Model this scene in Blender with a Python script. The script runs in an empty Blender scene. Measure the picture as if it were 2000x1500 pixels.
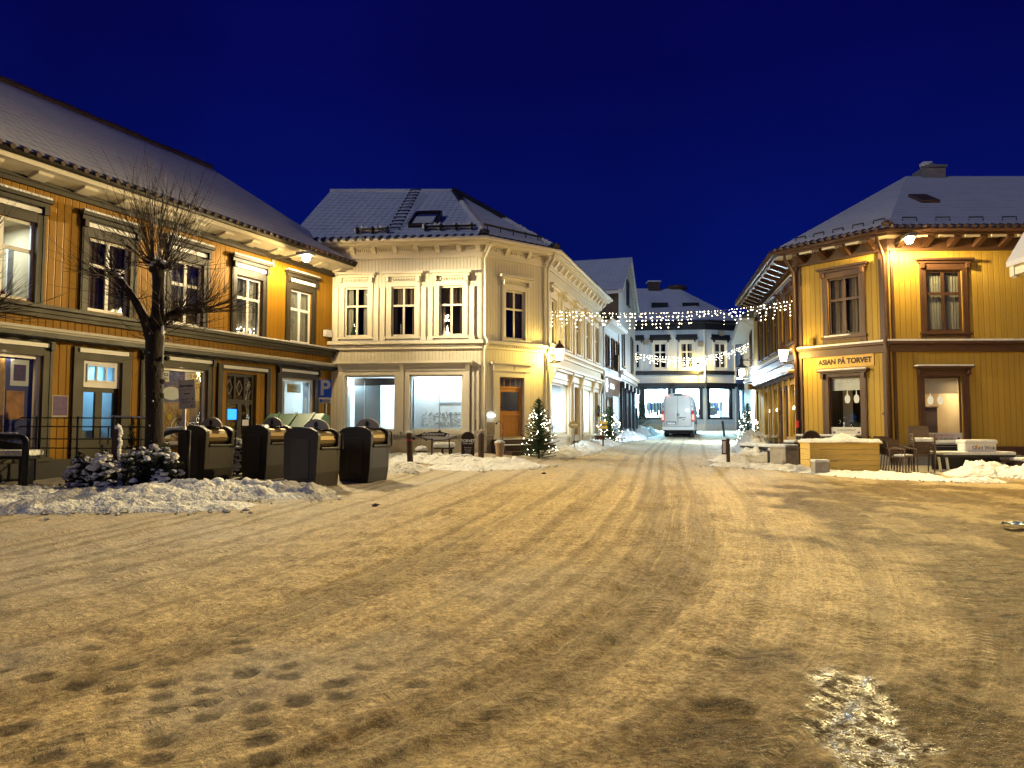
import bpy, bmesh, math, random
import numpy as np
from mathutils import Vector, Matrix

SC = bpy.context.scene
C = SC.collection
R = math.radians
rnd = random.Random(7)

# ------------------------------------------------------------------ camera, sky, exposure
F = 1400.0                       # focal length in pixels of a 2000 px wide picture
PITCH = math.atan(82 / F)
CAM = Vector((0, 0, 1.6))
cam = bpy.data.cameras.new('camera')
cam.sensor_width = 36
cam.lens = 36 * F / 2000
cam.clip_start = 0.05
cam.clip_end = 600
camo = bpy.data.objects.new('camera', cam)
C.objects.link(camo)
camo.location = CAM
camo.rotation_euler = (math.pi / 2 + PITCH, 0, 0)
SC.camera = camo

world = bpy.data.worlds.new('World')
SC.world = world
world.use_nodes = True
wn = world.node_tree
wn.nodes.clear()
wo = wn.nodes.new('ShaderNodeOutputWorld')
wb = wn.nodes.new('ShaderNodeBackground')
wt = wn.nodes.new('ShaderNodeTexCoord')
wx = wn.nodes.new('ShaderNodeSeparateXYZ')
wr = wn.nodes.new('ShaderNodeValToRGB')
wn.links.new(wt.outputs['Generated'], wx.inputs[0])
wn.links.new(wx.outputs['Z'], wr.inputs['Fac'])
wns = wn.nodes.new('ShaderNodeTexNoise'); wns.inputs['Scale'].default_value = 2.2; wns.inputs['Detail'].default_value = 6
wn.links.new(wt.outputs['Generated'], wns.inputs['Vector'])
wmr = wn.nodes.new('ShaderNodeMapRange'); wmr.inputs[1].default_value = .3; wmr.inputs[2].default_value = .7; wmr.inputs[3].default_value = .78; wmr.inputs[4].default_value = 1.22
wn.links.new(wns.outputs['Fac'], wmr.inputs[0])
wvm = wn.nodes.new('ShaderNodeVectorMath'); wvm.operation = 'SCALE'
wn.links.new(wr.outputs['Color'], wvm.inputs[0]); wn.links.new(wmr.outputs[0], wvm.inputs['Scale'])
wn.links.new(wvm.outputs[0], wb.inputs['Color'])
wn.links.new(wb.outputs[0], wo.inputs['Surface'])
cr = wr.color_ramp
cr.elements[0].position = 0.0
cr.elements[0].color = (0.0012, 0.0100, 0.125, 1)
cr.elements[1].position = 0.75
cr.elements[1].color = (0.0010, 0.0010, 0.042, 1)
e = cr.elements.new(0.22); e.color = (0.0009, 0.0042, 0.086, 1)
e = cr.elements.new(0.45); e.color = (0.0011, 0.0015, 0.054, 1)
wb.inputs['Strength'].default_value = 1.0

sun = bpy.data.lights.new('sun', 'SUN')          # last cool light of dusk
sun.energy = 0.50
sun.angle = R(16)
sun.color = (0.80, 0.88, 1.0)
suno = bpy.data.objects.new('sun', sun)
C.objects.link(suno)
suno.rotation_euler = (R(62), 0, R(-48))

SC.view_settings.view_transform = 'Standard'
SC.view_settings.look = 'None'
SC.view_settings.exposure = 0.36
SC.view_settings.gamma = 1.0
SC.cycles.use_denoising = True
SC.cycles.max_bounces = 6
SC.cycles.diffuse_bounces = 3
SC.cycles.glossy_bounces = 3
SC.cycles.transmission_bounces = 4
SC.cycles.transparent_max_bounces = 10
SC.cycles.sample_clamp_indirect = 3.0
SC.cycles.caustics_reflective = False
SC.cycles.caustics_refractive = False

# ------------------------------------------------------------------ pixel rays and terrain
def ray(px, py):
    u = (px - 1000) / F; v = (750 - py) / F
    c, s = math.cos(PITCH), math.sin(PITCH)
    return Vector((u, c - v * s, s + v * c))

def at(px, py, Y):
    d = ray(px, py)
    return CAM + d * (Y / d.y)

TP = np.array([(0,0,0),(-10,0,0),(10,0,0),(0,3.4,0),(0,7,.15),(-4.4,14,.45),(-7,12,.42),(-7,15,.5),(-3.5,15,.46),(-11,13,.55),
 (-5.7,22.5,.75),(-1,22,.76),(-1,18.5,.58),(1.2,23.5,.72),(4,33,.9),(2.5,18,.45),(5,25,.6),(8,34,.78),(10.4,44,.88),(12,53,1.25),
 (9,53,1.25),(16,53,1.25),(11.7,34,.75),(9.8,24.2,.42),(8.5,20,.38),(11.7,20,.38),(16,20,.42),(20,20,.45),(6,10,.2),(12,10,.1),
 (20,10,.1),(-14,5,.3),(-20,15,.6),(-20,30,.8),(25,35,.7),(0,-8,-.1),(-20,-8,0),(25,-8,0),(0,60,1.2),(30,60,1.2),(-25,60,1.2),
 (-60,30,.8),(60,30,.8),(0,120,1.2),(60,110,1.2),(-60,110,1.2),(60,-10,0),(-60,-10,0)], float)
def _tps(r2):
    return np.where(r2 > 1e-9, r2 * np.log(np.maximum(r2, 1e-9)) * 0.5, 0.0)
def _fit():
    n = len(TP); X = TP[:, :2]
    K = _tps(((X[:, None] - X[None]) ** 2).sum(-1)) + np.eye(n) * 0.4
    P = np.hstack([np.ones((n, 1)), X])
    A = np.zeros((n + 3, n + 3)); A[:n, :n] = K; A[:n, n:] = P; A[n:, :n] = P.T
    return np.linalg.solve(A, np.concatenate([TP[:, 2], np.zeros(3)]))
_w = _fit()
def Hn(x, y):
    x = np.asarray(x, float); y = np.asarray(y, float)
    out = _w[-3] + _w[-2] * x + _w[-1] * y
    for i in range(len(TP)):
        out = out + _w[i] * _tps((x - TP[i, 0]) ** 2 + (y - TP[i, 1]) ** 2)
    return out
def H(x, y):
    return float(Hn(x, y))
def gpos(px, Y):
    p = at(px, 832, Y)
    return Vector((p.x, Y, H(p.x, Y)))

_tab = np.random.RandomState(3).rand(256, 256)
def vn(x, y, k=0):
    x = np.asarray(x, float) + 17.3 * k; y = np.asarray(y, float) + 31.7 * k
    xi = np.floor(x).astype(int); yi = np.floor(y).astype(int)
    fx = x - xi; fy = y - yi
    fx = fx * fx * (3 - 2 * fx); fy = fy * fy * (3 - 2 * fy)
    g = lambda a, b: _tab[a % 256, b % 256]
    return (g(xi, yi) * (1 - fx) + g(xi + 1, yi) * fx) * (1 - fy) + (g(xi, yi + 1) * (1 - fx) + g(xi + 1, yi + 1) * fx) * fy
def fbm(x, y, o=4, k=0):
    s = 0; a = .5; f = 1; x = np.asarray(x, float); y = np.asarray(y, float); x, y = x * .87 - y * .5, x * .5 + y * .87
    for i in range(o):
        s = s + a * vn(x * f, y * f, k + i); a *= .5; f *= 2.03
        x, y = x * .80 - y * .60 + 3.7, x * .60 + y * .80 + 1.3
    return s
def worley(x, y, k=0):
    x = np.asarray(x, float); y = np.asarray(y, float)
    xi = np.floor(x).astype(int); yi = np.floor(y).astype(int)
    best = np.full(x.shape, 9.0); val = np.zeros(x.shape)
    for dx in (-1, 0, 1):
        for dy in (-1, 0, 1):
            cx = xi + dx; cy = yi + dy
            jx = cx + _tab[(cx + k) % 256, (cy * 3 + k) % 256]; jy = cy + _tab[(cx * 5 + k) % 256, (cy + 7 + k) % 256]
            d = (x - jx) ** 2 + (y - jy) ** 2
            h = _tab[(cx * 3 + 11 + k) % 256, (cy * 7 + 5) % 256]
            m = d < best
            best = np.where(m, d, best); val = np.where(m, h, val)
    return np.sqrt(best), val

# ------------------------------------------------------------------ materials
MATS = {}
def _new(name):
    m = bpy.data.materials.new(name); m.use_nodes = True
    nt = m.node_tree; nt.nodes.clear()
    out = nt.nodes.new('ShaderNodeOutputMaterial')
    MATS[name] = m
    return m, nt, out
def N(nt, t, **k):
    n = nt.nodes.new(t)
    for a, b in k.items():
        if a.startswith('i_'):
            key = a[2:]
            n.inputs[int(key) if key.isdigit() else key].default_value = b
        else:
            setattr(n, a, b)
    return n
def mathn(nt, op, a, b=None, clamp=False):
    n = nt.nodes.new('ShaderNodeMath'); n.operation = op; n.use_clamp = clamp
    for i, v in enumerate((a, b)):
        if v is None: continue
        if isinstance(v, (int, float)): n.inputs[i].default_value = v
        else: nt.links.new(v, n.inputs[i])
    return n.outputs[0]
def mixc(nt, f, a, b, mode='MIX'):
    n = nt.nodes.new('ShaderNodeMix'); n.data_type = 'RGBA'; n.blend_type = mode
    for s, v in ((n.inputs[0], f), (n.inputs[6], a), (n.inputs[7], b)):
        if isinstance(v, (int, float)): s.default_value = v
        elif isinstance(v, tuple): s.default_value = (*v, 1) if len(v) == 3 else v
        else: nt.links.new(v, s)
    return n.outputs[2]
def c3(col, k):
    return tuple(min(1, max(0, c * k)) for c in col)

def pbr(name, col, rough=.6, metal=0., var=.15, scale=5., bump=.15, bscale=60., stretch=(1, 1, 1), spec=.28, bdist=.02):
    m, nt, out = _new(name)
    b = N(nt, 'ShaderNodeBsdfPrincipled', i_Roughness=rough, i_Metallic=metal)
    b.inputs['Specular IOR Level'].default_value = spec
    tc = N(nt, 'ShaderNodeTexCoord'); mp = N(nt, 'ShaderNodeMapping')
    mp.inputs['Scale'].default_value = stretch
    nt.links.new(tc.outputs['Object'], mp.inputs[0])
    n1 = N(nt, 'ShaderNodeTexNoise', i_Scale=scale, i_Detail=5., i_Roughness=.65)
    n2 = N(nt, 'ShaderNodeTexNoise', i_Scale=bscale, i_Detail=3.)
    nt.links.new(mp.outputs[0], n1.inputs['Vector']); nt.links.new(mp.outputs[0], n2.inputs['Vector'])
    f = mathn(nt, 'MULTIPLY_ADD', n1.outputs['Fac'], 2.2, True); f.node.inputs[2].default_value = -.6
    nt.links.new(mixc(nt, f, c3(col, 1 - var), c3(col, 1 + var)), b.inputs['Base Color'])
    if bump:
        bp = N(nt, 'ShaderNodeBump', i_Strength=bump, i_Distance=bdist)
        nt.links.new(n2.outputs['Fac'], bp.inputs['Height']); nt.links.new(bp.outputs[0], b.inputs['Normal'])
    rr = mathn(nt, 'MULTIPLY_ADD', n1.outputs['Fac'], .3); rr.node.inputs[2].default_value = rough - .15
    nt.links.new(rr, b.inputs['Roughness'])
    nt.links.new(b.outputs[0], out.inputs[0])
    return m

def boards(name, col, w=.12, axis=0, var=.12, rough=.55, gap=.1, dirt=.25):
    """painted weatherboard: UV is (metres along wall, metres up)"""
    m, nt, out = _new(name)
    b = N(nt, 'ShaderNodeBsdfPrincipled', i_Roughness=rough)
    b.inputs['Specular IOR Level'].default_value = .15
    uv = N(nt, 'ShaderNodeUVMap'); sx = N(nt, 'ShaderNodeSeparateXYZ')
    nt.links.new(uv.outputs[0], sx.inputs[0])
    u = mathn(nt, 'DIVIDE', sx.outputs[axis], w)
    fr_ = mathn(nt, 'FRACT', u); fl = mathn(nt, 'FLOOR', u)
    d = mathn(nt, 'ABSOLUTE', mathn(nt, 'SUBTRACT', fr_, .5))
    groove = mathn(nt, 'MULTIPLY', mathn(nt, 'SUBTRACT', d, .5 - gap), 1 / gap, True)      # 0..1 near the joint
    wn_ = N(nt, 'ShaderNodeTexWhiteNoise', noise_dimensions='1D'); nt.links.new(fl, wn_.inputs['W'])
    ns = N(nt, 'ShaderNodeTexNoise', i_Scale=2.2, i_Detail=7., i_Roughness=.7)
    mp = N(nt, 'ShaderNodeMapping'); mp.inputs['Scale'].default_value = (6, 1, 1) if axis == 0 else (1, 6, 1)
    nt.links.new(uv.outputs[0], mp.inputs[0]); nt.links.new(mp.outputs[0], ns.inputs['Vector'])
    f = mathn(nt, 'ADD', mathn(nt, 'MULTIPLY', wn_.outputs['Value'], .45), mathn(nt, 'MULTIPLY', ns.outputs['Fac'], .6), True)
    base = mixc(nt, f, c3(col, 1 - var), c3(col, 1 + var))
    dn = N(nt, 'ShaderNodeTexNoise', i_Scale=.9, i_Detail=8., i_Roughness=.75)
    nt.links.new(uv.outputs[0], dn.inputs['Vector'])
    dm = mathn(nt, 'MULTIPLY', mathn(nt, 'SUBTRACT', dn.outputs['Fac'], .5, True), dirt * 4, True)
    base = mixc(nt, dm, base, c3(col, .6))
    base = mixc(nt, mathn(nt, 'MULTIPLY', mathn(nt, 'POWER', groove, 2.0), .75), base, c3(col, .22))
    nt.links.new(base, b.inputs['Base Color'])
    h = mathn(nt, 'ADD', mathn(nt, 'MULTIPLY', groove, -1.), mathn(nt, 'MULTIPLY', ns.outputs['Fac'], .12))
    bp = N(nt, 'ShaderNodeBump', i_Strength=.7, i_Distance=.018)
    nt.links.new(h, bp.inputs['Height']); nt.links.new(bp.outputs[0], b.inputs['Normal'])
    nt.links.new(b.outputs[0], out.inputs[0])
    return m

def roofsnow(name, col, row=.33, tilew=.22, tile=(.02, .018, .02), patch=.62, linek=2.5, bstr=.5):
    m, nt, out = _new(name)
    b = N(nt, 'ShaderNodeBsdfPrincipled', i_Roughness=.75)
    uv = N(nt, 'ShaderNodeUVMap'); sx = N(nt, 'ShaderNodeSeparateXYZ')
    nt.links.new(uv.outputs[0], sx.inputs[0])
    wob = N(nt, 'ShaderNodeTexNoise', i_Scale=1.3, i_Detail=4.); nt.links.new(uv.outputs[0], wob.inputs['Vector'])
    v = mathn(nt, 'ADD', mathn(nt, 'DIVIDE', sx.outputs[1], row), mathn(nt, 'MULTIPLY', wob.outputs['Fac'], .5))
    fv = mathn(nt, 'FRACT', v)
    rowh = mathn(nt, 'POWER', fv, 3.)
    su = mathn(nt, 'SINE', mathn(nt, 'MULTIPLY', sx.outputs[0], 2 * math.pi / tilew))
    ns = N(nt, 'ShaderNodeTexNoise', i_Scale=6., i_Detail=6., i_Roughness=.7); nt.links.new(uv.outputs[0], ns.inputs['Vector'])
    big = N(nt, 'ShaderNodeTexNoise', i_Scale=.55, i_Detail=8., i_Roughness=.72); nt.links.new(uv.outputs[0], big.inputs['Vector'])
    h = mathn(nt, 'ADD', mathn(nt, 'MULTIPLY', rowh, -.55), mathn(nt, 'ADD', mathn(nt, 'MULTIPLY', su, .10), mathn(nt, 'MULTIPLY', ns.outputs['Fac'], .8)))
    bp = N(nt, 'ShaderNodeBump', i_Strength=bstr, i_Distance=.09)
    nt.links.new(h, bp.inputs['Height']); nt.links.new(bp.outputs[0], b.inputs['Normal'])
    thin = mathn(nt, 'MULTIPLY', mathn(nt, 'SUBTRACT', mathn(nt, 'ADD', big.outputs['Fac'], mathn(nt, 'MULTIPLY', rowh, .07)), patch), 9., True)
    base = mixc(nt, ns.outputs['Fac'], c3(col, .8), c3(col, 1.15))
    line = mathn(nt, 'MULTIPLY', mathn(nt, 'GREATER_THAN', fv, .82), mathn(nt, 'MULTIPLY', mathn(nt, 'SUBTRACT', mathn(nt, 'ADD', wob.outputs['Fac'], mathn(nt, 'MULTIPLY', ns.outputs['Fac'], .5)), .62, True), linek), True)
    base = mixc(nt, line, base, c3(col, .28))
    base = mixc(nt, thin, base, tile)
    nt.links.new(base, b.inputs['Base Color'])
    nt.links.new(b.outputs[0], out.inputs[0])
    return m

def emit(name, col, s):
    m, nt, out = _new(name)
    e = N(nt, 'ShaderNodeEmission', i_Strength=s); e.inputs[0].default_value = (*col, 1)
    nt.links.new(e.outputs[0], out.inputs[0])
    return m

def glass(name, tint=(.9, .93, .95), refl=1.0, rough=.02):
    m, nt, out = _new(name)
    t = N(nt, 'ShaderNodeBsdfTransparent'); t.inputs[0].default_value = (*tint, 1)
    g = N(nt, 'ShaderNodeBsdfGlossy', i_Roughness=rough)
    ns = N(nt, 'ShaderNodeTexNoise', i_Scale=2.5); tc = N(nt, 'ShaderNodeTexCoord'); nt.links.new(tc.outputs['Object'], ns.inputs['Vector'])
    bp = N(nt, 'ShaderNodeBump', i_Strength=.08, i_Distance=.05); nt.links.new(ns.outputs['Fac'], bp.inputs['Height']); nt.links.new(bp.outputs[0], g.inputs['Normal'])
    fz = N(nt, 'ShaderNodeFresnel', i_IOR=1.5)
    mx = N(nt, 'ShaderNodeMixShader')
    nt.links.new(mathn(nt, 'MULTIPLY', fz.outputs[0], refl, True), mx.inputs[0])
    nt.links.new(t.outputs[0], mx.inputs[1]); nt.links.new(g.outputs[0], mx.inputs[2])
    nt.links.new(mx.outputs[0], out.inputs[0])
    return m

def cloth(name, col, col2=None):
    m, nt, out = _new(name)
    b = N(nt, 'ShaderNodeBsdfPrincipled', i_Roughness=.9)
    tc = N(nt, 'ShaderNodeTexCoord'); ns = N(nt, 'ShaderNodeTexNoise', i_Scale=4., i_Detail=4.)
    nt.links.new(tc.outputs['Object'], ns.inputs['Vector'])
    nt.links.new(mixc(nt, ns.outputs['Fac'], c3(col, .8), col2 or c3(col, 1.2)), b.inputs['Base Color'])
    nt.links.new(b.outputs[0], out.inputs[0])
    return m

ochre = boards('ochre_boards', (.26, .126, .006), w=.155)
yellow = boards('yellow_boards', (.335, .21, .036), w=.17, gap=.07)
cream = boards('cream_boards', (.68, .62, .47), w=.11, gap=.09, var=.06)
whiteb = boards('white_boards', (.62, .66, .72), w=.14, gap=.07, var=.06)
siding = boards('white_siding', (.50, .53, .53), w=.16, axis=1, gap=.08, var=.08)
creamtrim = pbr('cream_trim', (.70, .64, .50), .5, var=.06, scale=2, bump=.05)
creamsoffit = pbr('pale_soffit', (.66, .60, .47), .55, var=.1, scale=3, bump=.05)
darktrim = pbr('dark_olive_trim', (.034, .027, .017), .5, var=.18, scale=3, bump=.08)
browntrim = pbr('brown_trim', (.058, .027, .014), .5, var=.18, scale=3, bump=.08)
blacktrim = pbr('black_trim', (.018, .016, .02), .45, var=.2, scale=3, bump=.05)
whitepaint = pbr('white_paint', (.72, .70, .66), .45, var=.06, scale=4, bump=.04)
stone = pbr('plinth_stone', (.22, .20, .17), .8, var=.3, scale=4, bump=.5, bscale=25)
snowm = pbr('fresh_snow', (.64, .635, .62), .8, var=.14, scale=3, bump=.9, bscale=16, bdist=.06)
snowdirty = pbr('ploughed_snow', (.55, .50, .42), .8, var=.2, scale=2.2, bump=.9, bscale=18)
snowgrey = pbr('grey_snow', (.50, .485, .45), .8, var=.25, scale=2.4, bump=.9, bscale=16, bdist=.05)
blackmetal = pbr('black_metal', (.016, .016, .018), .42, var=.2, scale=6, bump=.08)
greymetal = pbr('grey_metal', (.22, .22, .22), .4, metal=.6, var=.15, scale=6, bump=.06)
steel = pbr('brushed_steel', (.15, .11, .06), .62, metal=1., var=.12, scale=3, bump=.08, bscale=40, stretch=(1, 8, 1))
binplastic = pbr('bin_plastic', (.020, .015, .012), .5, var=.2, scale=5, bump=.15, bscale=90)
hingegrey = pbr('grey_plastic', (.30, .25, .19), .55, var=.15, scale=6, bump=.1)
bark = pbr('bark', (.018, .013, .010), .85, var=.4, scale=9, bump=1., bscale=26, stretch=(1, 1, .35))
twigm = pbr('twig_bark', (.030, .017, .010), .8, var=.3, scale=8, bump=.1)
darkwood = pbr('dark_wood', (.05, .028, .02), .6, var=.3, scale=4, bump=.3, bscale=30, stretch=(1, 1, .2))
greenplastic = pbr('green_plastic', (.035, .10, .055), .5, var=.15, scale=3, bump=.1)
needles = pbr('spruce_needles', (.030, .062, .024), .7, var=.45, scale=9, bump=0)
leafdark = pbr('dark_leaves', (.020, .026, .014), .7, var=.4, scale=9, bump=0)
doorwood = pbr('oiled_door_wood', (.42, .19, .045), .4, var=.22, scale=3, bump=.15, bscale=30, stretch=(8, 8, .6))
pine = pbr('pine_boards', (.60, .40, .10), .5, var=.25, scale=3, bump=.2, bscale=30, stretch=(.6, 1, 9))
rattan = pbr('brown_plastic_rattan', (.085, .055, .038), .45, var=.2, scale=9, bump=.4, bscale=120)
terracotta = pbr('plant_pot', (.36, .24, .13), .7, var=.2, scale=5, bump=.2)
concrete = pbr('concrete', (.33, .29, .23), .85, var=.25, scale=6, bump=.5, bscale=35)
redpaint = pbr('red_paint', (.38, .03, .02), .45, var=.12, scale=5, bump=.05)
interior = pbr('dark_room', (.045, .032, .024), .9, var=.3, scale=2, bump=0)
roomwall = pbr('room_wall', (.40, .32, .20), .9, var=.1, scale=2, bump=0)
shopwall = pbr('shop_wall', (.78, .80, .80), .8, var=.04, scale=1.5, bump=0)
shopgrey = pbr('shop_partition', (.30, .33, .35), .8, var=.08, scale=1.5, bump=0)
curtainm = cloth('sheer_curtain', (.50, .46, .40))
curtaindk = cloth('brown_curtain', (.26, .18, .12))
curtainlt = cloth('pale_blind', (.62, .58, .50))
paneglass = glass('window_glass', (.85, .87, .86), .5)
shopglass = glass('shop_glass', (.95, .97, .98), .5)
roofA = roofsnow('roof_snow_grey', (.60, .60, .62), patch=.74)
roofB = roofsnow('roof_snow_tiles', (.62, .64, .68), row=.36, tilew=.24, patch=.68, linek=3., bstr=.6)
roofH = roofsnow('roof_snow_smooth', (.58, .57, .60), row=.34, patch=.76)
roofE = roofsnow('roof_snow_far', (.62, .66, .72), row=.34, patch=.8)
tilered = pbr('dark_roof_tile', (.075, .045, .035), .6, var=.3, scale=8, bump=.2)
bulbm = emit('warm_bulb', (1, .80, .50), 24)
bulbw = emit('white_bulb', (1, .90, .68), 20)
lanternglass = emit('lantern_glow', (1, .70, .16), 230)
lampglow = emit('street_lamp_glow', (1, .70, .28), 420)
tailred = emit('tail_light_glow', (1, .10, .08), 7)
bluescreen = emit('blue_screen', (.03, .25, 1), 2.2)
ink = pbr('black_print', (.012, .010, .012), .6, var=.1, bump=0)
inkbrown = pbr('brown_print', (.022, .009, .006), .6, var=.1, bump=0)
whiteprint = pbr('white_print', (.75, .74, .70), .6, var=.04, bump=0)
cardgrey = pbr('notice_card', (.50, .48, .43), .6, var=.06, bump=0)
bluesign = pbr('sign_blue', (.03, .13, .80), .35, var=.05, bump=0)
posterblue = pbr('poster_blue', (.04, .05, .21), .5, var=.2, scale=2, bump=0)
purpleposter = pbr('poster_purple', (.07, .030, .12), .5, var=.5, scale=14, bump=0)
posterorange = pbr('poster_orange', (.46, .20, .05), .5, var=.5, scale=6, bump=0)
posterbrown = pbr('poster_food', (.36, .20, .07), .5, var=.6, scale=9, bump=0, stretch=(3, 3, 1))
labelyellow = pbr('label_yellow', (.62, .46, .04), .5, var=.06, bump=0)
vanwhite = pbr('van_paint', (.62, .58, .52), .22, var=.03, scale=2, bump=0)
tyre = pbr('tyre_rubber', (.014, .014, .014), .8, var=.2, bump=.2)
blueplastic = pbr('blue_plastic_scrap', (.16, .34, .52), .5, var=.2, bump=.1)

# ------------------------------------------------------------------ mesh helper
def wloc(o):
    v = Vector((0, 0, 0))
    while o is not None:
        v += o.location; o = o.parent
    return v

class MB:
    def __init__(s, M=None):
        s.bm = bmesh.new(); s.M = M or Matrix(); s.uvl = None
    def V(s, p):
        return s.bm.verts.new(s.M @ Vector(p))
    def face(s, pts, uv=None):
        try: f = s.bm.faces.new([s.V(p) for p in pts])
        except ValueError: return
        if uv:
            if s.uvl is None: s.uvl = s.bm.loops.layers.uv.new('UVMap')
            for l, t in zip(f.loops, uv): l[s.uvl].uv = t
        return f
    def box(s, x0, x1, y0, y1, z0, z1, b=0, T=None):
        T = T or Matrix()
        vs = [s.V(T @ Vector(p)) for p in ((x0,y0,z0),(x1,y0,z0),(x1,y1,z0),(x0,y1,z0),(x0,y0,z1),(x1,y0,z1),(x1,y1,z1),(x0,y1,z1))]
        fs = [s.bm.faces.new([vs[i] for i in q]) for q in ((3,2,1,0),(4,5,6,7),(0,1,5,4),(1,2,6,5),(2,3,7,6),(3,0,4,7))]
        if b:
            es = {e for f in fs for e in f.edges}
            bmesh.ops.bevel(s.bm, geom=list(es), offset=b, segments=2, affect='EDGES', profile=.6)
        return s
    def prism(s, poly, a, b_, ax='y', bev=0):
        """poly in the two other axes, extruded along ax from a to b_"""
        def mk(p, t):
            return {'y': (p[0], t, p[1]), 'x': (t, p[0], p[1]), 'z': (p[0], p[1], t)}[ax]
        v0 = [s.V(mk(p, a)) for p in poly]; v1 = [s.V(mk(p, b_)) for p in poly]
        n = len(poly); fs = [s.bm.faces.new(v0), s.bm.faces.new(v1[::-1])]
        for i in range(n):
            fs.append(s.bm.faces.new([v0[i], v0[(i + 1) % n], v1[(i + 1) % n], v1[i]]))
        if bev:
            es = {e for f in fs[:2] for e in f.edges}
            bmesh.ops.bevel(s.bm, geom=list(es), offset=bev, segments=2, affect='EDGES', profile=.6)
        return s
    def tube(s, pts, r, n=8, cap=True):
        pts = [Vector(p) for p in pts]
        rs = r if isinstance(r, (list, tuple)) else [r] * len(pts)
        rings = []
        up = Vector((0.13, 0.21, 1)).normalized()
        for i, p in enumerate(pts):
            d = (pts[min(i + 1, len(pts) - 1)] - pts[max(i - 1, 0)])
            if d.length < 1e-9: d = Vector((0, 0, 1))
            d.normalize()
            u = up if abs(d.dot(up)) < .95 else Vector((1, 0, 0))
            a = d.cross(u).normalized(); b = d.cross(a)
            rings.append([s.V(p + (a * math.cos(2 * math.pi * k / n) + b * math.sin(2 * math.pi * k / n)) * rs[i]) for k in range(n)])
        for i in range(len(rings) - 1):
            for k in range(n):
                s.bm.faces.new([rings[i][k], rings[i][(k + 1) % n], rings[i + 1][(k + 1) % n], rings[i + 1][k]])
        if cap and n > 2:
            s.bm.faces.new(rings[0][::-1]); s.bm.faces.new(rings[-1])
        return s
    def lathe(s, prof, n=16, c=(0, 0, 0)):
        c = Vector(c); rings = []
        for r, z in prof:
            rings.append([s.V(c + Vector((r * math.cos(2 * math.pi * k / n), r * math.sin(2 * math.pi * k / n), z))) for k in range(n)] if r > 1e-6 else [s.V(c + Vector((0, 0, z)))])
        for a, b in zip(rings, rings[1:]):
            for k in range(n):
                q = [a[k % len(a)], a[(k + 1) % len(a)], b[(k + 1) % len(b)], b[k % len(b)]]
                q = list(dict.fromkeys(q))
                if len(q) > 2:
                    try: s.bm.faces.new(q)
                    except ValueError: pass
        return s
    def ico(s, c, r, sub=1, jit=0, rn=rnd):
        r = r if isinstance(r, (tuple, list)) else (r, r, r)
        ret = bmesh.ops.create_icosphere(s.bm, subdivisions=sub, radius=1)
        for v in ret['verts']:
            k = 1 + rn.uniform(-jit, jit)
            v.co = s.M @ Vector((c[0] + v.co.x * r[0] * k, c[1] + v.co.y * r[1] * k, c[2] + v.co.z * r[2] * k))
        return s
    def build(s, name, mat, parent=None, smooth=False, kind=None, recalc=True):
        if recalc: bmesh.ops.recalc_face_normals(s.bm, faces=s.bm.faces[:])
        me = bpy.data.meshes.new(name)
        if parent is not None:
            o0 = wloc(parent)
            for v in s.bm.verts: v.co -= o0
        if smooth:
            for f in s.bm.faces: f.smooth = True
        s.bm.to_mesh(me); s.bm.free()
        for m in (mat if isinstance(mat, (list, tuple)) else [mat]): me.materials.append(m)
        o = bpy.data.objects.new(name, me); C.objects.link(o)
        if parent is not None: o.parent = parent
        if kind: o['kind'] = kind
        return o

def thing(name, label, cat, loc, group=None, rz=0):
    o = bpy.data.objects.new(name, None); C.objects.link(o)
    o.empty_display_size = .2
    o.location = loc; o.rotation_euler = (0, 0, rz)
    o['label'] = label; o['category'] = cat
    if group: o['group'] = group
    return o
def tag(o, label, cat, group=None):
    o['label'] = label; o['category'] = cat
    if group: o['group'] = group
    return o
def dup(root, loc, rz=0, label=None, group=None):
    def rec(o, p):
        c = o.copy(); C.objects.link(c)
        if p is not None: c.parent = p
        for ch in list(o.children): rec(ch, c)
        return c
    r = rec(root, None); r.location = loc; r.rotation_euler = (0, 0, rz)
    if label: r['label'] = label
    if group: r['group'] = group
    return r

def text(name, body, size, M, mat, parent=None, ext=.003, align='CENTER', xs=1.0, bold=0.0):
    cu = bpy.data.curves.new(name, 'FONT'); cu.body = body; cu.size = size
    cu.align_x = align; cu.align_y = 'CENTER'; cu.extrude = ext; cu.offset = bold
    t = bpy.data.objects.new(name, cu); C.objects.link(t)
    dg = bpy.context.evaluated_depsgraph_get()
    me = bpy.data.meshes.new_from_object(t.evaluated_get(dg))
    bpy.data.objects.remove(t); bpy.data.curves.remove(cu)
    S = Matrix.Scale(xs, 4, Vector((1, 0, 0)))
    o0 = wloc(parent) if parent is not None else Vector((0, 0, 0))
    for v in me.vertices: v.co = (M @ (S @ v.co)) - o0
    me.materials.clear(); me.materials.append(mat)
    o = bpy.data.objects.new(name, me); C.objects.link(o)
    if parent is not None: o.parent = parent
    return o

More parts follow.
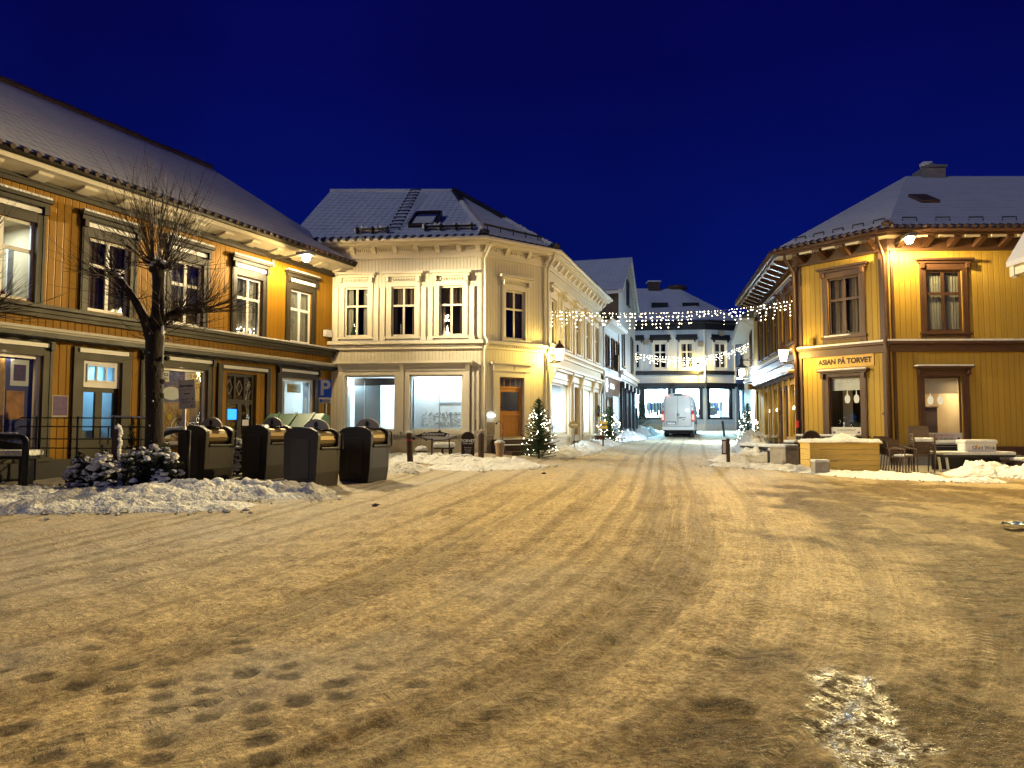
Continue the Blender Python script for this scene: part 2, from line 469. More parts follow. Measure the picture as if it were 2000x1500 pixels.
class Frame:
    """a vertical facade plane: local (s along, n out of the wall, z up)"""
    def __init__(f, P0, P1):
        f.P0 = Vector((P0[0], P0[1], 0)); f.P1 = Vector((P1[0], P1[1], 0))
        d = f.P1 - f.P0; f.L = d.length; f.s = d / f.L
        f.n = Vector((f.s.y, -f.s.x, 0))
        f.M = Matrix(((f.s.x, f.n.x, 0, f.P0.x), (f.s.y, f.n.y, 0, f.P0.y), (0, 0, 1, 0), (0, 0, 0, 1)))
    def W(f, s, n, z): return f.M @ Vector((s, n, z))
    def hit(f, px, py, n=0):
        d = ray(px, py); o = f.P0 + f.n * n
        t = (o - CAM).dot(f.n) / d.dot(f.n)
        p = CAM + d * t
        return (p - f.P0).dot(f.s), p.z
    def rect(f, x0, y0, x1, y1, n=0):
        ym = (y0 + y1) / 2; xm = (x0 + x1) / 2
        return (f.hit(x0, ym, n)[0], f.hit(x1, ym, n)[0], f.hit(xm, y1, n)[1], f.hit(xm, y0, n)[1])
    def z(f, px, py, n=0): return f.hit(px, py, n)[1]
    def text(f, s, n, z, rot=0):
        """matrix that lays text flat on the wall"""
        X = f.s; Y = Vector((0, 0, 1)); Zz = f.n; p = f.W(s, n, z)
        return Matrix(((X.x, Y.x, Zz.x, p.x), (X.y, Y.y, Zz.y, p.y), (X.z, Y.z, Zz.z, p.z), (0, 0, 0, 1))) @ Matrix.Rotation(rot, 4, 'Z')
    def mb(f): return MB(f.M)

def wall(root, fr, s0, s1, z0, z1, openings, mat, reveal=.16, name='wall', trim=None):
    mb = fr.mb()
    ss = sorted({s0, s1, *[min(max(v, s0), s1) for o in openings for v in o[:2]]})
    zs = sorted({z0, z1, *[min(max(v, z0), z1) for o in openings for v in o[2:4]]})
    for a, b in zip(ss, ss[1:]):
        for c, d in zip(zs, zs[1:]):
            sm, zm = (a + b) / 2, (c + d) / 2
            if any(o[0] < sm < o[1] and o[2] < zm < o[3] for o in openings): continue
            mb.face([(a, 0, c), (b, 0, c), (b, 0, d), (a, 0, d)], [(a, c), (b, c), (b, d), (a, d)])
    for o in openings:
        a, b, c, d = o[:4]
        q = [(a, c), (b, c), (b, d), (a, d)]
        for (p1, p2) in zip(q, q[1:] + q[:1]):
            mb.face([(p1[0], 0, p1[1]), (p2[0], 0, p2[1]), (p2[0], -reveal, p2[1]), (p1[0], -reveal, p1[1])], [(0, 0), (.05, 0), (.05, .05), (0, .05)])
    return mb.build(name, mat, root, recalc=False)

def room(root, fr, a, b, c, d, depth, mat, n0=-.17, name='interior'):
    mb = fr.mb()
    mb.face([(a, n0 - depth, c), (b, n0 - depth, c), (b, n0 - depth, d), (a, n0 - depth, d)])
    for p1, p2 in (((a, c), (b, c)), ((b, c), (b, d)), ((b, d), (a, d)), ((a, d), (a, c))):
        mb.face([(p1[0], n0, p1[1]), (p2[0], n0, p2[1]), (p2[0], n0 - depth, p2[1]), (p1[0], n0 - depth, p1[1])])
    return mb.build(name, mat, root, recalc=False)

def curtain(root, fr, a, b, c, d, n, mat, wave=.035, per=.11, name='curtain', seed=0):
    mb = fr.mb(); k = max(6, int((b - a) / .025)); r = random.Random(seed + int(a * 100))
    ph = r.random() * 6
    pts = [(a + (b - a) * i / k, n + wave * math.sin(ph + 2 * math.pi * (a + (b - a) * i / k) / per) * (.7 + .3 * math.sin(i * .7))) for i in range(k + 1)]
    for p, q in zip(pts, pts[1:]):
        mb.face([(p[0], p[1], c), (q[0], q[1], c), (q[0], q[1], d), (p[0], p[1], d)])
    return mb.build(name, mat, root, smooth=True, recalc=False)

def window(root, fr, r, casing, sash, cw=.14, cols=2, split=.36, head=None, sill=True, inside='dark', snow=False, headsnow=False,
           cp=.05, apron=None, glassm=None, depth=.9, sw=.055, name='window', headw=.12, headh=.13, headp=.14, n_in=-.16, casetop=None):
    """r = (s0,s1,z0,z1) of the sash opening. returns the opening"""
    a, b, c, d = r
    ct = cw if casetop is None else casetop
    mb = fr.mb()                                   # casing round the opening
    mb.box(a - cw, a, -.02, cp, c - .02, d + ct)
    mb.box(b, b + cw, -.02, cp, c - .02, d + ct)
    mb.box(a, b, -.02, cp - .003, d, d + ct)
    mb.box(a - cw + .03, a - cw + .06, cp, cp + .012, c, d + ct - .03)
    mb.box(b + cw - .06, b + cw - .03, cp, cp + .012, c, d + ct - .03)
    w = mb.build(name, casing, root)
    mb = fr.mb()                                   # sash bars
    n0, n1 = -.10, -.055
    mb.box(a, a + sw, n0, n1, c, d); mb.box(b - sw, b, n0, n1, c, d)
    mb.box(a + sw, b - sw, n0, n1 - .002, c, c + sw * 1.2); mb.box(a + sw, b - sw, n0, n1 - .002, d - sw, d)
    for i in range(1, cols):
        x = a + (b - a) * i / cols
        mb.box(x - sw * .65, x + sw * .65, n0, n1 + .004, c + sw, d - sw)
    if split:
        zc = d - (d - c) * split
        xs = [a + sw] + [a + (b - a) * i / cols for i in range(1, cols)] + [b - sw]
        for i in range(cols):
            mb.box(xs[i] + (sw * .65 if i else 0), xs[i + 1] - (sw * .65 if i < cols - 1 else 0), n0, n1 + .006, zc - sw * .6, zc + sw * .6)
    mb.build('sash', sash, w)
    mb = fr.mb(); mb.box(a + .01, b - .01, -.085, -.078, c + .01, d - .01); mb.build('pane', glassm or paneglass, w)
    if head:
        mb = fr.mb(); zt = d + ct
        mb.box(a - cw - headw * .4, b + cw + headw * .4, 0, headp * .55, zt, zt + headh * .55)
        mb.box(a - cw - headw, b + cw + headw, 0, headp, zt + headh * .55, zt + headh)
        for x in (a - cw + .0, b + cw - .09):
            mb.box(x, x + .09, cp + .001, headp * .8, zt - .16, zt)
        mb.build('head_moulding', head, w)
        if headsnow:
            mb = fr.mb(); mb.box(a - cw - headw + .02, b + cw + headw - .02, .01, headp - .005, zt + headh, zt + headh + .05, b=.018)
            mb.build('snow_cap', snowm, w)
    if sill:
        mb = fr.mb(); mb.box(a - cw - .04, b + cw + .04, 0, .11, c - .09, c - .02); mb.build('sill', casing, w)
        if snow:
            mb = fr.mb(); mb.box(a - .02, b + .02, -.05, .105, c - .02, c + .03, b=.012); mb.build('snow_cap', snowm, w)
    if inside:
        kind = inside
        iw = roomwall if kind in ('room', 'veil') else interior
        room(w, fr, a - .05, b + .05, c - .05, d + .05, depth, iw)
        if kind == 'curtain':
            ww = (b - a)
            curtain(w, fr, a + .01, a + ww * .28, c, d, n_in - .06, curtainm); curtain(w, fr, b - ww * .28, b - .01, c, d, n_in - .06, curtainm)
        elif kind == 'darkcurtain':
            ww = (b - a)
            curtain(w, fr, a + .01, a + ww * .42, c, d, n_in - .06, curtaindk); curtain(w, fr, b - ww * .42, b - .01, c, d, n_in - .06, curtaindk)
        elif kind == 'veil':
            curtain(w, fr, a + .01, b - .01, c, d, n_in - .05, curtainm, wave=.02, per=.085)
        elif kind == 'valance':
            curtain(w, fr, a + .01, b - .01, d - (d - c) * .38, d, n_in - .06, curtaindk)
            curtain(w, fr, a + .01, a + (b - a) * .2, c, d, n_in - .09, curtaindk); curtain(w, fr, b - (b - a) * .2, b - .01, c, d, n_in - .09, curtaindk)
        elif kind == 'blind':
            curtain(w, fr, a + .01, b - .01, d - (d - c) * .38, d, n_in - .04, curtainlt, wave=.006, per=.06, name='blind')
    return w, r

def offset_chain(pts, o):
    ns = []
    for p, q in zip(pts, pts[1:]):
        d = (Vector(q) - Vector(p)).normalized(); ns.append(Vector((d.y, -d.x)))
    out = []
    for i, p in enumerate(pts):
        p = Vector(p)
        if i == 0: out.append(p + ns[0] * o)
        elif i == len(pts) - 1: out.append(p + ns[-1] * o)
        else:
            a, b = ns[i - 1], ns[i]; m = (a + b).normalized()
            out.append(p + m * (o / max(.2, m.dot(a))))
    return out

def roof_mesh(root, faces, mat, name='roof'):
    mb = MB()
    for f in faces:
        v = [Vector(p) for p in f]
        u = (v[1] - v[0]).normalized(); nrm = (v[1] - v[0]).cross(v[-1] - v[0]).normalized(); w = nrm.cross(u)
        if w.z < 0: w = -w
        mb.face([tuple(p) for p in v], [((p - v[0]).dot(u) + v[0].x * .37, (p - v[0]).dot(w)) for p in v])
    return mb.build(name, mat, root, recalc=False)

def eave_tiles(root, p, q, z, mat, r=.055, step=.24, name='eave_tiles', out=0.):
    """wavy lower edge of a pantile roof with a snow lip"""
    mb = MB(); p = Vector((p[0], p[1], z)); q = Vector((q[0], q[1], z)); d = (q - p); L = d.length; d.normalize(); n = Vector((d.y, -d.x, 0))
    k = int(L / step)
    for i in range(k):
        c = p + d * (step * (i + .5)) + n * out
        mb.tube([c - n * .25 + Vector((0, 0, .12)), c + n * .05], r, 6)
    return mb.build(name, mat, root)

def strip(root, pts, z0, z1, n0, n1, mat, name):
    """a moulding following a chain of wall points, mitred"""
    a = offset_chain(pts, n0); b = offset_chain(pts, n1); mb = MB()
    for i in range(len(pts) - 1):
        q = [a[i], a[i + 1], b[i + 1], b[i]]
        lo = [mb.V((p.x, p.y, z0)) for p in q]; hi = [mb.V((p.x, p.y, z1)) for p in q]
        mb.bm.faces.new(lo); mb.bm.faces.new(hi)
        for k in range(4):
            if k == 1 and i < len(pts) - 2: continue
            if k == 3 and i > 0: continue
            mb.bm.faces.new([lo[k], lo[(k + 1) % 4], hi[(k + 1) % 4], hi[k]])
    bmesh.ops.remove_doubles(mb.bm, verts=mb.bm.verts[:], dist=.0005)
    return mb.build(name, mat, root)

def area_light(parent, loc, sx, sy, power, col, rot=(0, 0, 0), name='ceiling_lamp'):
    l = bpy.data.lights.new(name, 'AREA'); l.shape = 'RECTANGLE'; l.size = sx; l.size_y = sy; l.energy = power; l.color = col
    o = bpy.data.objects.new(name, l); C.objects.link(o)
    o.location = Vector(loc) - wloc(parent); o.parent = parent; o.rotation_euler = rot
    return o
def point_light(parent, loc, power, col, r=.05, name='lamp_light'):
    l = bpy.data.lights.new(name, 'POINT'); l.energy = power; l.color = col; l.shadow_soft_size = r
    o = bpy.data.objects.new(name, l); C.objects.link(o)
    o.location = Vector(loc) - wloc(parent); o.parent = parent
    return o
def batwing(o, aim, back=.06, expo=1.35, floor=.24, cut0=-.25, cut1=.12):
    """street-lamp optics: more light towards low angles, none above the horizontal"""
    l = o.data; l.use_nodes = True; nt = l.node_tree
    em = [n for n in nt.nodes if n.bl_idname == 'ShaderNodeEmission'][0]
    tc = N(nt, 'ShaderNodeTexCoord'); sx = N(nt, 'ShaderNodeSeparateXYZ'); nt.links.new(tc.outputs['Normal'], sx.inputs[0])
    cz = mathn(nt, 'MULTIPLY', sx.outputs[2], -1.)
    g = mathn(nt, 'POWER', mathn(nt, 'DIVIDE', 1.0, mathn(nt, 'MAXIMUM', cz, floor)), expo)
    mr = N(nt, 'ShaderNodeMapRange', interpolation_type='SMOOTHSTEP'); mr.inputs[1].default_value = cut0; mr.inputs[2].default_value = cut1
    nt.links.new(cz, mr.inputs[0])
    ar = N(nt, 'ShaderNodeMapRange', interpolation_type='SMOOTHSTEP'); ar.inputs[1].default_value = -.1; ar.inputs[2].default_value = .85; ar.inputs[3].default_value = back
    nt.links.new(sx.outputs[0], ar.inputs[0])                      # thrown forward, little back light
    nt.links.new(mathn(nt, 'MULTIPLY', mathn(nt, 'MULTIPLY', g, mr.outputs[0]), ar.outputs[0]), em.inputs['Strength'])
    o.rotation_euler = (0, 0, math.atan2(aim[1], aim[0]))

# ------------------------------------------------------------------ ground: packed snow and ice with wheel tracks
CY = np.array([-8, 0, 2.5, 3.4, 5, 8, 13, 25, 34, 45, 60, 90.]); CX = np.array([-9, -5.2, -2.1, -.97, .29, 1.6, 2.9, 5.4, 7.7, 10.4, 14, 22.])
_ly = np.arange(-10, 125, .1); _lx = np.interp(_ly, CY, CX)
for _i in range(3): _lx = np.convolve(np.pad(_lx, 8, mode='edge'), np.ones(17) / 17, 'valid')
def lane(x, y):
    return x - np.interp(y, _ly, _lx)
def sstep(a, b, x):
    t = np.clip((x - a) / (b - a), 0, 1); return t * t * (3 - 2 * t)

def build_ground():
    ys = [-8, -5, -2, 0, 1, 1.8]; y = 2.4
    while y < 26: ys.append(y); y *= 1.0085
    while y < 62: ys.append(y); y += .45
    ys += [66, 72, 80, 95, 120]
    xs = []; x = 0.0
    while x < 22: xs.append(x); x += .026 if x < 2.6 else .026 * (1 + (x - 2.6) * .55)
    xs += [24, 28, 34, 42, 60]
    xs = np.array([-v for v in xs[:0:-1]] + xs); ys = np.array(ys)
    X, Y = np.meshgrid(xs, ys)
    Z = Hn(X, Y)
    w = lane(X, Y)
    wob = (fbm(X * .5, Y * .3, 3, 9) - .45) * .5
    ww = w + wob * .6
    near = sstep(60, 25, Y)
    roadside = sstep(-6.5, -3.0, w) * (1 - sstep(4.2, 8, w))
    # ruts: streaks that follow the lane
    st = fbm(ww * 3.2, Y * .10, 4, 2)
    st2 = fbm(ww * 11, Y * .22, 3, 5)
    rut = -(sstep(.50, .72, st)) * .030 - (st2 - .45) * .022
    for c0, wd, dp in ((-.02, .13, .030), (1.45, .14, .02), (-1.55, .12, .022), (.62, .10, .016), (-2.6, .11, .016), (2.3, .12, .016)):
        g = np.exp(-((w - c0 - .12 * np.sin(Y * .31 + c0)) / wd) ** 2)
        rut -= dp * g
        ed = np.exp(-((np.abs(w - c0 - .12 * np.sin(Y * .31 + c0)) - wd * 1.8) / (wd * .7)) ** 2)
        rut += .5 * dp * ed * (.4 + .8 * vn(X * 6, Y * 6, 4))
    # curved track towards the left side of the square
    w2 = Y - (8.1 + .055 * (X + 9) ** 2 * .35 + .10 * X)
    for c0 in (0., 1.5, -1.1):
        g = np.exp(-((w2 - c0) / .16) ** 2) * sstep(2.5, -.5, X)
        rut -= .028 * g
        rut += .02 * np.exp(-((np.abs(w2 - c0) - .3) / .12) ** 2) * sstep(2.5, -.5, X) * vn(X * 5, Y * 5, 3) * 1.6
    # tread bars inside tracks
    rough = (fbm(X * 3, Y * 3, 5, 1) - .5) * .05 + (fbm(X * 11, Y * 11, 3, 6) - .45) * .022
    Z = Z + (rut * near * (.35 + .65 * roadside)) * .55 + rough * (.5 + .5 * near)
    big = fbm(X * .35, Y * .35, 4, 21)
    wet = sstep(1.1, 2.6, w + (fbm(X * .6, Y * .5, 5, 14) - .5) * 5.0) * (1 - sstep(14, 19.5, Y)) * (1 - .5 * sstep(8, 12, w))
    icy = fbm(X * 1.6, Y * 1.4, 5, 15)
    wet = np.clip(wet * (.55 + 1.0 * sstep(.36, .58, icy)), 0, 1)
    # bright rough ice sheet bottom right
    px_ = 1000 + X / np.maximum(Y, .5) * 1400; py_ = 832 + (1.6 - Hn(X, Y)) / np.maximum(Y, .5) * 1400
    pa_ = 1.37 + (Y - 3.35) * .40; pb_ = 1.96 + (Y - 3.35) * .24
    pud = np.minimum(np.minimum(X - pa_, pb_ - X) * 5, np.minimum(4.62 - Y, Y - 2.6) * 2.5) + (fbm(X * 4, Y * 4, 5, 33) - .47) * 3.2
    pud = sstep(-.1, .5, pud) * sstep(-.35, 0, np.minimum(X - pa_, pb_ - X)) * sstep(5.0, 4.5, Y)
    # cobbles peeping through, bottom left
    ca, sa = math.cos(.42), math.sin(.42)
    U = (X * ca + Y * sa) / .235; Vv = (-X * sa + Y * ca) / .20
    ui, vi = np.floor(U).astype(int), np.floor(Vv).astype(int)
    hh = _tab[(ui * 7 + 3) % 256, (vi * 13 + 5) % 256]
    rr = ((np.abs(U - ui - .5) / .34) ** 2.6 + (np.abs(Vv - vi - .5) / .32) ** 2.6)
    reg = np.exp(-(((X + 2.0) / 1.45) ** 2 + ((Y - 4.1) / 1.15) ** 2) ** 2)
    cob = (hh < .46) * np.clip(1.25 - rr, 0, 1) * (reg > .25) * (.12 + 1.5 * _tab[(ui * 3) % 256, (vi * 5) % 256] ** 1.5) * (.6 + .8 * fbm(X * 9, Y * 9, 2, 8))
    cob = np.clip(cob * 2.4, 0, 1)
    Z = Z - cob * .007 - pud * .012 - wet * .010 * sstep(.4, .6, icy) + pud * (fbm(X * 22, Y * 22, 3, 41) - .45) * .018 + wet * (fbm(X * 13, Y * 13, 3, 43) - .45) * .02
    tr = np.clip(sstep(.48, .66, st) * roadside * near * (1 - sstep(22, 30, Y) * .5), 0, 1)
    g0 = np.exp(-((w + .02 - .12 * np.sin(Y * .31 - .02)) / .20) ** 2) * (1 - sstep(8, 13, Y))
    tr = np.clip(np.maximum(tr * .75, g0), 0, 1)
    ny, nx = X.shape
    verts = np.stack([X.ravel(), Y.ravel(), Z.ravel()], 1)
    idx = np.arange(ny * nx).reshape(ny, nx)
    quads = np.stack([idx[:-1, :-1], idx[:-1, 1:], idx[1:, 1:], idx[1:, :-1]], -1).reshape(-1, 4)
    me = bpy.data.meshes.new('ground')
    me.vertices.add(len(verts)); me.vertices.foreach_set('co', verts.ravel())
    me.loops.add(quads.size); me.loops.foreach_set('vertex_index', quads.ravel())
    me.polygons.add(len(quads)); me.polygons.foreach_set('loop_start', np.arange(len(quads)) * 4); me.polygons.foreach_set('loop_total', np.full(len(quads), 4))
    me.update(); me.validate()
    me.polygons.foreach_set('use_smooth', np.ones(len(quads), bool))
    side = sstep(-2.5, -6.0, w) + sstep(3.8, 6.0, w) * sstep(17.5, 20.5, Y)
    snowy = np.clip(side * .75 + .55 * sstep(.48, .68, big) * sstep(.6, -1.8, w), 0, 1) * (1 - tr * .6)
    snowy = np.clip(snowy + .55 * sstep(12.5, 19, Y) * (.4 + fbm(ww * 2.5, Y * .25, 4, 51)), 0, 1)
    for nm, arr in (('wet', wet), ('puddle', pud), ('cobble', cob), ('track', tr), ('snowy', snowy), ('lanepos', w)):
        a = me.attributes.new(nm, 'FLOAT', 'POINT'); a.data.foreach_set('value', arr.ravel().astype(np.float32))
    o = bpy.data.objects.new('ground', me); C.objects.link(o); o['kind'] = 'structure'
    m, nt, out = _new('packed_ice')
    b = N(nt, 'ShaderNodeBsdfPrincipled'); b.inputs['IOR'].default_value = 1.31; b.inputs['Specular IOR Level'].default_value = .35
    at_ = lambda n: N(nt, 'ShaderNodeAttribute', attribute_name=n).outputs['Fac']
    tc = N(nt, 'ShaderNodeTexCoord')
    n_big = N(nt, 'ShaderNodeTexNoise', i_Scale=1.1, i_Detail=8., i_Roughness=.68)
    n_mid = N(nt, 'ShaderNodeTexNoise', i_Scale=9., i_Detail=7., i_Roughness=.7)
    n_m2 = N(nt, 'ShaderNodeTexNoise', i_Scale=27., i_Detail=5., i_Roughness=.7); nt.links.new(tc.outputs['Object'], n_m2.inputs['Vector'])
    n_fine = N(nt, 'ShaderNodeTexNoise', i_Scale=95., i_Detail=4., i_Roughness=.7)
    n_rip = N(nt, 'ShaderNodeTexNoise', i_Scale=1., i_Detail=6., i_Roughness=.7); mrp = N(nt, 'ShaderNodeMapping'); mrp.inputs['Scale'].default_value = (5, 17, 5); mrp.inputs['Rotation'].default_value = (0, 0, .25); nt.links.new(tc.outputs['Object'], mrp.inputs[0]); nt.links.new(mrp.outputs[0], n_rip.inputs['Vector'])
    n_pud = N(nt, 'ShaderNodeTexVoronoi', i_Scale=70.); nt.links.new(tc.outputs['Object'], n_pud.inputs['Vector'])
    n_grit = N(nt, 'ShaderNodeTexNoise', i_Scale=210., i_Detail=2.)
    vor = N(nt, 'ShaderNodeTexVoronoi', i_Scale=15.); vor.feature = 'DISTANCE_TO_EDGE'
    for n in (n_big, n_mid, n_fine, n_grit): nt.links.new(tc.outputs['Object'], n.inputs['Vector'])
    wv = N(nt, 'ShaderNodeVectorMath', operation='ADD'); nt.links.new(tc.outputs['Object'], wv.inputs[0])
    sc_ = N(nt, 'ShaderNodeVectorMath', operation='SCALE'); nt.links.new(n_mid.outputs['Color'], sc_.inputs[0]); sc_.inputs['Scale'].default_value = .12
    nt.links.new(sc_.outputs[0], wv.inputs[1]); nt.links.new(wv.outputs[0], vor.inputs['Vector'])
    # streaks that follow the wheel direction
    cmb = N(nt, 'ShaderNodeCombineXYZ'); nt.links.new(mathn(nt, 'MULTIPLY', at_('lanepos'), 9.), cmb.inputs[0])
    sy = N(nt, 'ShaderNodeSeparateXYZ'); nt.links.new(tc.outputs['Object'], sy.inputs[0]); nt.links.new(mathn(nt, 'MULTIPLY', sy.outputs[1], .5), cmb.inputs[1])
    n_str = N(nt, 'ShaderNodeTexNoise', i_Scale=1., i_Detail=6., i_Roughness=.75); nt.links.new(cmb.outputs[0], n_str.inputs['Vector'])
    cm2 = N(nt, 'ShaderNodeCombineXYZ'); nt.links.new(mathn(nt, 'MULTIPLY', at_('lanepos'), 31.), cm2.inputs[0]); nt.links.new(mathn(nt, 'MULTIPLY', sy.outputs[1], .8), cm2.inputs[1])
    n_st2 = N(nt, 'ShaderNodeTexNoise', i_Scale=1., i_Detail=3., i_Roughness=.6); nt.links.new(cm2.outputs[0], n_st2.inputs['Vector'])
    f = mathn(nt, 'ADD', mathn(nt, 'MULTIPLY', n_big.outputs['Fac'], .7), mathn(nt, 'ADD', mathn(nt, 'MULTIPLY', n_mid.outputs['Fac'], .6), mathn(nt, 'ADD', mathn(nt, 'ADD', mathn(nt, 'MULTIPLY', n_str.outputs['Fac'], .42), .165), mathn(nt, 'MULTIPLY', mathn(nt, 'SUBTRACT', n_st2.outputs['Fac'], .5), .22))))
    f = mathn(nt, 'ADD', f, mathn(nt, 'MULTIPLY', mathn(nt, 'SUBTRACT', n_m2.outputs['Fac'], .5), 1.15))
    f = mathn(nt, 'MULTIPLY', mathn(nt, 'SUBTRACT', f, .86), 3.0, True)
    base = mixc(nt, f, (.27, .182, .080), (.80, .60, .30))
    base = mixc(nt, mathn(nt, 'MULTIPLY', at_('track'), .6), base, (.085, .056, .026))
    base = mixc(nt, mathn(nt, 'MULTIPLY', at_('snowy'), .85), base, mixc(nt, n_mid.outputs['Fac'], (.40, .35, .28), (.66, .62, .54)))
    frag = mathn(nt, 'MULTIPLY', mathn(nt, 'SUBTRACT', .085, vor.outputs['Distance']), 14., True)
    frag = mathn(nt, 'MULTIPLY', frag, mathn(nt, 'MULTIPLY', mathn(nt, 'SUBTRACT', n_big.outputs['Fac'], .44, True), 7., True))
    base = mixc(nt, mathn(nt, 'MULTIPLY', frag, .75), base, (.66, .53, .32))
    base = mixc(nt, mathn(nt, 'MULTIPLY', at_('wet'), .95), base, mixc(nt, mathn(nt, 'MULTIPLY', mathn(nt, 'SUBTRACT', mathn(nt, 'ADD', mathn(nt, 'MULTIPLY', n_rip.outputs['Fac'], .65), mathn(nt, 'MULTIPLY', n_mid.outputs['Fac'], .45)), .42), 3.4, True), (.022, .012, .004), (.25, .155, .058)))
    # thin pale edges left by tyres, and the dark polished strips between
    tl = mathn(nt, 'ADD', mathn(nt, 'MULTIPLY', at_('lanepos'), 3.3), mathn(nt, 'MULTIPLY', n_big.outputs['Fac'], .45))
    tw_ = N(nt, 'ShaderNodeTexWhiteNoise', noise_dimensions='1D'); nt.links.new(mathn(nt, 'FLOOR', tl), tw_.inputs['W'])
    td = mathn(nt, 'ABSOLUTE', mathn(nt, 'SUBTRACT', mathn(nt, 'FRACT', tl), .5))
    tpl = mathn(nt, 'MULTIPLY', mathn(nt, 'MULTIPLY', mathn(nt, 'SUBTRACT', .075, td), 22., True), mathn(nt, 'GREATER_THAN', tw_.outputs['Value'], .45))
    tpl = mathn(nt, 'MULTIPLY', tpl, mathn(nt, 'MULTIPLY', mathn(nt, 'SUBTRACT', mathn(nt, 'ADD', n_big.outputs['Fac'], mathn(nt, 'MULTIPLY', n_mid.outputs['Fac'], .5)), .66), 6., True))
    tdk = mathn(nt, 'MULTIPLY', mathn(nt, 'MULTIPLY', mathn(nt, 'SUBTRACT', .30, td), 6., True), mathn(nt, 'LESS_THAN', tw_.outputs['Value'], .22))
    base = mixc(nt, mathn(nt, 'MULTIPLY', tdk, .34), base, (.13, .085, .036))
    base = mixc(nt, mathn(nt, 'MULTIPLY', mathn(nt, 'MULTIPLY', tpl, .55), mathn(nt, 'SUBTRACT', 1.0, mathn(nt, 'MULTIPLY', at_('wet'), .9), True)), base, (.74, .56, .28))
    # herring-bone tyre prints
    lp = mathn(nt, 'MULTIPLY', at_('lanepos'), 1.15); fx_ = mathn(nt, 'SUBTRACT', mathn(nt, 'FRACT', lp), .5)
    ax_ = mathn(nt, 'ABSOLUTE', fx_)
    tb = mathn(nt, 'MULTIPLY', mathn(nt, 'SUBTRACT', .12, ax_), 40., True)
    ph_ = mathn(nt, 'ADD', mathn(nt, 'MULTIPLY', sy.outputs[1], 13.), mathn(nt, 'MULTIPLY', ax_, 7.))
    bars = mathn(nt, 'MULTIPLY', mathn(nt, 'SUBTRACT', mathn(nt, 'SINE', mathn(nt, 'MULTIPLY', ph_, 6.283)), .1), 2.5, True)
    n_pr = N(nt, 'ShaderNodeTexNoise', i_Scale=.9, i_Detail=4.); nt.links.new(tc.outputs['Object'], n_pr.inputs['Vector'])
    prn = mathn(nt, 'MULTIPLY', mathn(nt, 'MULTIPLY', bars, tb), mathn(nt, 'MULTIPLY', mathn(nt, 'SUBTRACT', mathn(nt, 'ADD', n_pr.outputs['Fac'], mathn(nt, 'MULTIPLY', n_mid.outputs['Fac'], .25)), .58), 7., True))
    base = mixc(nt, mathn(nt, 'MULTIPLY', prn, .42), base, (.60, .47, .26))
    grit = mathn(nt, 'MULTIPLY', mathn(nt, 'SUBTRACT', n_grit.outputs['Fac'], .56), 9., True)
    base = mixc(nt, mathn(nt, 'MULTIPLY', grit, .5), base, (.035, .024, .015))
    spk = mathn(nt, 'MULTIPLY', mathn(nt, 'SUBTRACT', n_fine.outputs['Fac'], .58), 9., True)  # pale ice grains; sparkle glints are painted into the base colour with them
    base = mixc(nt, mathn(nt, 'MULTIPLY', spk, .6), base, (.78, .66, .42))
    base = mixc(nt, mathn(nt, 'MULTIPLY', at_('cobble'), .72), base, mixc(nt, mathn(nt, 'MULTIPLY', mathn(nt, 'SUBTRACT', n_fine.outputs['Fac'], .4), 3., True), (.012, .007, .004), (.075, .045, .022)))
    base = mixc(nt, mathn(nt, 'MULTIPLY', at_('puddle'), .9), base, mixc(nt, n_fine.outputs['Fac'], (.016, .008, .003), (.09, .05, .02)))
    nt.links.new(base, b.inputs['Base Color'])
    gl = mathn(nt, 'MAXIMUM', mathn(nt, 'MULTIPLY', at_('wet'), mathn(nt, 'MULTIPLY', mathn(nt, 'SUBTRACT', n_fine.outputs['Fac'], .60), 6., True)), mathn(nt, 'MAXIMUM', mathn(nt, 'MULTIPLY', at_('puddle'), mathn(nt, 'MULTIPLY', mathn(nt, 'SUBTRACT', n_mid.outputs['Fac'], .43), 7., True)), mathn(nt, 'MULTIPLY', at_('cobble'), .05)))
    ro = mathn(nt, 'ADD', .86, mathn(nt, 'MULTIPLY', n_mid.outputs['Fac'], -.22))
    ro = mathn(nt, 'ADD', ro, mathn(nt, 'MULTIPLY', gl, -.52))
    nt.links.new(mathn(nt, 'MAXIMUM', ro, .17), b.inputs['Roughness'])
    nt.links.new(mathn(nt, 'ADD', .10, mathn(nt, 'MULTIPLY', gl, .5)), b.inputs['Specular IOR Level'])
    h = mathn(nt, 'ADD', mathn(nt, 'MULTIPLY', n_fine.outputs['Fac'], .5), mathn(nt, 'ADD', mathn(nt, 'MULTIPLY', n_grit.outputs['Fac'], .22), mathn(nt, 'ADD', mathn(nt, 'MULTIPLY', n_mid.outputs['Fac'], 1.5), mathn(nt, 'ADD', mathn(nt, 'MULTIPLY', n_str.outputs['Fac'], 1.4), mathn(nt, 'MULTIPLY', n_st2.outputs['Fac'], .5)))))
    h = mathn(nt, 'ADD', h, mathn(nt, 'MULTIPLY', mathn(nt, 'MULTIPLY', at_('wet'), n_rip.outputs['Fac']), 2.2))
    h = mathn(nt, 'ADD', h, mathn(nt, 'ADD', mathn(nt, 'MULTIPLY', frag, .5), mathn(nt, 'MULTIPLY', prn, .5)))
    bp = N(nt, 'ShaderNodeBump', i_Strength=1., i_Distance=.03); nt.links.new(mathn(nt, 'ADD', h, mathn(nt, 'MULTIPLY', mathn(nt, 'MULTIPLY', at_('puddle'), n_pud.outputs['Distance']), .9)), bp.inputs['Height']); nt.links.new(bp.outputs[0], b.inputs['Normal'])
    nt.links.new(b.outputs[0], out.inputs[0])
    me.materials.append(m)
build_ground()

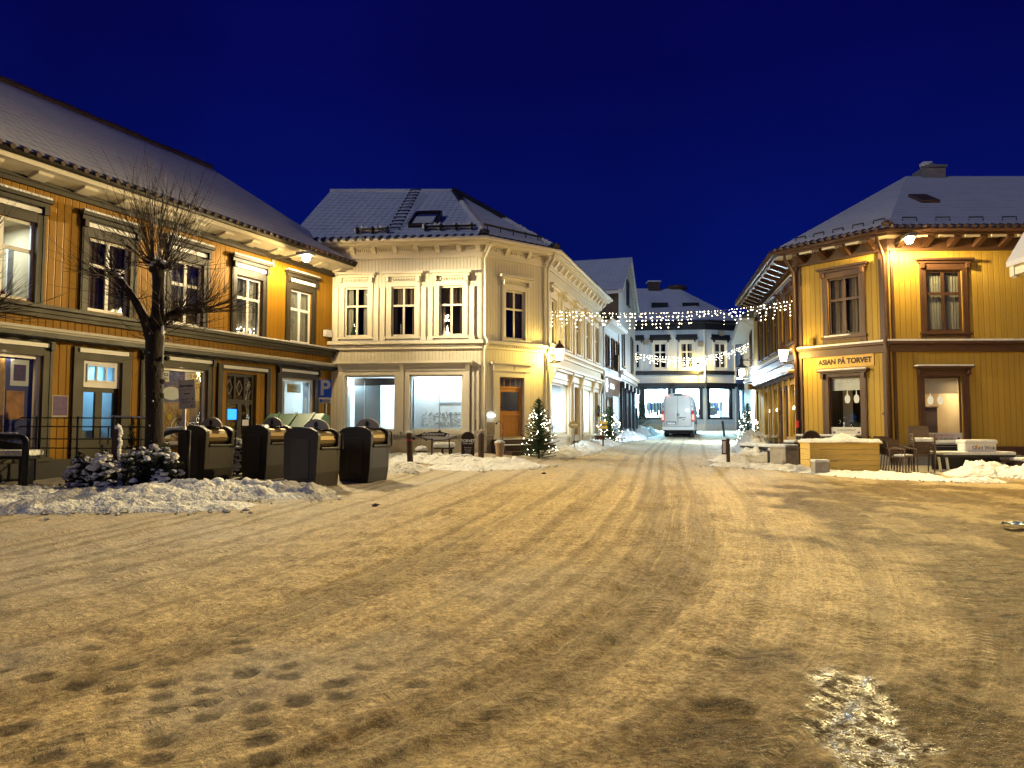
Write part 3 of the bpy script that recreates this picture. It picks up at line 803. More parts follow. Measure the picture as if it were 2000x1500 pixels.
def bank(name, pts, width, height, mat, seed=0, chunk=3.2, skew=0., res=.07, taper=.5):
    """ridge of ploughed snow along a line of ground points"""
    P = np.array([(p[0], p[1]) for p in pts], float)
    seg = np.sqrt(((P[1:] - P[:-1]) ** 2).sum(1)); cum = np.concatenate([[0], np.cumsum(seg)]); L = cum[-1]
    nu = max(8, int(L / res)); nv = max(8, int(2 * width / res))
    u = np.linspace(0, L, nu); cx = np.interp(u, cum, P[:, 0]); cy = np.interp(u, cum, P[:, 1])
    tx = np.gradient(cx); ty = np.gradient(cy); l = np.hypot(tx, ty); tx /= l; ty /= l
    v = np.linspace(-1, 1, nv)
    wv_ = width * (.75 + .5 * vn(u * .7, u * 0 + seed, seed))
    Xg = cx[:, None] - ty[:, None] * v[None] * wv_[:, None]; Yg = cy[:, None] + tx[:, None] * v[None] * wv_[:, None]
    hh = height if np.isscalar(height) else np.interp(u, np.linspace(0, L, len(height)), height)
    hh = hh * (.55 + .9 * vn(u * .9, u * 0, seed + 3))
    endf = np.clip(np.minimum(u, L - u) / taper, 0, 1) ** .6
    prof = np.clip(1 - np.abs(v - skew * .5) ** 1.7 / (1 + abs(skew) * .5), 0, 1) ** .8
    base = (hh * endf)[:, None] * prof[None]
    d1, c1 = worley(Xg * chunk, Yg * chunk, seed); d2, c2 = worley(Xg * chunk * 2.3, Yg * chunk * 2.3, seed + 9)
    d3, c3_ = worley(Xg * chunk * 4.6, Yg * chunk * 4.6, seed + 21)
    wx_ = (fbm(Xg * 4, Yg * 4, 3, seed + 5) - .45) * .5
    blk = lambda d, c, lo: np.clip((1 - d - wx_ * .4) * 2.2, 0, .95) * (lo + c)
    lump = blk(d1, c1, .15) * .50 + blk(d2, c2, .1) * .36 + blk(d3, c3_, .05) * .20
    edge = (np.clip(1 - np.abs(v), 0, 1) ** .5)[None] * endf[:, None]
    Zg = Hn(Xg, Yg) - .05 + base * (.40 + .8 * lump) + lump * edge * .17 * np.clip(np.mean(hh) / .25, .45, 1.1) + edge * .05 + edge * (fbm(Xg * 9, Yg * 9, 4, seed) - .45) * .08
    idx = np.arange(nu * nv).reshape(nu, nv)
    q = np.stack([idx[:-1, :-1], idx[1:, :-1], idx[1:, 1:], idx[:-1, 1:]], -1).reshape(-1, 4)
    V_ = np.stack([Xg.ravel(), Yg.ravel(), Zg.ravel()], 1).tolist(); Q_ = q.tolist(); rc = random.Random(seed + 50)
    for i in range(int(L * 16)):                       # loose crumbs along both edges
        k = rc.randrange(nu); sd = rc.choice((-1, 1)) * (1 + abs(rc.gauss(0, .28))) * rc.uniform(.8, 1.05); s = rc.uniform(.018, .055) * (1.5 if rc.random() < .12 else 1)
        x = cx[k] - ty[k] * sd * wv_[k] + rc.gauss(0, .05); y = cy[k] + tx[k] * sd * wv_[k] + rc.gauss(0, .05); z = H(x, y) + s * .3; b_ = len(V_)
        for dx, dy, dz in ((1, 0, 0), (-1, 0, 0), (0, 1, 0), (0, -1, 0), (0, 0, .8), (0, 0, -.8)): V_.append((x + dx * s * rc.uniform(.6, 1.3), y + dy * s * rc.uniform(.6, 1.3), z + dz * s * rc.uniform(.6, 1.2)))
        for f_ in ((0, 2, 4), (2, 1, 4), (1, 3, 4), (3, 0, 4), (2, 0, 5), (1, 2, 5), (3, 1, 5), (0, 3, 5)): Q_.append([b_ + t_ for t_ in f_])
    me = bpy.data.meshes.new(name); me.from_pydata(V_, [], Q_)
    me.polygons.foreach_set('use_smooth', np.arange(len(Q_)) < len(q))
    me.materials.append(mat)
    o = bpy.data.objects.new(name, me); C.objects.link(o); o['kind'] = 'stuff'
    return o

# ------------------------------------------------------------------ A: long ochre timber building, left
A1 = (-5.67, 23.0); AS = (.405, .914)
A0 = (A1[0] - 16.5 * AS[0], A1[1] - 16.5 * AS[1])
def build_left():
    root = thing('timber_building', 'long mustard-yellow timber shop building with dark window frames and snowy roof', 'building', (A1[0], A1[1], .7))
    fr = Frame(A0, A1); L = fr.L
    ops = []
    specs = [((-68, 437, 68, 592), 'lit'), ((170, 474, 252, 612), 'darkcurtain'), ((332, 512, 395, 635), 'darkcurtain'), ((460, 541, 511, 656), 'veil'), ((565, 566, 608, 671), 'veil')]
    zt, zb = 5.55, 4.20
    rects = []
    for (r, k) in specs:
        a, b, c, d = fr.rect(*r); rects.append((a, b, c, d))
    zc = sum(r[2] for r in rects[1:]) / 4; zd = sum(r[3] for r in rects[1:]) / 4
    for (r, k), q in zip(specs, rects):
        a, b = q[0], q[1]
        if b - a > 1.25: a = b - 1.25
        w, o = window(root, fr, (a, b, zc, zd), darktrim, whitepaint, cw=.17, split=.37, head=darktrim, headsnow=True, headp=.17, headh=.16, headw=.07, casetop=.34,
                      inside='room' if k == 'lit' else k, sill=False, sw=.06)
        mb = fr.mb(); mb.box(a - .06, b + .06, .052, .09, zd + .20, zd + .29); mb.build('white_board', whitepaint, w)
        if k == 'lit':
            for i in range(4):
                x = a + .12 + i * .28
                mb = fr.mb(); mb.box(x, x + .11, -.42, -.38, zc, zc + 1.05); mb.build('white_post', whitepaint, w)
            mb = fr.mb(); mb.ico(((a + b) / 2 + .2, -.35, zc + .12), (.13, .08, .12), 1, .2); mb.build('red_flowers', redpaint, w)
            area_light(w, fr.W((a + b) / 2, -.6, zd - .05), .7, .4, 55, (.75, .9, 1))
        if r[0] == 460:
            mb = fr.mb()
            for i in range(26): mb.ico((a + .1 + rnd.random() * (b - a - .2), -.16 + rnd.uniform(-.02, .02), zc + .06 + rnd.random() * .17), .014, 1)
            mb.build('window_lights', bulbw, w)
            mb = fr.mb()
            for i in range(8): mb.ico((a + .12 + i * (b - a - .2) / 8, -.22, zc + .08), (.1, .06, .09), 1, .3)
            mb.build('window_plants', leafdark, w)
        ops.append(o)
    # ground floor
    def sh(r): return fr.rect(*r)
    s1 = sh((-120, 690, 79, 893)); s1 = (s1[1] - 2.35, s1[1], .98, s1[3])
    d1 = sh((158, 705, 234, 880)); d1 = (d1[0], d1[1], .72, d1[3])
    s2 = sh((312, 722, 403, 840)); s2 = (s2[1] - 1.75, s2[1], 1.15, s2[3])
    d2 = sh((442, 722, 500, 850)); d2 = (d2[0], d2[1], .75, d2[3])
    s3 = sh((548, 735, 613, 822)); s3 = (s3[0], s3[1], 1.2, s3[3])
    ztop = (s1[3] + s2[3] + s3[3]) / 3
    s1 = (*s1[:3], ztop); s2 = (*s2[:3], ztop); s3 = (*s3[:3], ztop); d1 = (*d1[:3], ztop); d2 = (*d2[:3], ztop)
    for k, r in (('shop_window', s1), ('shop_window', s2), ('shop_window', s3)):
        lit = r is s3
        w, o = window(root, fr, r, darktrim, whitepaint, cw=.19, cols=1, split=0, casetop=.28, head=darktrim, headp=.16, headw=.06, headh=.10, headsnow=False, inside=None, sill=True, sw=.07, glassm=shopglass, name='shop_window')
        mb = fr.mb(); mb.box(r[0] - .12, r[1] + .12, .052, .085, r[3] + .17, r[3] + .25); mb.build('white_board', whitepaint, w)
        room(w, fr, r[0] - .1, r[1] + .1, r[2] - .1, r[3] + .1, 1.6, shopwall if lit else roomwall)
        a, b, c, d = r
        n = -.14
        def card(x0, x1, z0, z1, m, nm='poster', dn=0):
            mb = fr.mb(); mb.box(x0, x1, n - .006 + dn, n + dn, z0, z1); return mb.build(nm, m, w)
        if r is s1:
            card(a + .1, b - .62, c + .1, d - .02, posterbrown)
            card(b - .60, b - .08, c + .1, d - .02, posterblue, dn=-.002)
            card(b - .52, b - .17, d - .62, d - .1, whiteprint, 'poster', .006); card(b - .46, b - .23, d - .52, d - .2, purpleposter, 'poster', .012)
            card(b - .58, b - .24, c + .75, d - .72, posterorange, 'poster', .006)
            card(b - 1.5, b - .72, c + .62, c + 1.02, labelyellow, 'poster', .006)
            card(b - 1.42, b - .82, c + .72, c + .9, ink, 'poster', .012)
            text('lettering', 'EWJ', .19, fr.text(b - 1.1, n + .02, c + .815), labelyellow, w, .002)
            area_light(w, fr.W(b - .8, -.8, d - .1), 1.5, .4, 16, (1, .8, .5))
            area_light(w, fr.W(b - .8, -.05, d + .05), 1.5, .05, 3, (1, .82, .55))
            mb = fr.mb()                                  # wavy pale potato sticks on the poster
            for i in range(26):
                x = a + .3 + rnd.random() * 1.25; z = c + 1.05 + rnd.random() * .8
                mb.tube([(x, n + .012, z), (x + rnd.uniform(-.08, .08), n + .014, z + .16), (x + rnd.uniform(-.1, .1), n + .012, z + .32)], .018, 5)
            mb.build('poster_print', pbr('fried_potato', (.50, .32, .10), .6), w)
        elif r is s2:
            card(a + .08, b - .08, c + .08, d - .05, posterblue)
            card(a + .08, b - .62, c + .08, d - .83, posterbrown, 'poster', .006)
            card(b - .60, b - .40, c + .2, d - .95, posterorange, 'poster', .006)
            card(b - .56, b - .10, d - .34, d - .07, whiteprint, 'poster', .006); card(a + .35, a + .72, d - .34, d - .07, whiteprint, 'poster', .006)
            text('lettering', 'Lyca', .15, fr.text(b - .27, n + .016, d - .16), ink, w, .001); text('lettering', 'mobile', .085, fr.text(b - .27, n + .016, d - .27), ink, w, .001)
            text('lettering', 'Lyca', .15, fr.text(a + .56, n + .016, d - .16), ink, w, .001); text('lettering', 'mobile', .085, fr.text(a + .56, n + .016, d - .27), ink, w, .001)
            mb = fr.mb(); mb.prism([(b - .95 + .28 * math.cos(t * math.pi / 12), d - .62 + .16 * math.sin(t * math.pi / 12)) for t in range(24)], n + .004, n + .01, 'y'); mb.build('poster', whiteprint, w)
            mb = fr.mb()
            for t in range(24):
                t0, t1 = t * math.pi / 12, (t + 1) * math.pi / 12; q = lambda rr, tt: (b - .68 + rr * math.cos(tt), n + .012, c + .42 + rr * math.sin(tt))
                mb.face([q(.235, t0), q(.235, t1), q(.262, t1), q(.262, t0)])
            mb.build('poster_print', whiteprint, w)
            text('lettering', '69', .26, fr.text(b - .70, n + .016, c + .47), whiteprint, w, .001)
            for i, (x, z, rr) in enumerate(((a + .55, d - 1.0, .09), (a + .6, d - 1.35, .1), (a + .75, d - 1.2, .08), (a + .4, d - 1.5, .08))):
                mb = fr.mb(); mb.lathe([(0, .0), (rr, .0), (rr * .8, .02), (rr * .35, .015)], 12); 
                for v in mb.bm.verts:
                    p = fr.M.inverted() @ v.co; v.co = fr.W(x + p.x, n + .008 + p.z, z + p.y)
                mb.build('poster_print', posterorange if i % 2 else labelyellow, w)
            card(b - .22, b - .10, d - .78, d - .46, cardgrey, 'poster', .006)
            card(a + .5, b - .95, c + .15, c + .3, whiteprint, 'poster', .010)
            area_light(w, fr.W((a + b) / 2, -.05, d + .02), .9, .05, 3.5, (1, .8, .5))
        else:
            card(a + .06, a + .32, c + .1, d - .08, cardgrey); card(b - .34, b - .08, c + .1, d - .08, purpleposter); card(b - .27, b - .15, c + .3, d - .55, posterbrown, 'poster', .006)
            card(a + .42, b - .44, d - .42, d - .16, labelyellow, 'poster', .006)
            text('lettering', 'Dropin', .12, fr.text((a + b) / 2, n + .012, d - .24), ink, w, .001); text('lettering', 'barber', .08, fr.text((a + b) / 2, n + .012, d - .35), whiteprint, w, .001)
            card(a + .4, b - .4, c + .08, c + .4, cardgrey, 'poster', -.004)
            area_light(w, fr.W((a + b) / 2, -.8, d - .02), .8, .7, 30, (.72, .92, 1))
        ops.append(o)
    # doors
    a, b, c, d = d1
    dr = fr.mb(); dr.box(a - .22, a, -.02, .06, c, d + .26); dr.box(b, b + .22, -.02, .06, c, d + .26); dr.box(a, b, -.02, .057, d, d + .26)
    dr.box(a, b, -.14, -.08, c, c + .62); dr.box(a, b, -.14, -.08, d - .68, d - .58)
    xm = (a + b) / 2
    for x0, x1 in ((a, a + .10), (xm - .08, xm + .08), (b - .10, b)): dr.box(x0, x1, -.14, -.076, c + .62, d - .68)
    w = dr.build('door', darktrim, root)
    mb = fr.mb(); mb.box(a - .12, b + .12, .062, .095, d + .15, d + .24); mb.build('white_board', whitepaint, w)
    mb = fr.mb(); mb.box(a + .02, b - .02, -.112, -.106, c + .62, d - .68); mb.build('pane', paneglass, w)
    mb = fr.mb()
    mb.box(a + .01, b - .01, -.12, -.03, d - .58, d - .46); mb.box(a + .01, b - .01, -.12, -.03, d - .07, d)
    mb.box(a + .01, a + .10, -.12, -.03, d - .46, d - .07); mb.box(b - .10, b - .01, -.12, -.03, d - .46, d - .07)
    tr_ = mb.build('transom_frame', whitepaint, w)
    wd = (b - a - .3) / 3
    mb = fr.mb()
    for i in range(4): mb.box(a + .12 + i * (wd + .01), a + .15 + i * (wd + .01), -.08, -.005, d - .45, d - .08)
    mb.box(a + .12, b - .1, -.07, -.01, d - .46, d - .42); mb.box(a + .12, b - .1, -.05, -.0, d - .12, d - .08)
    mb.build('transom_sash', whitepaint, tr_)
    mb = fr.mb(); mb.box(a + .1, b - .1, -.118, -.112, d - .46, d - .07); mb.build('pane', shopglass, tr_)
    rm = room(w, fr, a, b, c, d, 2.2, shopwall, n0=-.15)
    mb = fr.mb(); mb.box(a + .05, b - .05, -1.0, -.5, c + .55, c + .78); mb.box(a + .1, a + .2, -1.0, -.5, c, c + .55); mb.box(a, b, -1.3, -1.25, c + 1.15, d - .7); mb.build('shop_counter', shopgrey, w)
    area_light(w, fr.W(xm, -.9, d - .05), .6, .8, 14, (.25, .62, 1))
    ops.append(d1)
    a, b, c, d = d2
    mb = fr.mb()
    mb.box(a - .34, a - .20, -.02, .07, c, d + .22); mb.box(b + .34, b + .48, -.02, .07, c, d + .22); mb.box(a - .2, b + .34, -.02, .067, d + .06, d + .22)
    mb.box(a, a + .10, -.13, -.07, c, d); mb.box(b - .10, b, -.13, -.07, c, d); mb.box(a + .1, b - .1, -.13, -.072, d - .07, d); mb.box(a + .1, b - .1, -.13, -.066, d - .82, d - .70)
    xm = (a + b) / 2; mb.box(xm - .07, xm + .07, -.13, -.068, c, d - .82); mb.box(a + .1, b - .1, -.132, -.071, c, c + .45)
    for i in (1, 2): x = a + (b - a) * i / 3; mb.box(x - .035, x + .035, -.13, -.072, d - .70, d - .07)
    w = mb.build('door', darktrim, root)
    mb = fr.mb(); mb.box(a - .2, b + .34, .07, .10, d + .10, d + .18); mb.build('white_board', whitepaint, w)
    mb = fr.mb(); mb.box(a + .04, b - .04, -.105, -.10, c + .2, d - .04); mb.build('pane', paneglass, w)
    mb = fr.mb()
    for i in range(3):
        x = a + (b - a) * (i + .5) / 3; z = d - .38
        for q in range(4):
            t0, t1 = q * math.pi / 2, (q + 1) * math.pi / 2
            mb.tube([(x + .11 * math.cos(t0), -.096, z + .2 * math.sin(t0)), (x + .11 * math.cos(t1), -.096, z + .2 * math.sin(t1))], .012, 4)
    mb.build('leaded_bars', hingegrey, w)
    mb = fr.mb(); mb.box(a + .14, xm - .1, -.095, -.06, c + 1.02, c + 1.30, b=.02); sg = mb.build('lit_sign', bluescreen, w)
    mb = fr.mb(); mb.box(xm + .14, b - .16, -.098, -.094, c + .86, c + 1.02); mb.build('notice', whiteprint, w)
    room(w, fr, a, b, c, d, 1., interior, n0=-.14)
    ops.append(d2)
    # purple poster on the boards between shop window and door
    q = fr.rect(100, 772, 132, 815)
    mb = fr.mb(); mb.box(q[0], q[1], 0, .02, q[2], q[3]); pp = mb.build('wall_poster', hingegrey, root)
    mb = fr.mb(); mb.box(q[0] + .03, q[1] - .02, .02, .024, q[2] + .04, q[3] - .02); mb.build('poster_print', purpleposter, pp)
    wall(root, fr, 0, L, .0, 6.56, ops, ochre)
    mb = fr.mb(); mb.box(-.05, L + .02, 0, .06, .0, .92); mb.build('plinth', blacktrim, root)
    # belts
    mb = fr.mb()
    mb.box(-.05, L, 0, .10, 3.78, 3.86); mb.box(-.05, L, 0, .15, 3.86, 3.95); mb.box(-.05, L + .02, 0, .24, 3.95, 4.02)
    mb.build('belt_cornice', darktrim, root)
    mb = fr.mb(); mb.box(9.2, L - .02, .02, .225, 4.02, 4.065, b=.015); mb.build('belt_snow', snowm, root)
    mb = fr.mb(); mb.box(0, L + .05, 0, .30, 3.50, 3.56); mb.box(0, L + .05, .06, .26, 3.46, 3.50); mb.build('awning_rail', pbr('awning_metal', (.36, .33, .28), .5), root)
    mb = fr.mb(); mb.box(0, L + .05, 0, .24, 3.37, 3.455)
    for i in range(40): mb.tube([(L - .3 - i * .4, .2, 3.37), (L - .5 - i * .4, .2, 3.34), (L - .7 - i * .4, .2, 3.37)], .03, 5)
    mb.build('folded_awning', blacktrim, root)
    mb = fr.mb(); mb.box(L - .05, L, 0, .04, .92, 6.4); mb.build('corner_board', ochre, root)
    # eaves
    zc0 = 6.42
    mb = fr.mb(); mb.box(-.05, L + .05, 0, .08, zc0 - .05, zc0 + .12); mb.box(-.05, L + .06, .08, .12, zc0 + .04, zc0 + .12); mb.build('dark_frieze', darktrim, root)
    mb = fr.mb()
    mb.face([(-.2, .05, zc0 + .10), (L + .35, .05, zc0 + .10), (L + .35, .62, zc0 + .20), (-.2, .62, zc0 + .20)])
    mb.box(-.2, L + .4, .58, .64, zc0 + .18, zc0 + .36)
    mb.face([(L + .35, .05, zc0 + .10), (L + .35, .62, zc0 + .20), (L + .35, .62, zc0 + .42), (L + .35, .05, zc0 + .72)])
    mb.build('eaves_soffit', creamsoffit, root, recalc=False)
    mb = fr.mb()
    k = int(L / .95)
    for i in range(k):
        x = L - .25 - i * .95
        mb.prism([(.12, zc0 + .07), (.18, zc0 + .06), (.44, zc0 + .12), (.48, zc0 + .17), (.12, zc0 + .13)], x - .15, x + .15, 'x')
    mb.build('eaves_brackets', creamsoffit, root)
    mb = fr.mb(); mb.tube([(-.2, .68, zc0 + .33), (L + .4, .68, zc0 + .33)], .06, 10); g = mb.build('gutter', darktrim, root, smooth=True)
    def ap(s, n, z): return tuple(fr.W(s, n, z))
    ze = zc0 + .40
    rb = 4.0; zr = 10.1
    f1 = [ap(-.2, .72, ze), ap(L + .42, .72, ze), ap(L - 1.5, -rb, zr), ap(-.2, -rb, zr)]
    f2 = [ap(L + .42, .72, ze), ap(L + .42, -rb * 2 - .7, ze), ap(L - 1.5, -rb, zr)]
    f3 = [ap(L + .42, -rb * 2 - .7, ze), ap(-.2, -rb * 2 - .7, ze), ap(-.2, -rb, zr), ap(L - 1.5, -rb, zr)]
    roof_mesh(root, [f1, f2, f3], roofA)
    mb = MB(); pts = [Vector(ap(s, -rb, zr + .02)) for s in np.linspace(-.2, L - 1.5, 60)]
    mb.tube([p + Vector((0, 0, .03 * rnd.random())) for p in pts], .09, 7); mb.build('ridge_cap', tilered, root)
    eave_tiles(root, ap(-.2, .72, 0)[:2], ap(L + .42, .72, 0)[:2], ze - .03, tilered)
    mb = fr.mb(); mb.box(L, L + .0, -8, 0, 0, 6.6)
    mb.face([(L, 0, 0), (L, -8, 0), (L, -8, 6.6), (L, 0, 6.6)], [(0, 0), (8, 0), (8, 6.6), (0, 6.6)]); mb.build('end_wall', ochre, root, recalc=False)
    # downpipe
    mb = fr.mb(); mb.tube([(L + .18, .66, zc0 + .28), (L + .18, .64, zc0 + .05), (L + .10, .25, zc0 - .35), (L + .04, .12, zc0 - .6), (L + .04, .12, 3.2), (L + .04, .12, .75)], .055, 10); mb.build('downpipe', creamtrim, root, smooth=True)
    # small white box on the wall
    q = fr.rect(631, 645, 644, 658); mb = fr.mb(); mb.box(q[0], q[1], 0, .12, q[2], q[3], b=.01); mb.build('meter_box', whitepaint, root)
    return fr
frA = build_left()

# ------------------------------------------------------------------ B: cream corner building
BP = [(-7.1, 22.93), (-.96, 22.3), (1.14, 23.9), (4.11, 33.1)]
def shop_case(root, fr, r, mat, cw=.16, name='shop_window', plinth=None, bracket=True):
    """big shop window with pilasters and a cornice. r = glass opening"""
    a, b, c, d = r
    mb = fr.mb()
    mb.box(a - cw, a, -.02, .06, c - .04, d + .14); mb.box(b, b + cw, -.02, .06, c - .04, d + .14); mb.box(a, b, -.02, .057, d, d + .14)
    mb.box(a - cw - .02, b + cw + .02, 0, .13, c - .12, c - .04)
    mb.box(a, a + .05, -.11, -.05, c, d); mb.box(b - .05, b, -.11, -.05, c, d); mb.box(a + .05, b - .05, -.11, -.052, d - .05, d); mb.box(a + .05, b - .05, -.11, -.052, c, c + .05)
    w = mb.build(name, mat, root)
    mb = fr.mb(); mb.box(a + .02, b - .02, -.09, -.082, c + .02, d - .02); mb.build('pane', shopglass, w)
    return w

def win_rect(fr, px, zc, zd, wd=None):
    a, b, c, d = fr.rect(*px)
    if wd: m = (a + b) / 2; a, b = m - wd / 2, m + wd / 2
    return (a, b, zc, zd)

def build_cream():
    root = thing('corner_building', 'cream weatherboarded corner building with tiled snowy roof and bright empty shop windows', 'building', (-.96, 22.3, .75))
    f1, f2, f3 = Frame(BP[0], BP[1]), Frame(BP[1], BP[2]), Frame(BP[2], BP[3])
    z0, zw, zbelt = .2, 7.06, 4.26
    o1, o2, o3 = [], [], []
    kw = dict(cw=.15, split=.38, head=creamtrim, headp=.22, headh=.16, headw=.12, casetop=.30, sw=.05)
    for px, k in (((674, 559, 719, 655), 'curtain'), ((765, 555, 811, 654), 'valance'), ((857, 554, 906, 654), 'valance')):
        r = win_rect(f1, px, 4.44, 6.02, .78)
        w, o = window(root, f1, r, creamtrim, creamtrim, inside=k, **kw); o1.append(o)
        mb = f1.mb(); mb.box(o[0] - .34, o[0] - .20, 0, .07, 4.30, 6.0); mb.box(o[1] + .20, o[1] + .34, 0, .07, 4.30, 6.0); mb.box(o[0] - .36, o[0] - .18, 0, .10, 4.30, 4.42); mb.box(o[1] + .18, o[1] + .36, 0, .10, 4.30, 4.42)
        mb.box(o[0] - .15, o[1] + .15, 0, .045, 4.30, 4.40); mb.build('pilasters', creamtrim, w)
        mb = f1.mb()
        for i in range(13): x = o[0] - .13 + i * .083; mb.box(x, x + .04, .05, .10, 6.20, 6.27)
        mb.build('dentils', creamtrim, w)
        a, b = o[0], o[1]
        mb = f1.mb()
        if px[0] == 674:
            for i in range(34):
                h = rnd.random(); ang = rnd.random() * 6.28; rr = .11 * (1 - h); mb.ico((a + .22 + rr * math.cos(ang), -.25 + rr * math.sin(ang) * .4, 4.50 + h * .42), .010, 1)
            mb.build('window_lights', bulbw, w)
            mb = f1.mb(); mb.lathe([(.12, 0), (.06, .2), (.07, .2), (0, .45)], 8, (a + .22, -.25, 4.48)); mb.build('small_tree', needles, w)
        elif px[0] == 765:
            for x in (a + .25, a + .33): mb.tube([(x, -.25, 4.5), (x, -.25, 4.86)], .012, 6)
            mb.build('candle', whitepaint, w)
        else:
            for i in range(7): mb.ico((a + .2 + rnd.uniform(-.05, .08), -.25, 5.0 + rnd.uniform(-.05, .12)), .03, 1)
            mb.lathe([(.07, 0), (.03, .12), (.0, .3)], 8, (a + .22, -.25, 4.5)); mb.build('window_lights', bulbw, w)
    r = win_rect(f2, (985, 562, 1026, 660), 4.40, 5.98, .80)
    w, o = window(root, f2, r, creamtrim, creamtrim, inside='valance', **kw); o2.append(o)
    mb = f2.mb()
    for i in range(13): x = o[0] - .13 + i * .085; mb.box(x, x + .04, .05, .10, 6.16, 6.23)
    mb.build('dentils', creamtrim, w)
    for px in ((1074, 581, 1086, 672), (1101, 597, 1111, 685), (1123, 613, 1133, 692), (1144, 625, 1151, 702), (1161, 634, 1168, 708)):
        r = win_rect(f3, px, 4.44, 6.02, .80)
        w, o = window(root, f3, r, creamtrim, creamtrim, inside='valance', **kw); o3.append(o)
        mb = f3.mb(); mb.box(o[0] - .40, o[0] - .22, 0, .07, 4.30, 6.2); mb.box(o[1] + .22, o[1] + .40, 0, .07, 4.30, 6.2); mb.build('pilasters', creamtrim, w)
    # shop fronts
    cool = (.70, .91, 1.0)
    for i, px in enumerate(((674, 732, 772, 842), (800, 731, 904, 842))):
        r = win_rect(f1, px, 1.46, 3.20)
        w = shop_case(root, f1, r, creamtrim); o1.append(r)
        a, b, c, d = r
        room(w, f1, a - .02, b + .35 if i == 0 else b + .02, c - .1, d + .3, 1.6, shopwall)
        if i == 0:
            mb = f1.mb(); mb.box(a + .12, a + .98, -.62, -.58, c - .1, d - .16); mb.build('shop_partition', shopgrey, w)
            mb = f1.mb(); mb.box(a + .1, b, -.60, -.57, d - .28, d - .05); mb.build('dark_beam', interior, w)
            mb = f1.mb(); mb.box(a + .44, a + .46, -.575, -.57, c, d - .16); mb.build('partition_seam', whiteprint, w)
            area_light(w, f1.W(b - .25, -.9, d + .2), .6, .6, 95, cool); area_light(w, f1.W(a + .1, -.35, d), .12, .3, 15, cool)
        else:
            mb = f1.mb(); mb.box(a + .05, b - .02, -.42, -.39, c, d - .02); mb.build('window_screen', shopwall, w)
            mb = f1.mb(); mb.box(a + .86, a + .875, -.388, -.382, c, d); mb.box(a + .88, b - .03, -.388, -.380, c + .83, c + .89); mb.build('screen_seam', shopgrey, w)
            mb = f1.mb()
            for k in range(150):
                x = a + .30 + rnd.random() ** .7 * (b - a - .42); z = c + .12 + int(rnd.random() * 9) * .052 + (.02 if x > a + .85 else 0)
                ln = rnd.uniform(.02, .07)
                if rnd.random() < .75: mb.box(x, x + ln, -.388, -.384, z, z + .014)
                else: mb.tube([(x, -.386, z), (x + .02, -.386, z + .03), (x + .04, -.386, z)], .006, 4)
            mb.build('pencil_townscape', shopgrey, w)
            for x in (a + .32, b - .2): area_light(w, f1.W(x, -.16, d - .1), .1, .1, 7, cool)
            area_light(w, f1.W((a + b) / 2, -.22, d + .1), 1.3, .14, 55, cool)
    mid = (o1[3][1] + o1[4][0]) / 2
    mb = f1.mb()
    L1, R1 = o1[3][0] - .22, o1[4][1] + .24
    mb.box(L1 - .1, R1 + .1, 0, .30, 3.56, 3.63); mb.box(L1 - .05, R1 + .05, 0, .20, 3.50, 3.56); mb.box(L1, R1, 0, .10, 3.34, 3.50)
    for x in (L1 + .02, mid - .06, R1 - .14):
        mb.prism([(0, 3.30), (.09, 3.30), (.26, 3.56), (0, 3.56)], x, x + .12, 'x')
        mb.box(x, x + .12, 0, .10, 1.42, 3.30)
    mb.box(R1 + .05, R1 + .12, 0, .05, 1.3, 3.4); mb.box(R1 + .20, R1 + .27, 0, .05, 1.3, 3.4)
    mb.build('shopfront_cornice', creamtrim, root)
    # chamfer door
    a, b, c, d = f2.rect(974, 738, 1022, 857); c = 1.20; dt = f2.z(998, 758); d = f2.z(998, 737)
    mb = f2.mb(); mb.box(a - .24, a, -.02, .06, c - .1, d + .18); mb.box(b, b + .24, -.02, .06, c - .1, d + .18); mb.box(a, b, -.02, .057, d, d + .18)
    mb.box(a - .26, b + .26, 0, .10, d + .18, d + .40); mb.box(a - .34, b + .34, 0, .20, d + .40, d + .46)
    cs = mb.build('door_surround', creamtrim, root)
    text('house_number', '2', .19, f2.text((a + b) / 2 + .05, .103, d + .29), ink, cs, .002)
    mb = f2.mb()
    mb.box(a, a + .13, -.13, -.07, c, dt); mb.box(b - .13, b, -.13, -.07, c, dt); mb.box(a + .13, b - .13, -.13, -.072, dt - .12, dt); mb.box(a + .13, b - .13, -.13, -.072, c + .74, c + .88); mb.box(a + .13, b - .13, -.13, -.072, c, c + .2)
    mb.box(a + .13, b - .13, -.12, -.09, c + .2, c + .74)
    for i in range(7): x = a + .15 + i * (b - a - .3) / 7; mb.box(x, x + .008, -.09, -.084, c + .2, c + .74)
    mb.box(a, b, -.13, -.05, dt + .005, dt + .05)
    dr = mb.build('door', doorwood, root)
    mb = f2.mb(); mb.box(a + .1, b - .1, -.105, -.10, c + .85, dt - .1); mb.build('pane', paneglass, dr)
    mb = f2.mb()
    for x in np.linspace(a + .02, b - .02, 5): mb.box(x - .012, x + .012, -.10, -.06, dt + .05, d)
    mb.box(a, b, -.10, -.062, d - .03, d); t_ = mb.build('transom', doorwood, root)
    mb = f2.mb(); mb.box(a, b, -.085, -.08, dt + .05, d); mb.build('pane', shopglass, t_)
    mb = f2.mb(); mb.tube([(a + .065, -.07, c + .98), (a + .065, -.03, c + .98), (a + .16, -.03, c + .98)], .012, 6); mb.box(a + .045, a + .085, -.07, -.062, c + .86, c + 1.08); mb.build('handle', blackmetal, dr)
    room(dr, f2, a - .2, b + .2, c, d, 1.1, roomwall, n0=-.14)
    area_light(dr, f2.W((a + b) / 2, -.6, d - .02), .3, .3, 3, (.85, .93, 1))
    o2.append((a, b, c - .1, d))
    mb = f2.mb()
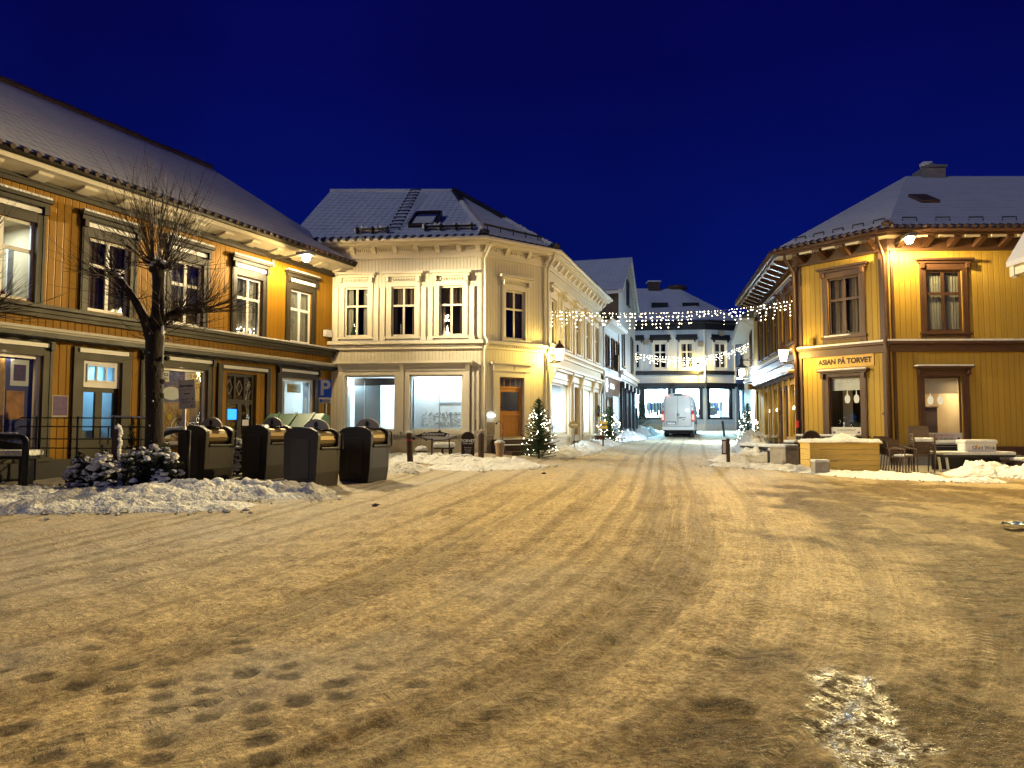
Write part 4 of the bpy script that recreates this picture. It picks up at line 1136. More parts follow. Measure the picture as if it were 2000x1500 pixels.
    mb.box(a - .3, b + .55, 0, .40, .5, c - .03, b=.01); mb.box(a - .3, b + .75, .40, .75, .5, c - .20, b=.01); mb.box(a - .3, b + .85, .75, 1.1, .4, c - .37, b=.01)
    st = mb.build('door_steps', darkwood, root)
    mb = f2.mb(); mb.box(a - .25, b + .3, .02, .38, c - .03, c, b=.012); mb.box(a - .2, b + .7, .43, .73, c - .20, c - .17, b=.012); mb.build('snow_cap', snowm, st)
    # street side shops
    r1 = win_rect(f3, (1073, 745, 1108, 846), 1.32, 3.10); r2 = win_rect(f3, (1138, 762, 1153, 845), 1.30, 3.10)
    for i, r in enumerate((r1, r2)):
        w = shop_case(root, f3, r, creamtrim, cw=.2); o3.append(r); a, b, c, d = r
        room(w, f3, a - .05, b + .05, c - .1, d + .1, 1.8, shopwall)
        area_light(w, f3.W((a + b) / 2, -.8, d), 1.2, .7, 220 if i == 0 else 260, (.70, .90, 1))
        mb = f3.mb()
        for k in range(5): x = a + .15 + k * (b - a) * .2; mb.box(x, x + .16, -.9, -.5, c + .05, c + .3 + .35 * rnd.random())
        mb.build('shelf_goods', shopgrey, w)
        mb = f3.mb(); mb.lathe([(.02, .5), (.02, .12), (.12, .08), (.10, 0), (0, 0)], 10, (a + (b - a) * .4, -.4, d - .62)); mb.ico((a + (b - a) * .4, -.4, d - .66), .07, 1); mb.build('pendant_lamp', bulbm, w)
    d1 = win_rect(f3, (1120, 757, 1129, 856), 1.05, 3.10, .85); d2 = win_rect(f3, (1160, 772, 1165, 850), 1.05, 3.10, .85)
    for r in (d1, d2):
        a, b, c, d = r; o3.append(r)
        mb = f3.mb(); mb.box(a - .15, a, -.02, .06, c, d + .12); mb.box(b, b + .15, -.02, .06, c, d + .12); mb.box(a, b, -.02, .057, d, d + .12); cs = mb.build('door_surround', creamtrim, root)
        mb = f3.mb(); mb.box(a, a + .14, -.16, -.1, c, d); mb.box(b - .14, b, -.16, -.1, c, d); mb.box(a + .14, b - .14, -.16, -.1, c, c + .7); mb.box(a + .14, b - .14, -.16, -.1, d - .6, d - .48); mb.box(a + .14, b - .14, -.16, -.1, d - .1, d)
        w = mb.build('door', darkwood if r is d2 else pbr('red_brown_door', (.16, .045, .025), .45), root)
        mb = f3.mb(); mb.box(a + .1, b - .1, -.14, -.135, c + .65, d - .05); mb.build('pane', paneglass, w)
        room(w, f3, a, b, c, d, .8, interior, n0=-.17)
        mb = f3.mb(); mb.box(a - .25, b + .25, 0, .55, .6, c - .02, b=.01); mb.build('step', stone, root)
    mb = f3.mb()
    a, b = r1[0] - .2, d2[1] + .3
    mb.box(a, b, 0, .32, 3.58, 3.66); mb.box(a + .02, b - .02, 0, .22, 3.50, 3.58); mb.box(a + .04, b - .04, 0, .08, 3.26, 3.50)
    for x in (r1[0] - .18, r1[1] + .04, d1[1] + .02, r2[1] + .02, d2[1] + .16): mb.prism([(0, 3.0), (.09, 3.0), (.28, 3.58), (0, 3.58)], x, x + .16, 'x'); mb.box(x, x + .16, 0, .09, 1.0, 3.0)
    mb.build('shopfront_cornice', creamtrim, root)
    mb = f3.mb()
    for i in range(4): mb.box(r1[0] - .22, r1[1] + .25, 0, .05 + .004 * (i % 2), .72 + i * .13, .84 + i * .13)
    for i in range(4): mb.box(r2[0] - .2, r2[1] + .2, 0, .05 + .004 * (i % 2), .72 + i * .13, .84 + i * .13)
    mb.build('stall_riser', creamtrim, root)
    for f, o, nm in ((f1, o1, 'wall'), (f2, o2, 'wall'), (f3, o3, 'wall')):
        wall(root, f, 0, f.L, z0, zw + .1, o, cream, name=nm)
    # far end + back so that nothing is open
    mb = MB(); q = Vector(BP[3]); b0 = Vector((q.x - 8, q.y + 2.6)); lft = Vector(BP[0]); b1 = Vector((-7.1, 33))
    for p1, p2 in ((q, b0), (b1, lft)):
        mb.face([(p1.x, p1.y, 0), (p2.x, p2.y, 0), (p2.x, p2.y, 7.3), (p1.x, p1.y, 7.3)], [(0, 0), (8, 0), (8, 7), (0, 7)])
    mb.build('end_wall', cream, root, recalc=False)
    ch = BP
    strip(root, ch, z0, 1.26, -.01, .035, pbr('cream_plinth', (.42, .36, .25), .7, var=.25, scale=3, bump=.3), 'plinth')
    strip(root, ch, 4.17, 4.26, 0, .22, creamtrim, 'belt_ledge'); strip(root, ch, 4.02, 4.17, 0, .10, creamtrim, 'belt_frieze')
    strip(root, ch, 4.265, 4.285, .02, .20, snowm, 'belt_snow')
    mb = MB()
    for f in (f1, f2, f3):
        k = int(f.L / .075)
        for i in range(k):
            x = (i + .3) * .075
            p = f.M
            vs0 = MB(f.M)
            mb.M = f.M; mb.box(x, x + .04, .10, .14, 4.10, 4.16)
    mb.build('belt_dentils', creamtrim, root)
    # cornice
    strip(root, ch, 6.92, 7.00, 0, .07, creamtrim, 'frieze_moulding'); strip(root, ch, 7.0, 7.30, 0, .10, creamtrim, 'frieze')
    strip(root, ch, 7.26, 7.33, .1, .42, creamtrim, 'eaves_soffit'); strip(root, ch, 7.29, 7.40, .42, .48, creamtrim, 'fascia')
    mb = MB()
    for f in (f1, f2, f3):
        mb.M = f.M; k = max(2, int(f.L / .68)); st = f.L / k
        for i in range(k + 1):
            x = min(max(i * st, .08), f.L - .08)
            mb.prism([(.10, 7.06), (.15, 7.06), (.26, 7.16), (.30, 7.26), (.10, 7.26)], x - .07, x + .07, 'x')
            if i < k:
                for q in range(7): xx = x + .12 + q * (st - .2) / 7; mb.box(xx, xx + .045, .10, .15, 7.15 - .02 * (q % 2), 7.21)
    mb.build('cornice_brackets', creamtrim, root)
    g = offset_chain(ch, .54); mb = MB(); mb.tube([(p.x, p.y, 7.40) for p in g], .065, 10); mb.build('gutter', creamtrim, root, smooth=True)
    # roof
    e = offset_chain(ch, .52); ze = 7.44; zr = 10.75
    R0 = (-7.1, 27.5, zr); R1 = (-2.26, 27.5, zr); R2 = (.5, 36.2, zr)
    E = [(p.x, p.y, ze) for p in e]; E[0] = (-7.1, 22.3, ze)
    back = (-7.1, 33.0, ze)
    roof_mesh(root, [[E[0], E[1], R1, R0], [E[1], E[2], R1], [E[2], E[3], R2, R1], [E[3], (-5, 36.4, ze), R2], [back, R0, R1, R2, (-5, 36.4, ze)]], roofB)
    mb = MB(); mb.face([E[0], R0, back]); mb.build('gable_end', cream, root)
    mb = MB()
    mb.tube([R0, R1], .09, 7); mb.tube([R1, R2], .09, 7)
    mb.build('ridge_cap', snowm, root)
    mb = MB()
    def lerp(a, b, t): return Vector(a) * (1 - t) + Vector(b) * t
    for t in np.linspace(.0, .5, 16): p = lerp(R1, E[2], t); q = lerp(R1, E[2], t + .034); mb.tube([p + Vector((0, 0, .02)), q + Vector((0, 0, .06))], [.13, .10], 7)
    for t in np.linspace(.0, .27, 9): p = lerp(R1, E[1], t); q = lerp(R1, E[1], t + .034); mb.tube([p + Vector((0, 0, .0)), q + Vector((0, 0, .05))], [.12, .10], 7)
    for E_ in (E[1], E[2]): mb.ico((E_[0] + (R1[0] - E_[0]) * .035, E_[1] + (R1[1] - E_[1]) * .035, ze + .16), (.20, .22, .15), 1, .1)
    mb.build('hip_tiles', blacktrim, root)
    mb = MB()
    for t in np.linspace(.28, .95, 26): p = lerp(R1, E[1], t); mb.ico((p.x, p.y, p.z + .02), (.13, .15, .08), 1, .2)
    for t in np.linspace(.52, .95, 18): p = lerp(R1, E[2], t); mb.ico((p.x, p.y, p.z + .02), (.13, .15, .08), 1, .2)
    mb.build('hip_snow', snowm, root)
    for i in range(3): eave_tiles(root, E[i][:2] if i else (-7.1, 22.32), E[i + 1][:2], ze - .02, blacktrim, r=.07, step=.26)
    # things on the roof plane of the main front
    u = (Vector(E[1]) - Vector(E[0])).normalized(); up = (Vector(R0) - Vector(E[0])); up = (up - u * up.dot(u)).normalized(); nn = u.cross(up)
    T = Matrix(((u.x, up.x, nn.x, E[0][0]), (u.y, up.y, nn.y, E[0][1]), (u.z, up.z, nn.z, E[0][2]), (0, 0, 0, 1)))
    Ti = T.inverted()
    def rp(px, py):
        d = ray(px, py); t = (Vector(E[0]) - CAM).dot(nn) / d.dot(nn); return Ti @ (CAM + d * t)
    a = rp(797, 443); b = rp(840, 419)
    mb = MB(T); x0, x1, y0, y1 = a.x, a.x + .92, a.y, b.y
    mb.box(x0, x0 + .07, y0, y1, -.05, .12); mb.box(x1 - .07, x1, y0, y1, -.05, .12); mb.box(x0 + .07, x1 - .07, y1 - .12, y1, -.05, .14); mb.box(x0 + .07, x1 - .07, y0, y0 + .07, -.05, .10)
    sk = mb.build('skylight', blackmetal, root)
    mb = MB(T); mb.box(x0 + .07, x1 - .07, y0 + .07, y1 - .12, .02, .05); mb.build('pane', posterblue, sk)
    mb = MB(T); mb.box(x0 + .12, x1 - .12, y0 + .12, y0 + (y1 - y0) * .62, .05, .10, b=.03); mb.build('snow_cap', snowm, sk)
    mb = MB(T)
    pa = rp(770, 447); pb = rp(812, 372)
    for i in range(13):
        x = pa.x + (pb.x - pa.x) * i / 12; y = pa.y + (pb.y - pa.y) * i / 12; mb.box(x - .22, x + .22, y - .018, y + .018, .02, .05); mb.box(x - .2, x - .16, y - .08, y - .018, .0, .045); mb.box(x + .16, x + .2, y - .08, y - .018, 0, .045)
    mb.build('roof_ladder', blackmetal, root)
    for (p, q) in (((697, 455), (760, 453)), ((830, 449), (932, 443))):
        p, q = rp(*p), rp(*q); mb = MB(T); mb.box(p.x, q.x, p.y - .02, p.y + .02, .08, .14); 
        for i in range(int((q.x - p.x) / .5) + 1): mb.box(p.x + i * .5, p.x + i * .5 + .05, p.y - .12, p.y + .05, .0, .19)
        sg = mb.build('snow_guard', blackmetal, root)
        mb = MB(T)
        for i in range(int((q.x - p.x) / .16)): mb.ico((p.x + i * .16, p.y + .12, .08), (.13, .14, .08 + .05 * rnd.random()), 1, .2)
        mb.build('snow_cap', snowm, sg)
    # snow guard on the chamfer plane
    v1, v2 = Vector(E[1]), Vector(E[2]); m1 = lerp(v1, Vector(R1), .13); m2 = lerp(v2, Vector(R1), .13)
    mb = MB(); mb.tube([m1 + Vector((.1, -.05, .14)), m2 + Vector((-.1, -.05, .14))], .035, 6)
    for t in (.1, .3, .5, .7, .9): p = lerp(m1, m2, t); mb.tube([p + Vector((0, 0, -.02)), p + Vector((0, -.04, .2))], .02, 5)
    mb.build('snow_guard', blackmetal, root)
    # downpipes at the two corners
    for f, s in ((f2, .06), (f2, f2.L - .02)):
        mb = f.mb(); mb.tube([(s, .50, 7.36), (s, .42, 7.2), (s, .14, 6.85), (s, .13, 4.4), (s, .27, 4.25), (s, .13, 4.0), (s, .13, .8)], .05, 10); mb.build('downpipe', creamtrim, root, smooth=True)
    # menu case by the door
    q = f2.rect(946, 800, 966, 851)
    mb = f2.mb(); mb.box(q[0], q[1], 0, .05, q[2], q[3] - .2); mb.prism([(q[0] + (q[1] - q[0]) * (.5 + .4 * math.cos(t)), q[3] - .2 + .17 * math.sin(t)) for t in np.linspace(0, math.pi, 10)], 0, .06, 'y')
    nb = mb.build('menu_case', whitepaint, root)
    mb = f2.mb(); mb.box(q[0] + .05, q[1] - .05, .05, .08, q[2] + .03, q[2] + .42, b=.008); mb.build('mail_box', hingegrey, nb)
    mb = f2.mb(); mb.tube([(q[0] + .06, .10, q[3] - .18), (q[1] - .06, .10, q[3] - .18)], .03, 8); mb.build('case_lamp', emit('case_lamp_glow', (.75, .92, 1), 6), nb)
    mb = f2.mb()
    for i in range(2): mb.box(q[0] + .08, q[1] - .08, .05, .053, q[3] - .42 - i * .07, q[3] - .405 - i * .07)
    mb.build('lettering', ink, nb)
    return f1, f2, f3
fB1, fB2, fB3 = build_cream()

# ------------------------------------------------------------------ small white sided house, then the tall gabled one
def build_low_house():
    P0, P1 = (4.16, 33.25), (5.62, 37.75)
    root = thing('low_house', 'low white boarded house with dark shopfront between cream corner building and tall gable', 'house', (4.16, 33.25, .9))
    f = Frame(P0, P1); L = f.L
    r = (.75, 2.6, 1.05, 3.0); ops = [r]
    w = shop_case(root, f, r, darktrim, cw=.1); room(w, f, r[0], r[1], r[2], r[3], 1.8, shopwall)
    area_light(w, f.W(1.6, -.8, 2.98), 1.2, .7, 75, (1, .95, .85))
    mb = f.mb(); mb.box(1.6, 1.68, -.1, -.04, r[2], r[3]); mb.build('mullion', blackmetal, w)
    for px in ((1183, 640, 1188, 712), (1194, 643, 1199, 720), (1203, 650, 1208, 722)):
        q = win_rect(f, px, 4.5, 5.9, .75); ww, o = window(root, f, q, browntrim, browntrim, cw=.1, inside='dark', sill=True); ops.append(o)
    wall(root, f, 0, L, .2, 6.6, ops, siding)
    mb = f.mb(); mb.box(.05, L - .05, .0, .05, 3.12, 3.95); b = mb.build('shop_fascia', browntrim, root)
    mb = f.mb(); mb.box(0, L, 0, .16, 3.95, 4.10); mb.build('belt_cornice', whitepaint, root)
    text('lettering', 'MUSSA', .34, f.text(2.5, .055, 3.55), emit('sign_letters', (.8, .9, 1), 3.5), b, .01)
    mb = f.mb(); mb.tube([(1.05 + .14 * math.cos(t), .06, 3.55 + .30 * math.sin(t)) for t in np.linspace(0, 6.28, 18)], .03, 5); mb.build('emblem', MATS['sign_letters'], b)
    mb = f.mb(); mb.box(-.02, L + .1, 0, .45, 6.45, 6.55); mb.box(-.02, L + .1, .42, .5, 6.5, 6.66); mb.build('eaves', whitepaint, root)
    A = lambda s, n, z: tuple(f.W(s, n, z))
    roof_mesh(root, [[A(-.02, .5, 6.66), A(L + .1, .5, 6.66), A(L + .1, -3, 8.3), A(-.02, -3, 8.3)], [A(-.02, -3, 8.3), A(L + .1, -3, 8.3), A(L + .1, -6, 6.66), A(-.02, -6, 6.66)]], roofE)
    mb = f.mb()
    mb.face([(L, 0, 0), (L, -6, 0), (L, -6, 6.6), (L, -3, 8.25), (L, 0, 6.6)]); mb.face([(0, 0, 0), (0, -6, 0), (0, -6, 6.6), (0, -3, 8.25), (0, 0, 6.6)]); mb.build('gable_wall', siding, root)
    mb = f.mb(); mb.tube([(.1, .5, 6.55), (.1, .1, 6.2), (.1, .1, .9)], .05, 8); mb.build('downpipe', whitepaint, root)
    mb = f.mb(); s = f.hit(1190, 690)[0]; mb.box(s - .05, s + .25, .25, .45, 4.3, 5.1, b=.02); mb.tube([(s + .1, 0, 4.9), (s + .1, .35, 4.9)], .02, 5); mb.build('hanging_box_sign', blackmetal, root)
build_low_house()

def build_gable_house():
    P0, P1 = (5.70, 38.0), (7.98, 46.2)
    root = thing('gabled_house', 'tall grey-white gabled town house with dark pilastered shopfront beside the street', 'house', (5.7, 38, 1.0))
    f = Frame(P0, P1); L = f.L; ops = []
    ze = 8.95; zp = 11.5
    for px in ((1214, 640, 1219, 730), (1231, 640, 1236, 740)):
        q = win_rect(f, px, 4.9, 6.9, .9); w, o = window(root, f, q, blacktrim, blacktrim, cw=.14, inside='dark'); ops.append(o)
    for px in ((1213, 765, 1217, 835), (1219, 765, 1224, 835), (1227, 765, 1231, 830), (1235, 768, 1239, 830)):
        q = win_rect(f, px, 1.5, 3.9, 1.25)
        w = shop_case(root, f, q, blacktrim, cw=.2); room(w, f, q[0], q[1], q[2], q[3], 1., interior); ops.append(q)
    wall(root, f, 0, L, .2, ze, ops, siding)
    q = (L / 2 - .4, L / 2 + .4, 8.9, 10.3)
    mb = f.mb()
    tri = [(0, ze), (L, ze), (L / 2, zp)]
    mb.face([(p[0], 0, p[1]) for p in tri], [(p[0], p[1]) for p in tri]); mb.build('gable', siding, root, recalc=False)
    w, o = window(root, f, (L / 2 - .4, L / 2 + .4, 8.75, 10.1), blacktrim, blacktrim, cw=.14, inside=None)
    mb = f.mb(); mb.box(L / 2 - .4, L / 2 + .4, .004, .01, 8.75, 10.1); mb.build('shutter', blacktrim, w)
    mb = f.mb(); mb.box(-.05, L + .05, 0, .25, 4.35, 4.55); mb.box(-.05, L + .05, 0, .12, 4.15, 4.35); mb.build('belt_cornice', whitepaint, root)
    mb = f.mb()
    for i in range(5):
        x = .1 + i * (L - .5) / 4; mb.box(x, x + .22, .061, .15, 1.0, 3.6); mb.box(x - .06, x + .28, .061, .26, 3.6, 3.95)
    mb.build('pilasters', blacktrim, root)
    mb = f.mb()
    for i in range(5):
        x = .1 + i * (L - .5) / 4; mb.box(x - .02, x + .24, .265, .30, 3.62, 3.9, b=.01)
    mb.build('bracket_faces', whitepaint, root)
    mb = f.mb(); mb.box(0, L, 0, .08, .3, 1.4); mb.build('plinth', concrete, root)
    # side wall facing us
    sd = Frame((P0[0] - 8, P0[1] + 2.2), P0)
    wall(root, sd, 0, sd.L, .2, ze, [], pbr('brown_side_wall', (.14, .10, .07), .8), name='side_wall')
    A = lambda s, n, z: tuple(f.W(s, n, z))
    roof_mesh(root, [[A(-.35, -12, ze - .1), A(-.35, .3, ze - .1), A(L / 2, .3, zp + .1), A(L / 2, -12, zp + .1)], [A(L + .35, .3, ze - .1), A(L + .35, -12, ze - .1), A(L / 2, -12, zp + .1), A(L / 2, .3, zp + .1)]], roofE)
    mb = f.mb()
    for s0, s1 in ((-.35, L / 2), (L + .35, L / 2)):
        mb.prism([(s0, ze - .28), (s0, ze - .12), (s1, zp + .08), (s1, zp - .1)], .2, .28, 'y')
    mb.box(-.36, -.26, -8, .2, ze - .3, ze - .14)
    mb.build('bargeboard', whitepaint, root)
    mb = f.mb(); mb.box(.3, .9, .55, .75, 5.4, 5.9); mb.build('ventilator', whitepaint, root) if False else mb.bm.free()
build_gable_house()

# ------------------------------------------------------------------ pale building closing the street
EP = [at(1185, 832, 54.6), at(1379, 832, 53.6), at(1437, 832, 54.4), at(1475, 832, 60)]
EP = [(p.x, p.y) for p in EP]
def build_end():
    root = thing('end_building', 'pale blue-white building closing the street with black trim and lit clothes shop', 'building', (EP[1][0], EP[1][1], 1.25))
    fs = [Frame(a, b) for a, b in zip(EP, EP[1:])]
    f1, f2, f3 = fs; o = [[], [], []]
    def W(f, i, px, k='dark', zc=None, zd=None):
        a, b, c, d = f.rect(*px)
        w, q = window(root, f, (a, b, zc or c, zd or d), whitepaint, whitepaint, cw=.16, split=.36, head=blacktrim, headp=.25, headh=.16, headw=.2, casetop=.2, inside=k, sill=True, sw=.09); o[i].append(q)
        mb = f.mb(); mb.box(q[0] - .3, q[1] + .3, .055, .14, q[3] + .20, q[3] + .62); mb.build('black_board', blacktrim, w)
    zc = f1.z(1290, 720); zd = f1.z(1290, 670)
    W(f1, 0, (1234, 672, 1250, 720), 'dark', zc, zd); W(f1, 0, (1277, 670, 1302, 720), 'dark', zc, zd); W(f1, 0, (1329, 669, 1354, 719), 'curtain', zc, zd); W(f2, 1, (1396, 669, 1418, 721), 'darkcurtain', zc, zd); W(f3, 2, (1444, 672, 1453, 722), 'dark', zc, zd)
    zs0, zs1 = f1.z(1290, 816), f1.z(1290, 759)
    bl = (.40, .80, 1.0)
    k = 0
    for f, i, px in ((f1, 0, (1235, 760, 1249, 818)), (f1, 0, (1259, 759, 1305, 816)), (f1, 0, (1319, 759, 1367, 816)), (f2, 1, (1386, 761, 1425, 819)), (f3, 2, (1444, 765, 1452, 819))):
        a, b, c, d = f.rect(*px); q = (a, b, zs0, zs1); o[i].append(q)
        w = shop_case(root, f, q, blacktrim, cw=.2)
        mb = f.mb(); mb.box(a - .45, b + .45, .062, .40, zs1 + .12, zs1 + .40); mb.box(a - .35, b + .35, .062, .25, zs1 - .02, zs1 + .12); mb.build('black_head', blacktrim, w)
        room(w, f, a - .05, b + .05, zs0 - .2, zs1 + .2, 2.6, shopwall)
        area_light(w, f.W((a + b) / 2, -1.9, zs1 + .1), max(.6, (b - a) * .9), 1.0, 7000 * max(.4, (b - a) / 1.7), bl)
        if b - a > 1:
            mb = f.mb(); mb.tube([(a + .1, -1.2, zs0 + 1.25), (b - .1, -1.2, zs0 + 1.25)], .02, 6)
            for x in (a + .15, b - .15): mb.tube([(x, -1.2, zs0 - .2), (x, -1.2, zs0 + 1.25)], .02, 6)
            mb.box(a + .2, b - .2, -2.2, -1.9, zs0 + 1.6, zs0 + 1.65)
            mb.build('clothes_rail', greymetal, w)
            cols = [ink, cardgrey, posterblue, curtaindk, whiteprint, darktrim]
            x = a + .2
            while x < b - .25:
                wd = rnd.uniform(.05, .10); h = rnd.uniform(.55, 1.05)
                mb = f.mb(); mb.prism([(x, zs0 + 1.2), (x + wd, zs0 + 1.2), (x + wd * 1.3, zs0 + 1.2 - h), (x - wd * .3, zs0 + 1.2 - h)], -1.5, -.95, 'y')
                mb.build('hung_garment', cols[int(rnd.random() * 6)], w); x += wd * 1.25
            k += 1
            if f is f2:
                mb = f.mb(); X = b - .45
                mb.tube([(X, -.5, zs0 + .05), (X + .02, -.5, zs0 + .5), (X, -.5, zs0 + .8), (X, -.5, zs0 + 1.2), (X, -.5, zs0 + 1.32), (X, -.5, zs0 + 1.45), (X, -.5, zs0 + 1.6)], [.07, .07, .14, .17, .05, .09, .06], 10)
                mb.build('mannequin', whitepaint, w)
                for q_ in range(3):
                    mb = f.mb(); mb.box(a + .15, a + .8, -.7, -.4, zs0 + .2 + q_ * .22, zs0 + .38 + q_ * .22, b=.03); mb.build('folded_clothes', pbr('striped_knit', (.35, .27, .2), .9), w)
    for f, oo in zip(fs, o): wall(root, f, 0, f.L, .4, 9.0, oo, whiteb)
    zb = f1.z(1300, 728)
    strip(root, EP, zb - .16, zb + .14, 0, .14, blacktrim, 'belt')
    strip(root, EP, .4, 1.75, -.01, .06, whitepaint, 'plinth')
    ze = f1.z(1300, 645)
    strip(root, EP, ze, ze + .45, 0, .22, blacktrim, 'frieze'); strip(root, EP, ze + .45, ze + .62, 0, .7, blacktrim, 'eaves')
    e = offset_chain(EP, .8); z1 = ze + .66; zr = 13.3
    E = [(p.x, p.y, z1) for p in e]; E[0] = (EP[0][0] - 4, EP[0][1] - .6, z1)
    ra = at(1180, 832, 60); rb = at(1332, 832, 60)
    R0 = (ra.x - 4, 60.5, zr); R1 = (rb.x, 60.5, zr)
    roof_mesh(root, [[E[0], E[1], R1, R0], [E[1], E[2], R1], [E[2], E[3], (E[3][0] - 3, 66, z1), R1]], roofE)
    mb = MB(); mb.box(at(1270, 832, 60).x, at(1292, 832, 60).x, 59.9, 60.8, zr - .3, zr + .45); ch_ = mb.build('chimney', tilered, root)
    mb = MB(); mb.box(at(1268, 832, 60).x, at(1294, 832, 60).x, 59.8, 60.9, zr + .45, zr + .55, b=.03); mb.build('snow_cap', snowm, ch_)
    mb = MB(); mb.ico((R1[0] - .1, R1[1], zr + .05), (.9, .5, .28), 2, .12); mb.build('ridge_end', tilered, root)
    mb = MB(); p = f1.W(f1.L - .05, .1, 0); mb.tube([(p.x, p.y, ze), (p.x, p.y, 1.2)], .06, 8); mb.build('downpipe', whitepaint, root)
    mb = MB(); p = f2.W(f2.L - .05, .1, 0); mb.tube([(p.x, p.y, ze), (p.x, p.y, 1.2)], .06, 8); mb.build('downpipe', whitepaint, root)
    for f, px in ((f1, (1368, 672)), (f1, (1262, 668)), (f2, (1407, 651))):
        s, z = f.hit(*px); mb = f.mb(); mb.box(s - .2, s + .2, 0, .22, z - .2, z + .2, b=.03); mb.build('wall_box', hingegrey, root)
    # snow guards on roof
    v = Vector(R0) - Vector(E[0])
    for t0 in (1270, 1330):
        p = at(t0, 832, 57); q = at(t0 + 32, 832, 57); zz = z1 + (zr - z1) * .34
        mb = MB(); mb.box(p.x, q.x, 55.9, 56.0, zz + .1, zz + .5); mb.build('roof_hatch', blackmetal, root)
    return fs
fE = build_end()

# ------------------------------------------------------------------ H: yellow restaurant building, right
HP = [(11.67, 34.4), (9.76, 24.4), (11.66, 22.0), (26.0, 21.6)]
def build_right():
    root = thing('restaurant_building', 'yellow boarded corner building with brown window trim and restaurant lettering under snowy hipped roof', 'building', (9.76, 24.4, .4))
    f3, f2, f1 = Frame(HP[0], HP[1]), Frame(HP[1], HP[2]), Frame(HP[2], HP[3])
    o1, o2, o3 = [], [], []
    zw = 7.12
    def up(f, px, o, k, wd=None, rows=.38):
        r = f.rect(*px)
        w, q = window(root, f, r, browntrim, browntrim, cw=.17, split=rows, head=browntrim, headp=.20, headh=.14, headw=.13, casetop=.20, inside=k, sill=True, sw=.07); o.append(q)
        a, b, c, d = q
        mb = f.mb(); mb.box(a - .19, b + .19, 0, .05, c - .38, c - .10); mb.build('apron', browntrim, w)
        mb = f.mb(); mb.box(a - .02, b + .02, .05, .065, c - .32, c - .17); mb.build('apron_panel', yellow, w)
        return w, q
    w1, q1 = up(f1, (1808, 527, 1880, 648), o1, 'veil')
    w2, q2 = up(f2, (1617, 540, 1680, 655), o2, 'darkcurtain')
    mb = f2.mb(); mb.box(q2[0] - .1, q2[0] + .75, 0, .13, q2[2] - .02, q2[2] + .025, b=.01); mb.build('snow_cap', snowm, w2)
    mb = f1.mb(); mb.box(q1[0] + .1, q1[1] - .1, -.24, -.2, q1[2] + .05, q1[2] + .09); mb.tube([((q1[0] + q1[1]) / 2 - .2, -.22, q1[2] + .07), ((q1[0] + q1[1]) / 2 - .2, -.22, q1[2] + .3)], .02, 6); mb.build('window_sill_things', curtainlt, w1)
    # ground floor windows
    for f, px, o, sn, k in ((f1, (1806, 735, 1880, 862), o1, .20, 0), (f2, (1620, 735, 1682, 850), o2, .10, 1)):
        r = f.rect(*px); a, b, c, d = r
        w, q = window(root, f, r, browntrim, browntrim, cw=.2, cols=1, split=0, head=browntrim, headp=.22, headh=.10, headw=.10, casetop=sn, headsnow=True, inside=None, sill=True, sw=.05, glassm=shopglass); o.append(q)
        room(w, f, a - .1, b + .1, c - .1, d + .1, 1.8, roomwall if k == 0 else interior)
        mb = f.mb()
        n = 18
        for i in range(n): z = d - .03 - i * (.42 if k else .50) / n; mb.box(a + .02, b - .02, -.20, -.17, z - .02, z)
        mb.build('blind', curtainlt, w)
        if k == 0:
            mb = f.mb(); mb.box(a + .02, a + .85, -.9, -.86, c + .25, c + 1.05); mb.build('dark_counter', interior, w)
            mb = f.mb(); mb.box(a + .02, a + .86, -.86, -.80, c + 1.05, c + 1.09); mb.build('counter_edge', darkwood, w)
        else:
            mb = f.mb()
            for i in range(8): mb.ico((a + .5 + rnd.random() * .45, -.5, c + .25 + rnd.random() * .15), .09, 1, .3)
            mb.build('window_plants', leafdark, w)
            mb = f.mb(); mb.lathe([(.05, 0), (.05, .06), (.02, .1), (.04, .16), (.03, .2), (0, .21)], 8, (a + .3, -.35, c + .22)); mb.build('white_ornament', whitepaint, w)
        area_light(w, f.W((a + b) / 2, -.6, d - .1), .6, .5, 60 if k == 0 else 3, (1, .76, .42))
        for x in ((a + b) / 2 - .14, (a + b) / 2 + .16):
            mb = f.mb(); mb.lathe([(.0, -.14), (.06, -.12), (.085, 0), (.07, .09), (.03, .13), (.015, .16), (.008, .30), (.008, .45)], 12, (x, -.45, d - .72)); mb.build('pendant_lamp', emit('pendant_glow', (1, .82, .5), .7) if 'pendant_glow' not in MATS else MATS['pendant_glow'], w, smooth=True)
        mb = f.mb(); mb.box(a + .01, b - .01, -.06, -.045, c + .0, c + .26); bn = mb.build('banner', cardgrey, w)
        zt = c + .17
        if k == 0:
            text('lettering', 'BORDBESTILLING', .085, f.text((a + b) / 2, -.044, c + .18), redpaint, bn, .001); text('lettering', 'Tlf. 46777799', .075, f.text((a + b) / 2 + .08, -.044, c + .08), inkbrown, bn, .001)
            mb = f.mb(); mb.box(a + .22, a + .38, -.046, -.042, c + .04, c + .12); mb.build('banner_mark', posterorange, bn)
        else:
            text('lettering', 'SUSHI & DIMSUM', .08, f.text((a + b) / 2, -.044, c + .16), inkbrown, bn, .001)
        mb = f.mb()
        for x in (a + .12, b - .12): mb.ico((x, -.044, c + .09), (.05, .004, .035), 1)
        mb.build('banner_print', purpleposter, bn)
        if k == 0:
            mb = f.mb(); mb.box(a - .1, b + .15, 0, .35, c - .16, c - .06, b=.03); mb.build('snow_cap', snowm, w)
    # name board
    q = f2.rect(1596, 696, 1708, 718)
    mb = f2.mb(); mb.box(q[0], q[1], 0, .04, q[2] + .01, q[3] + .04); nb = mb.build('name_board', pbr('board_ochre', (.44, .26, .05), .5), root)
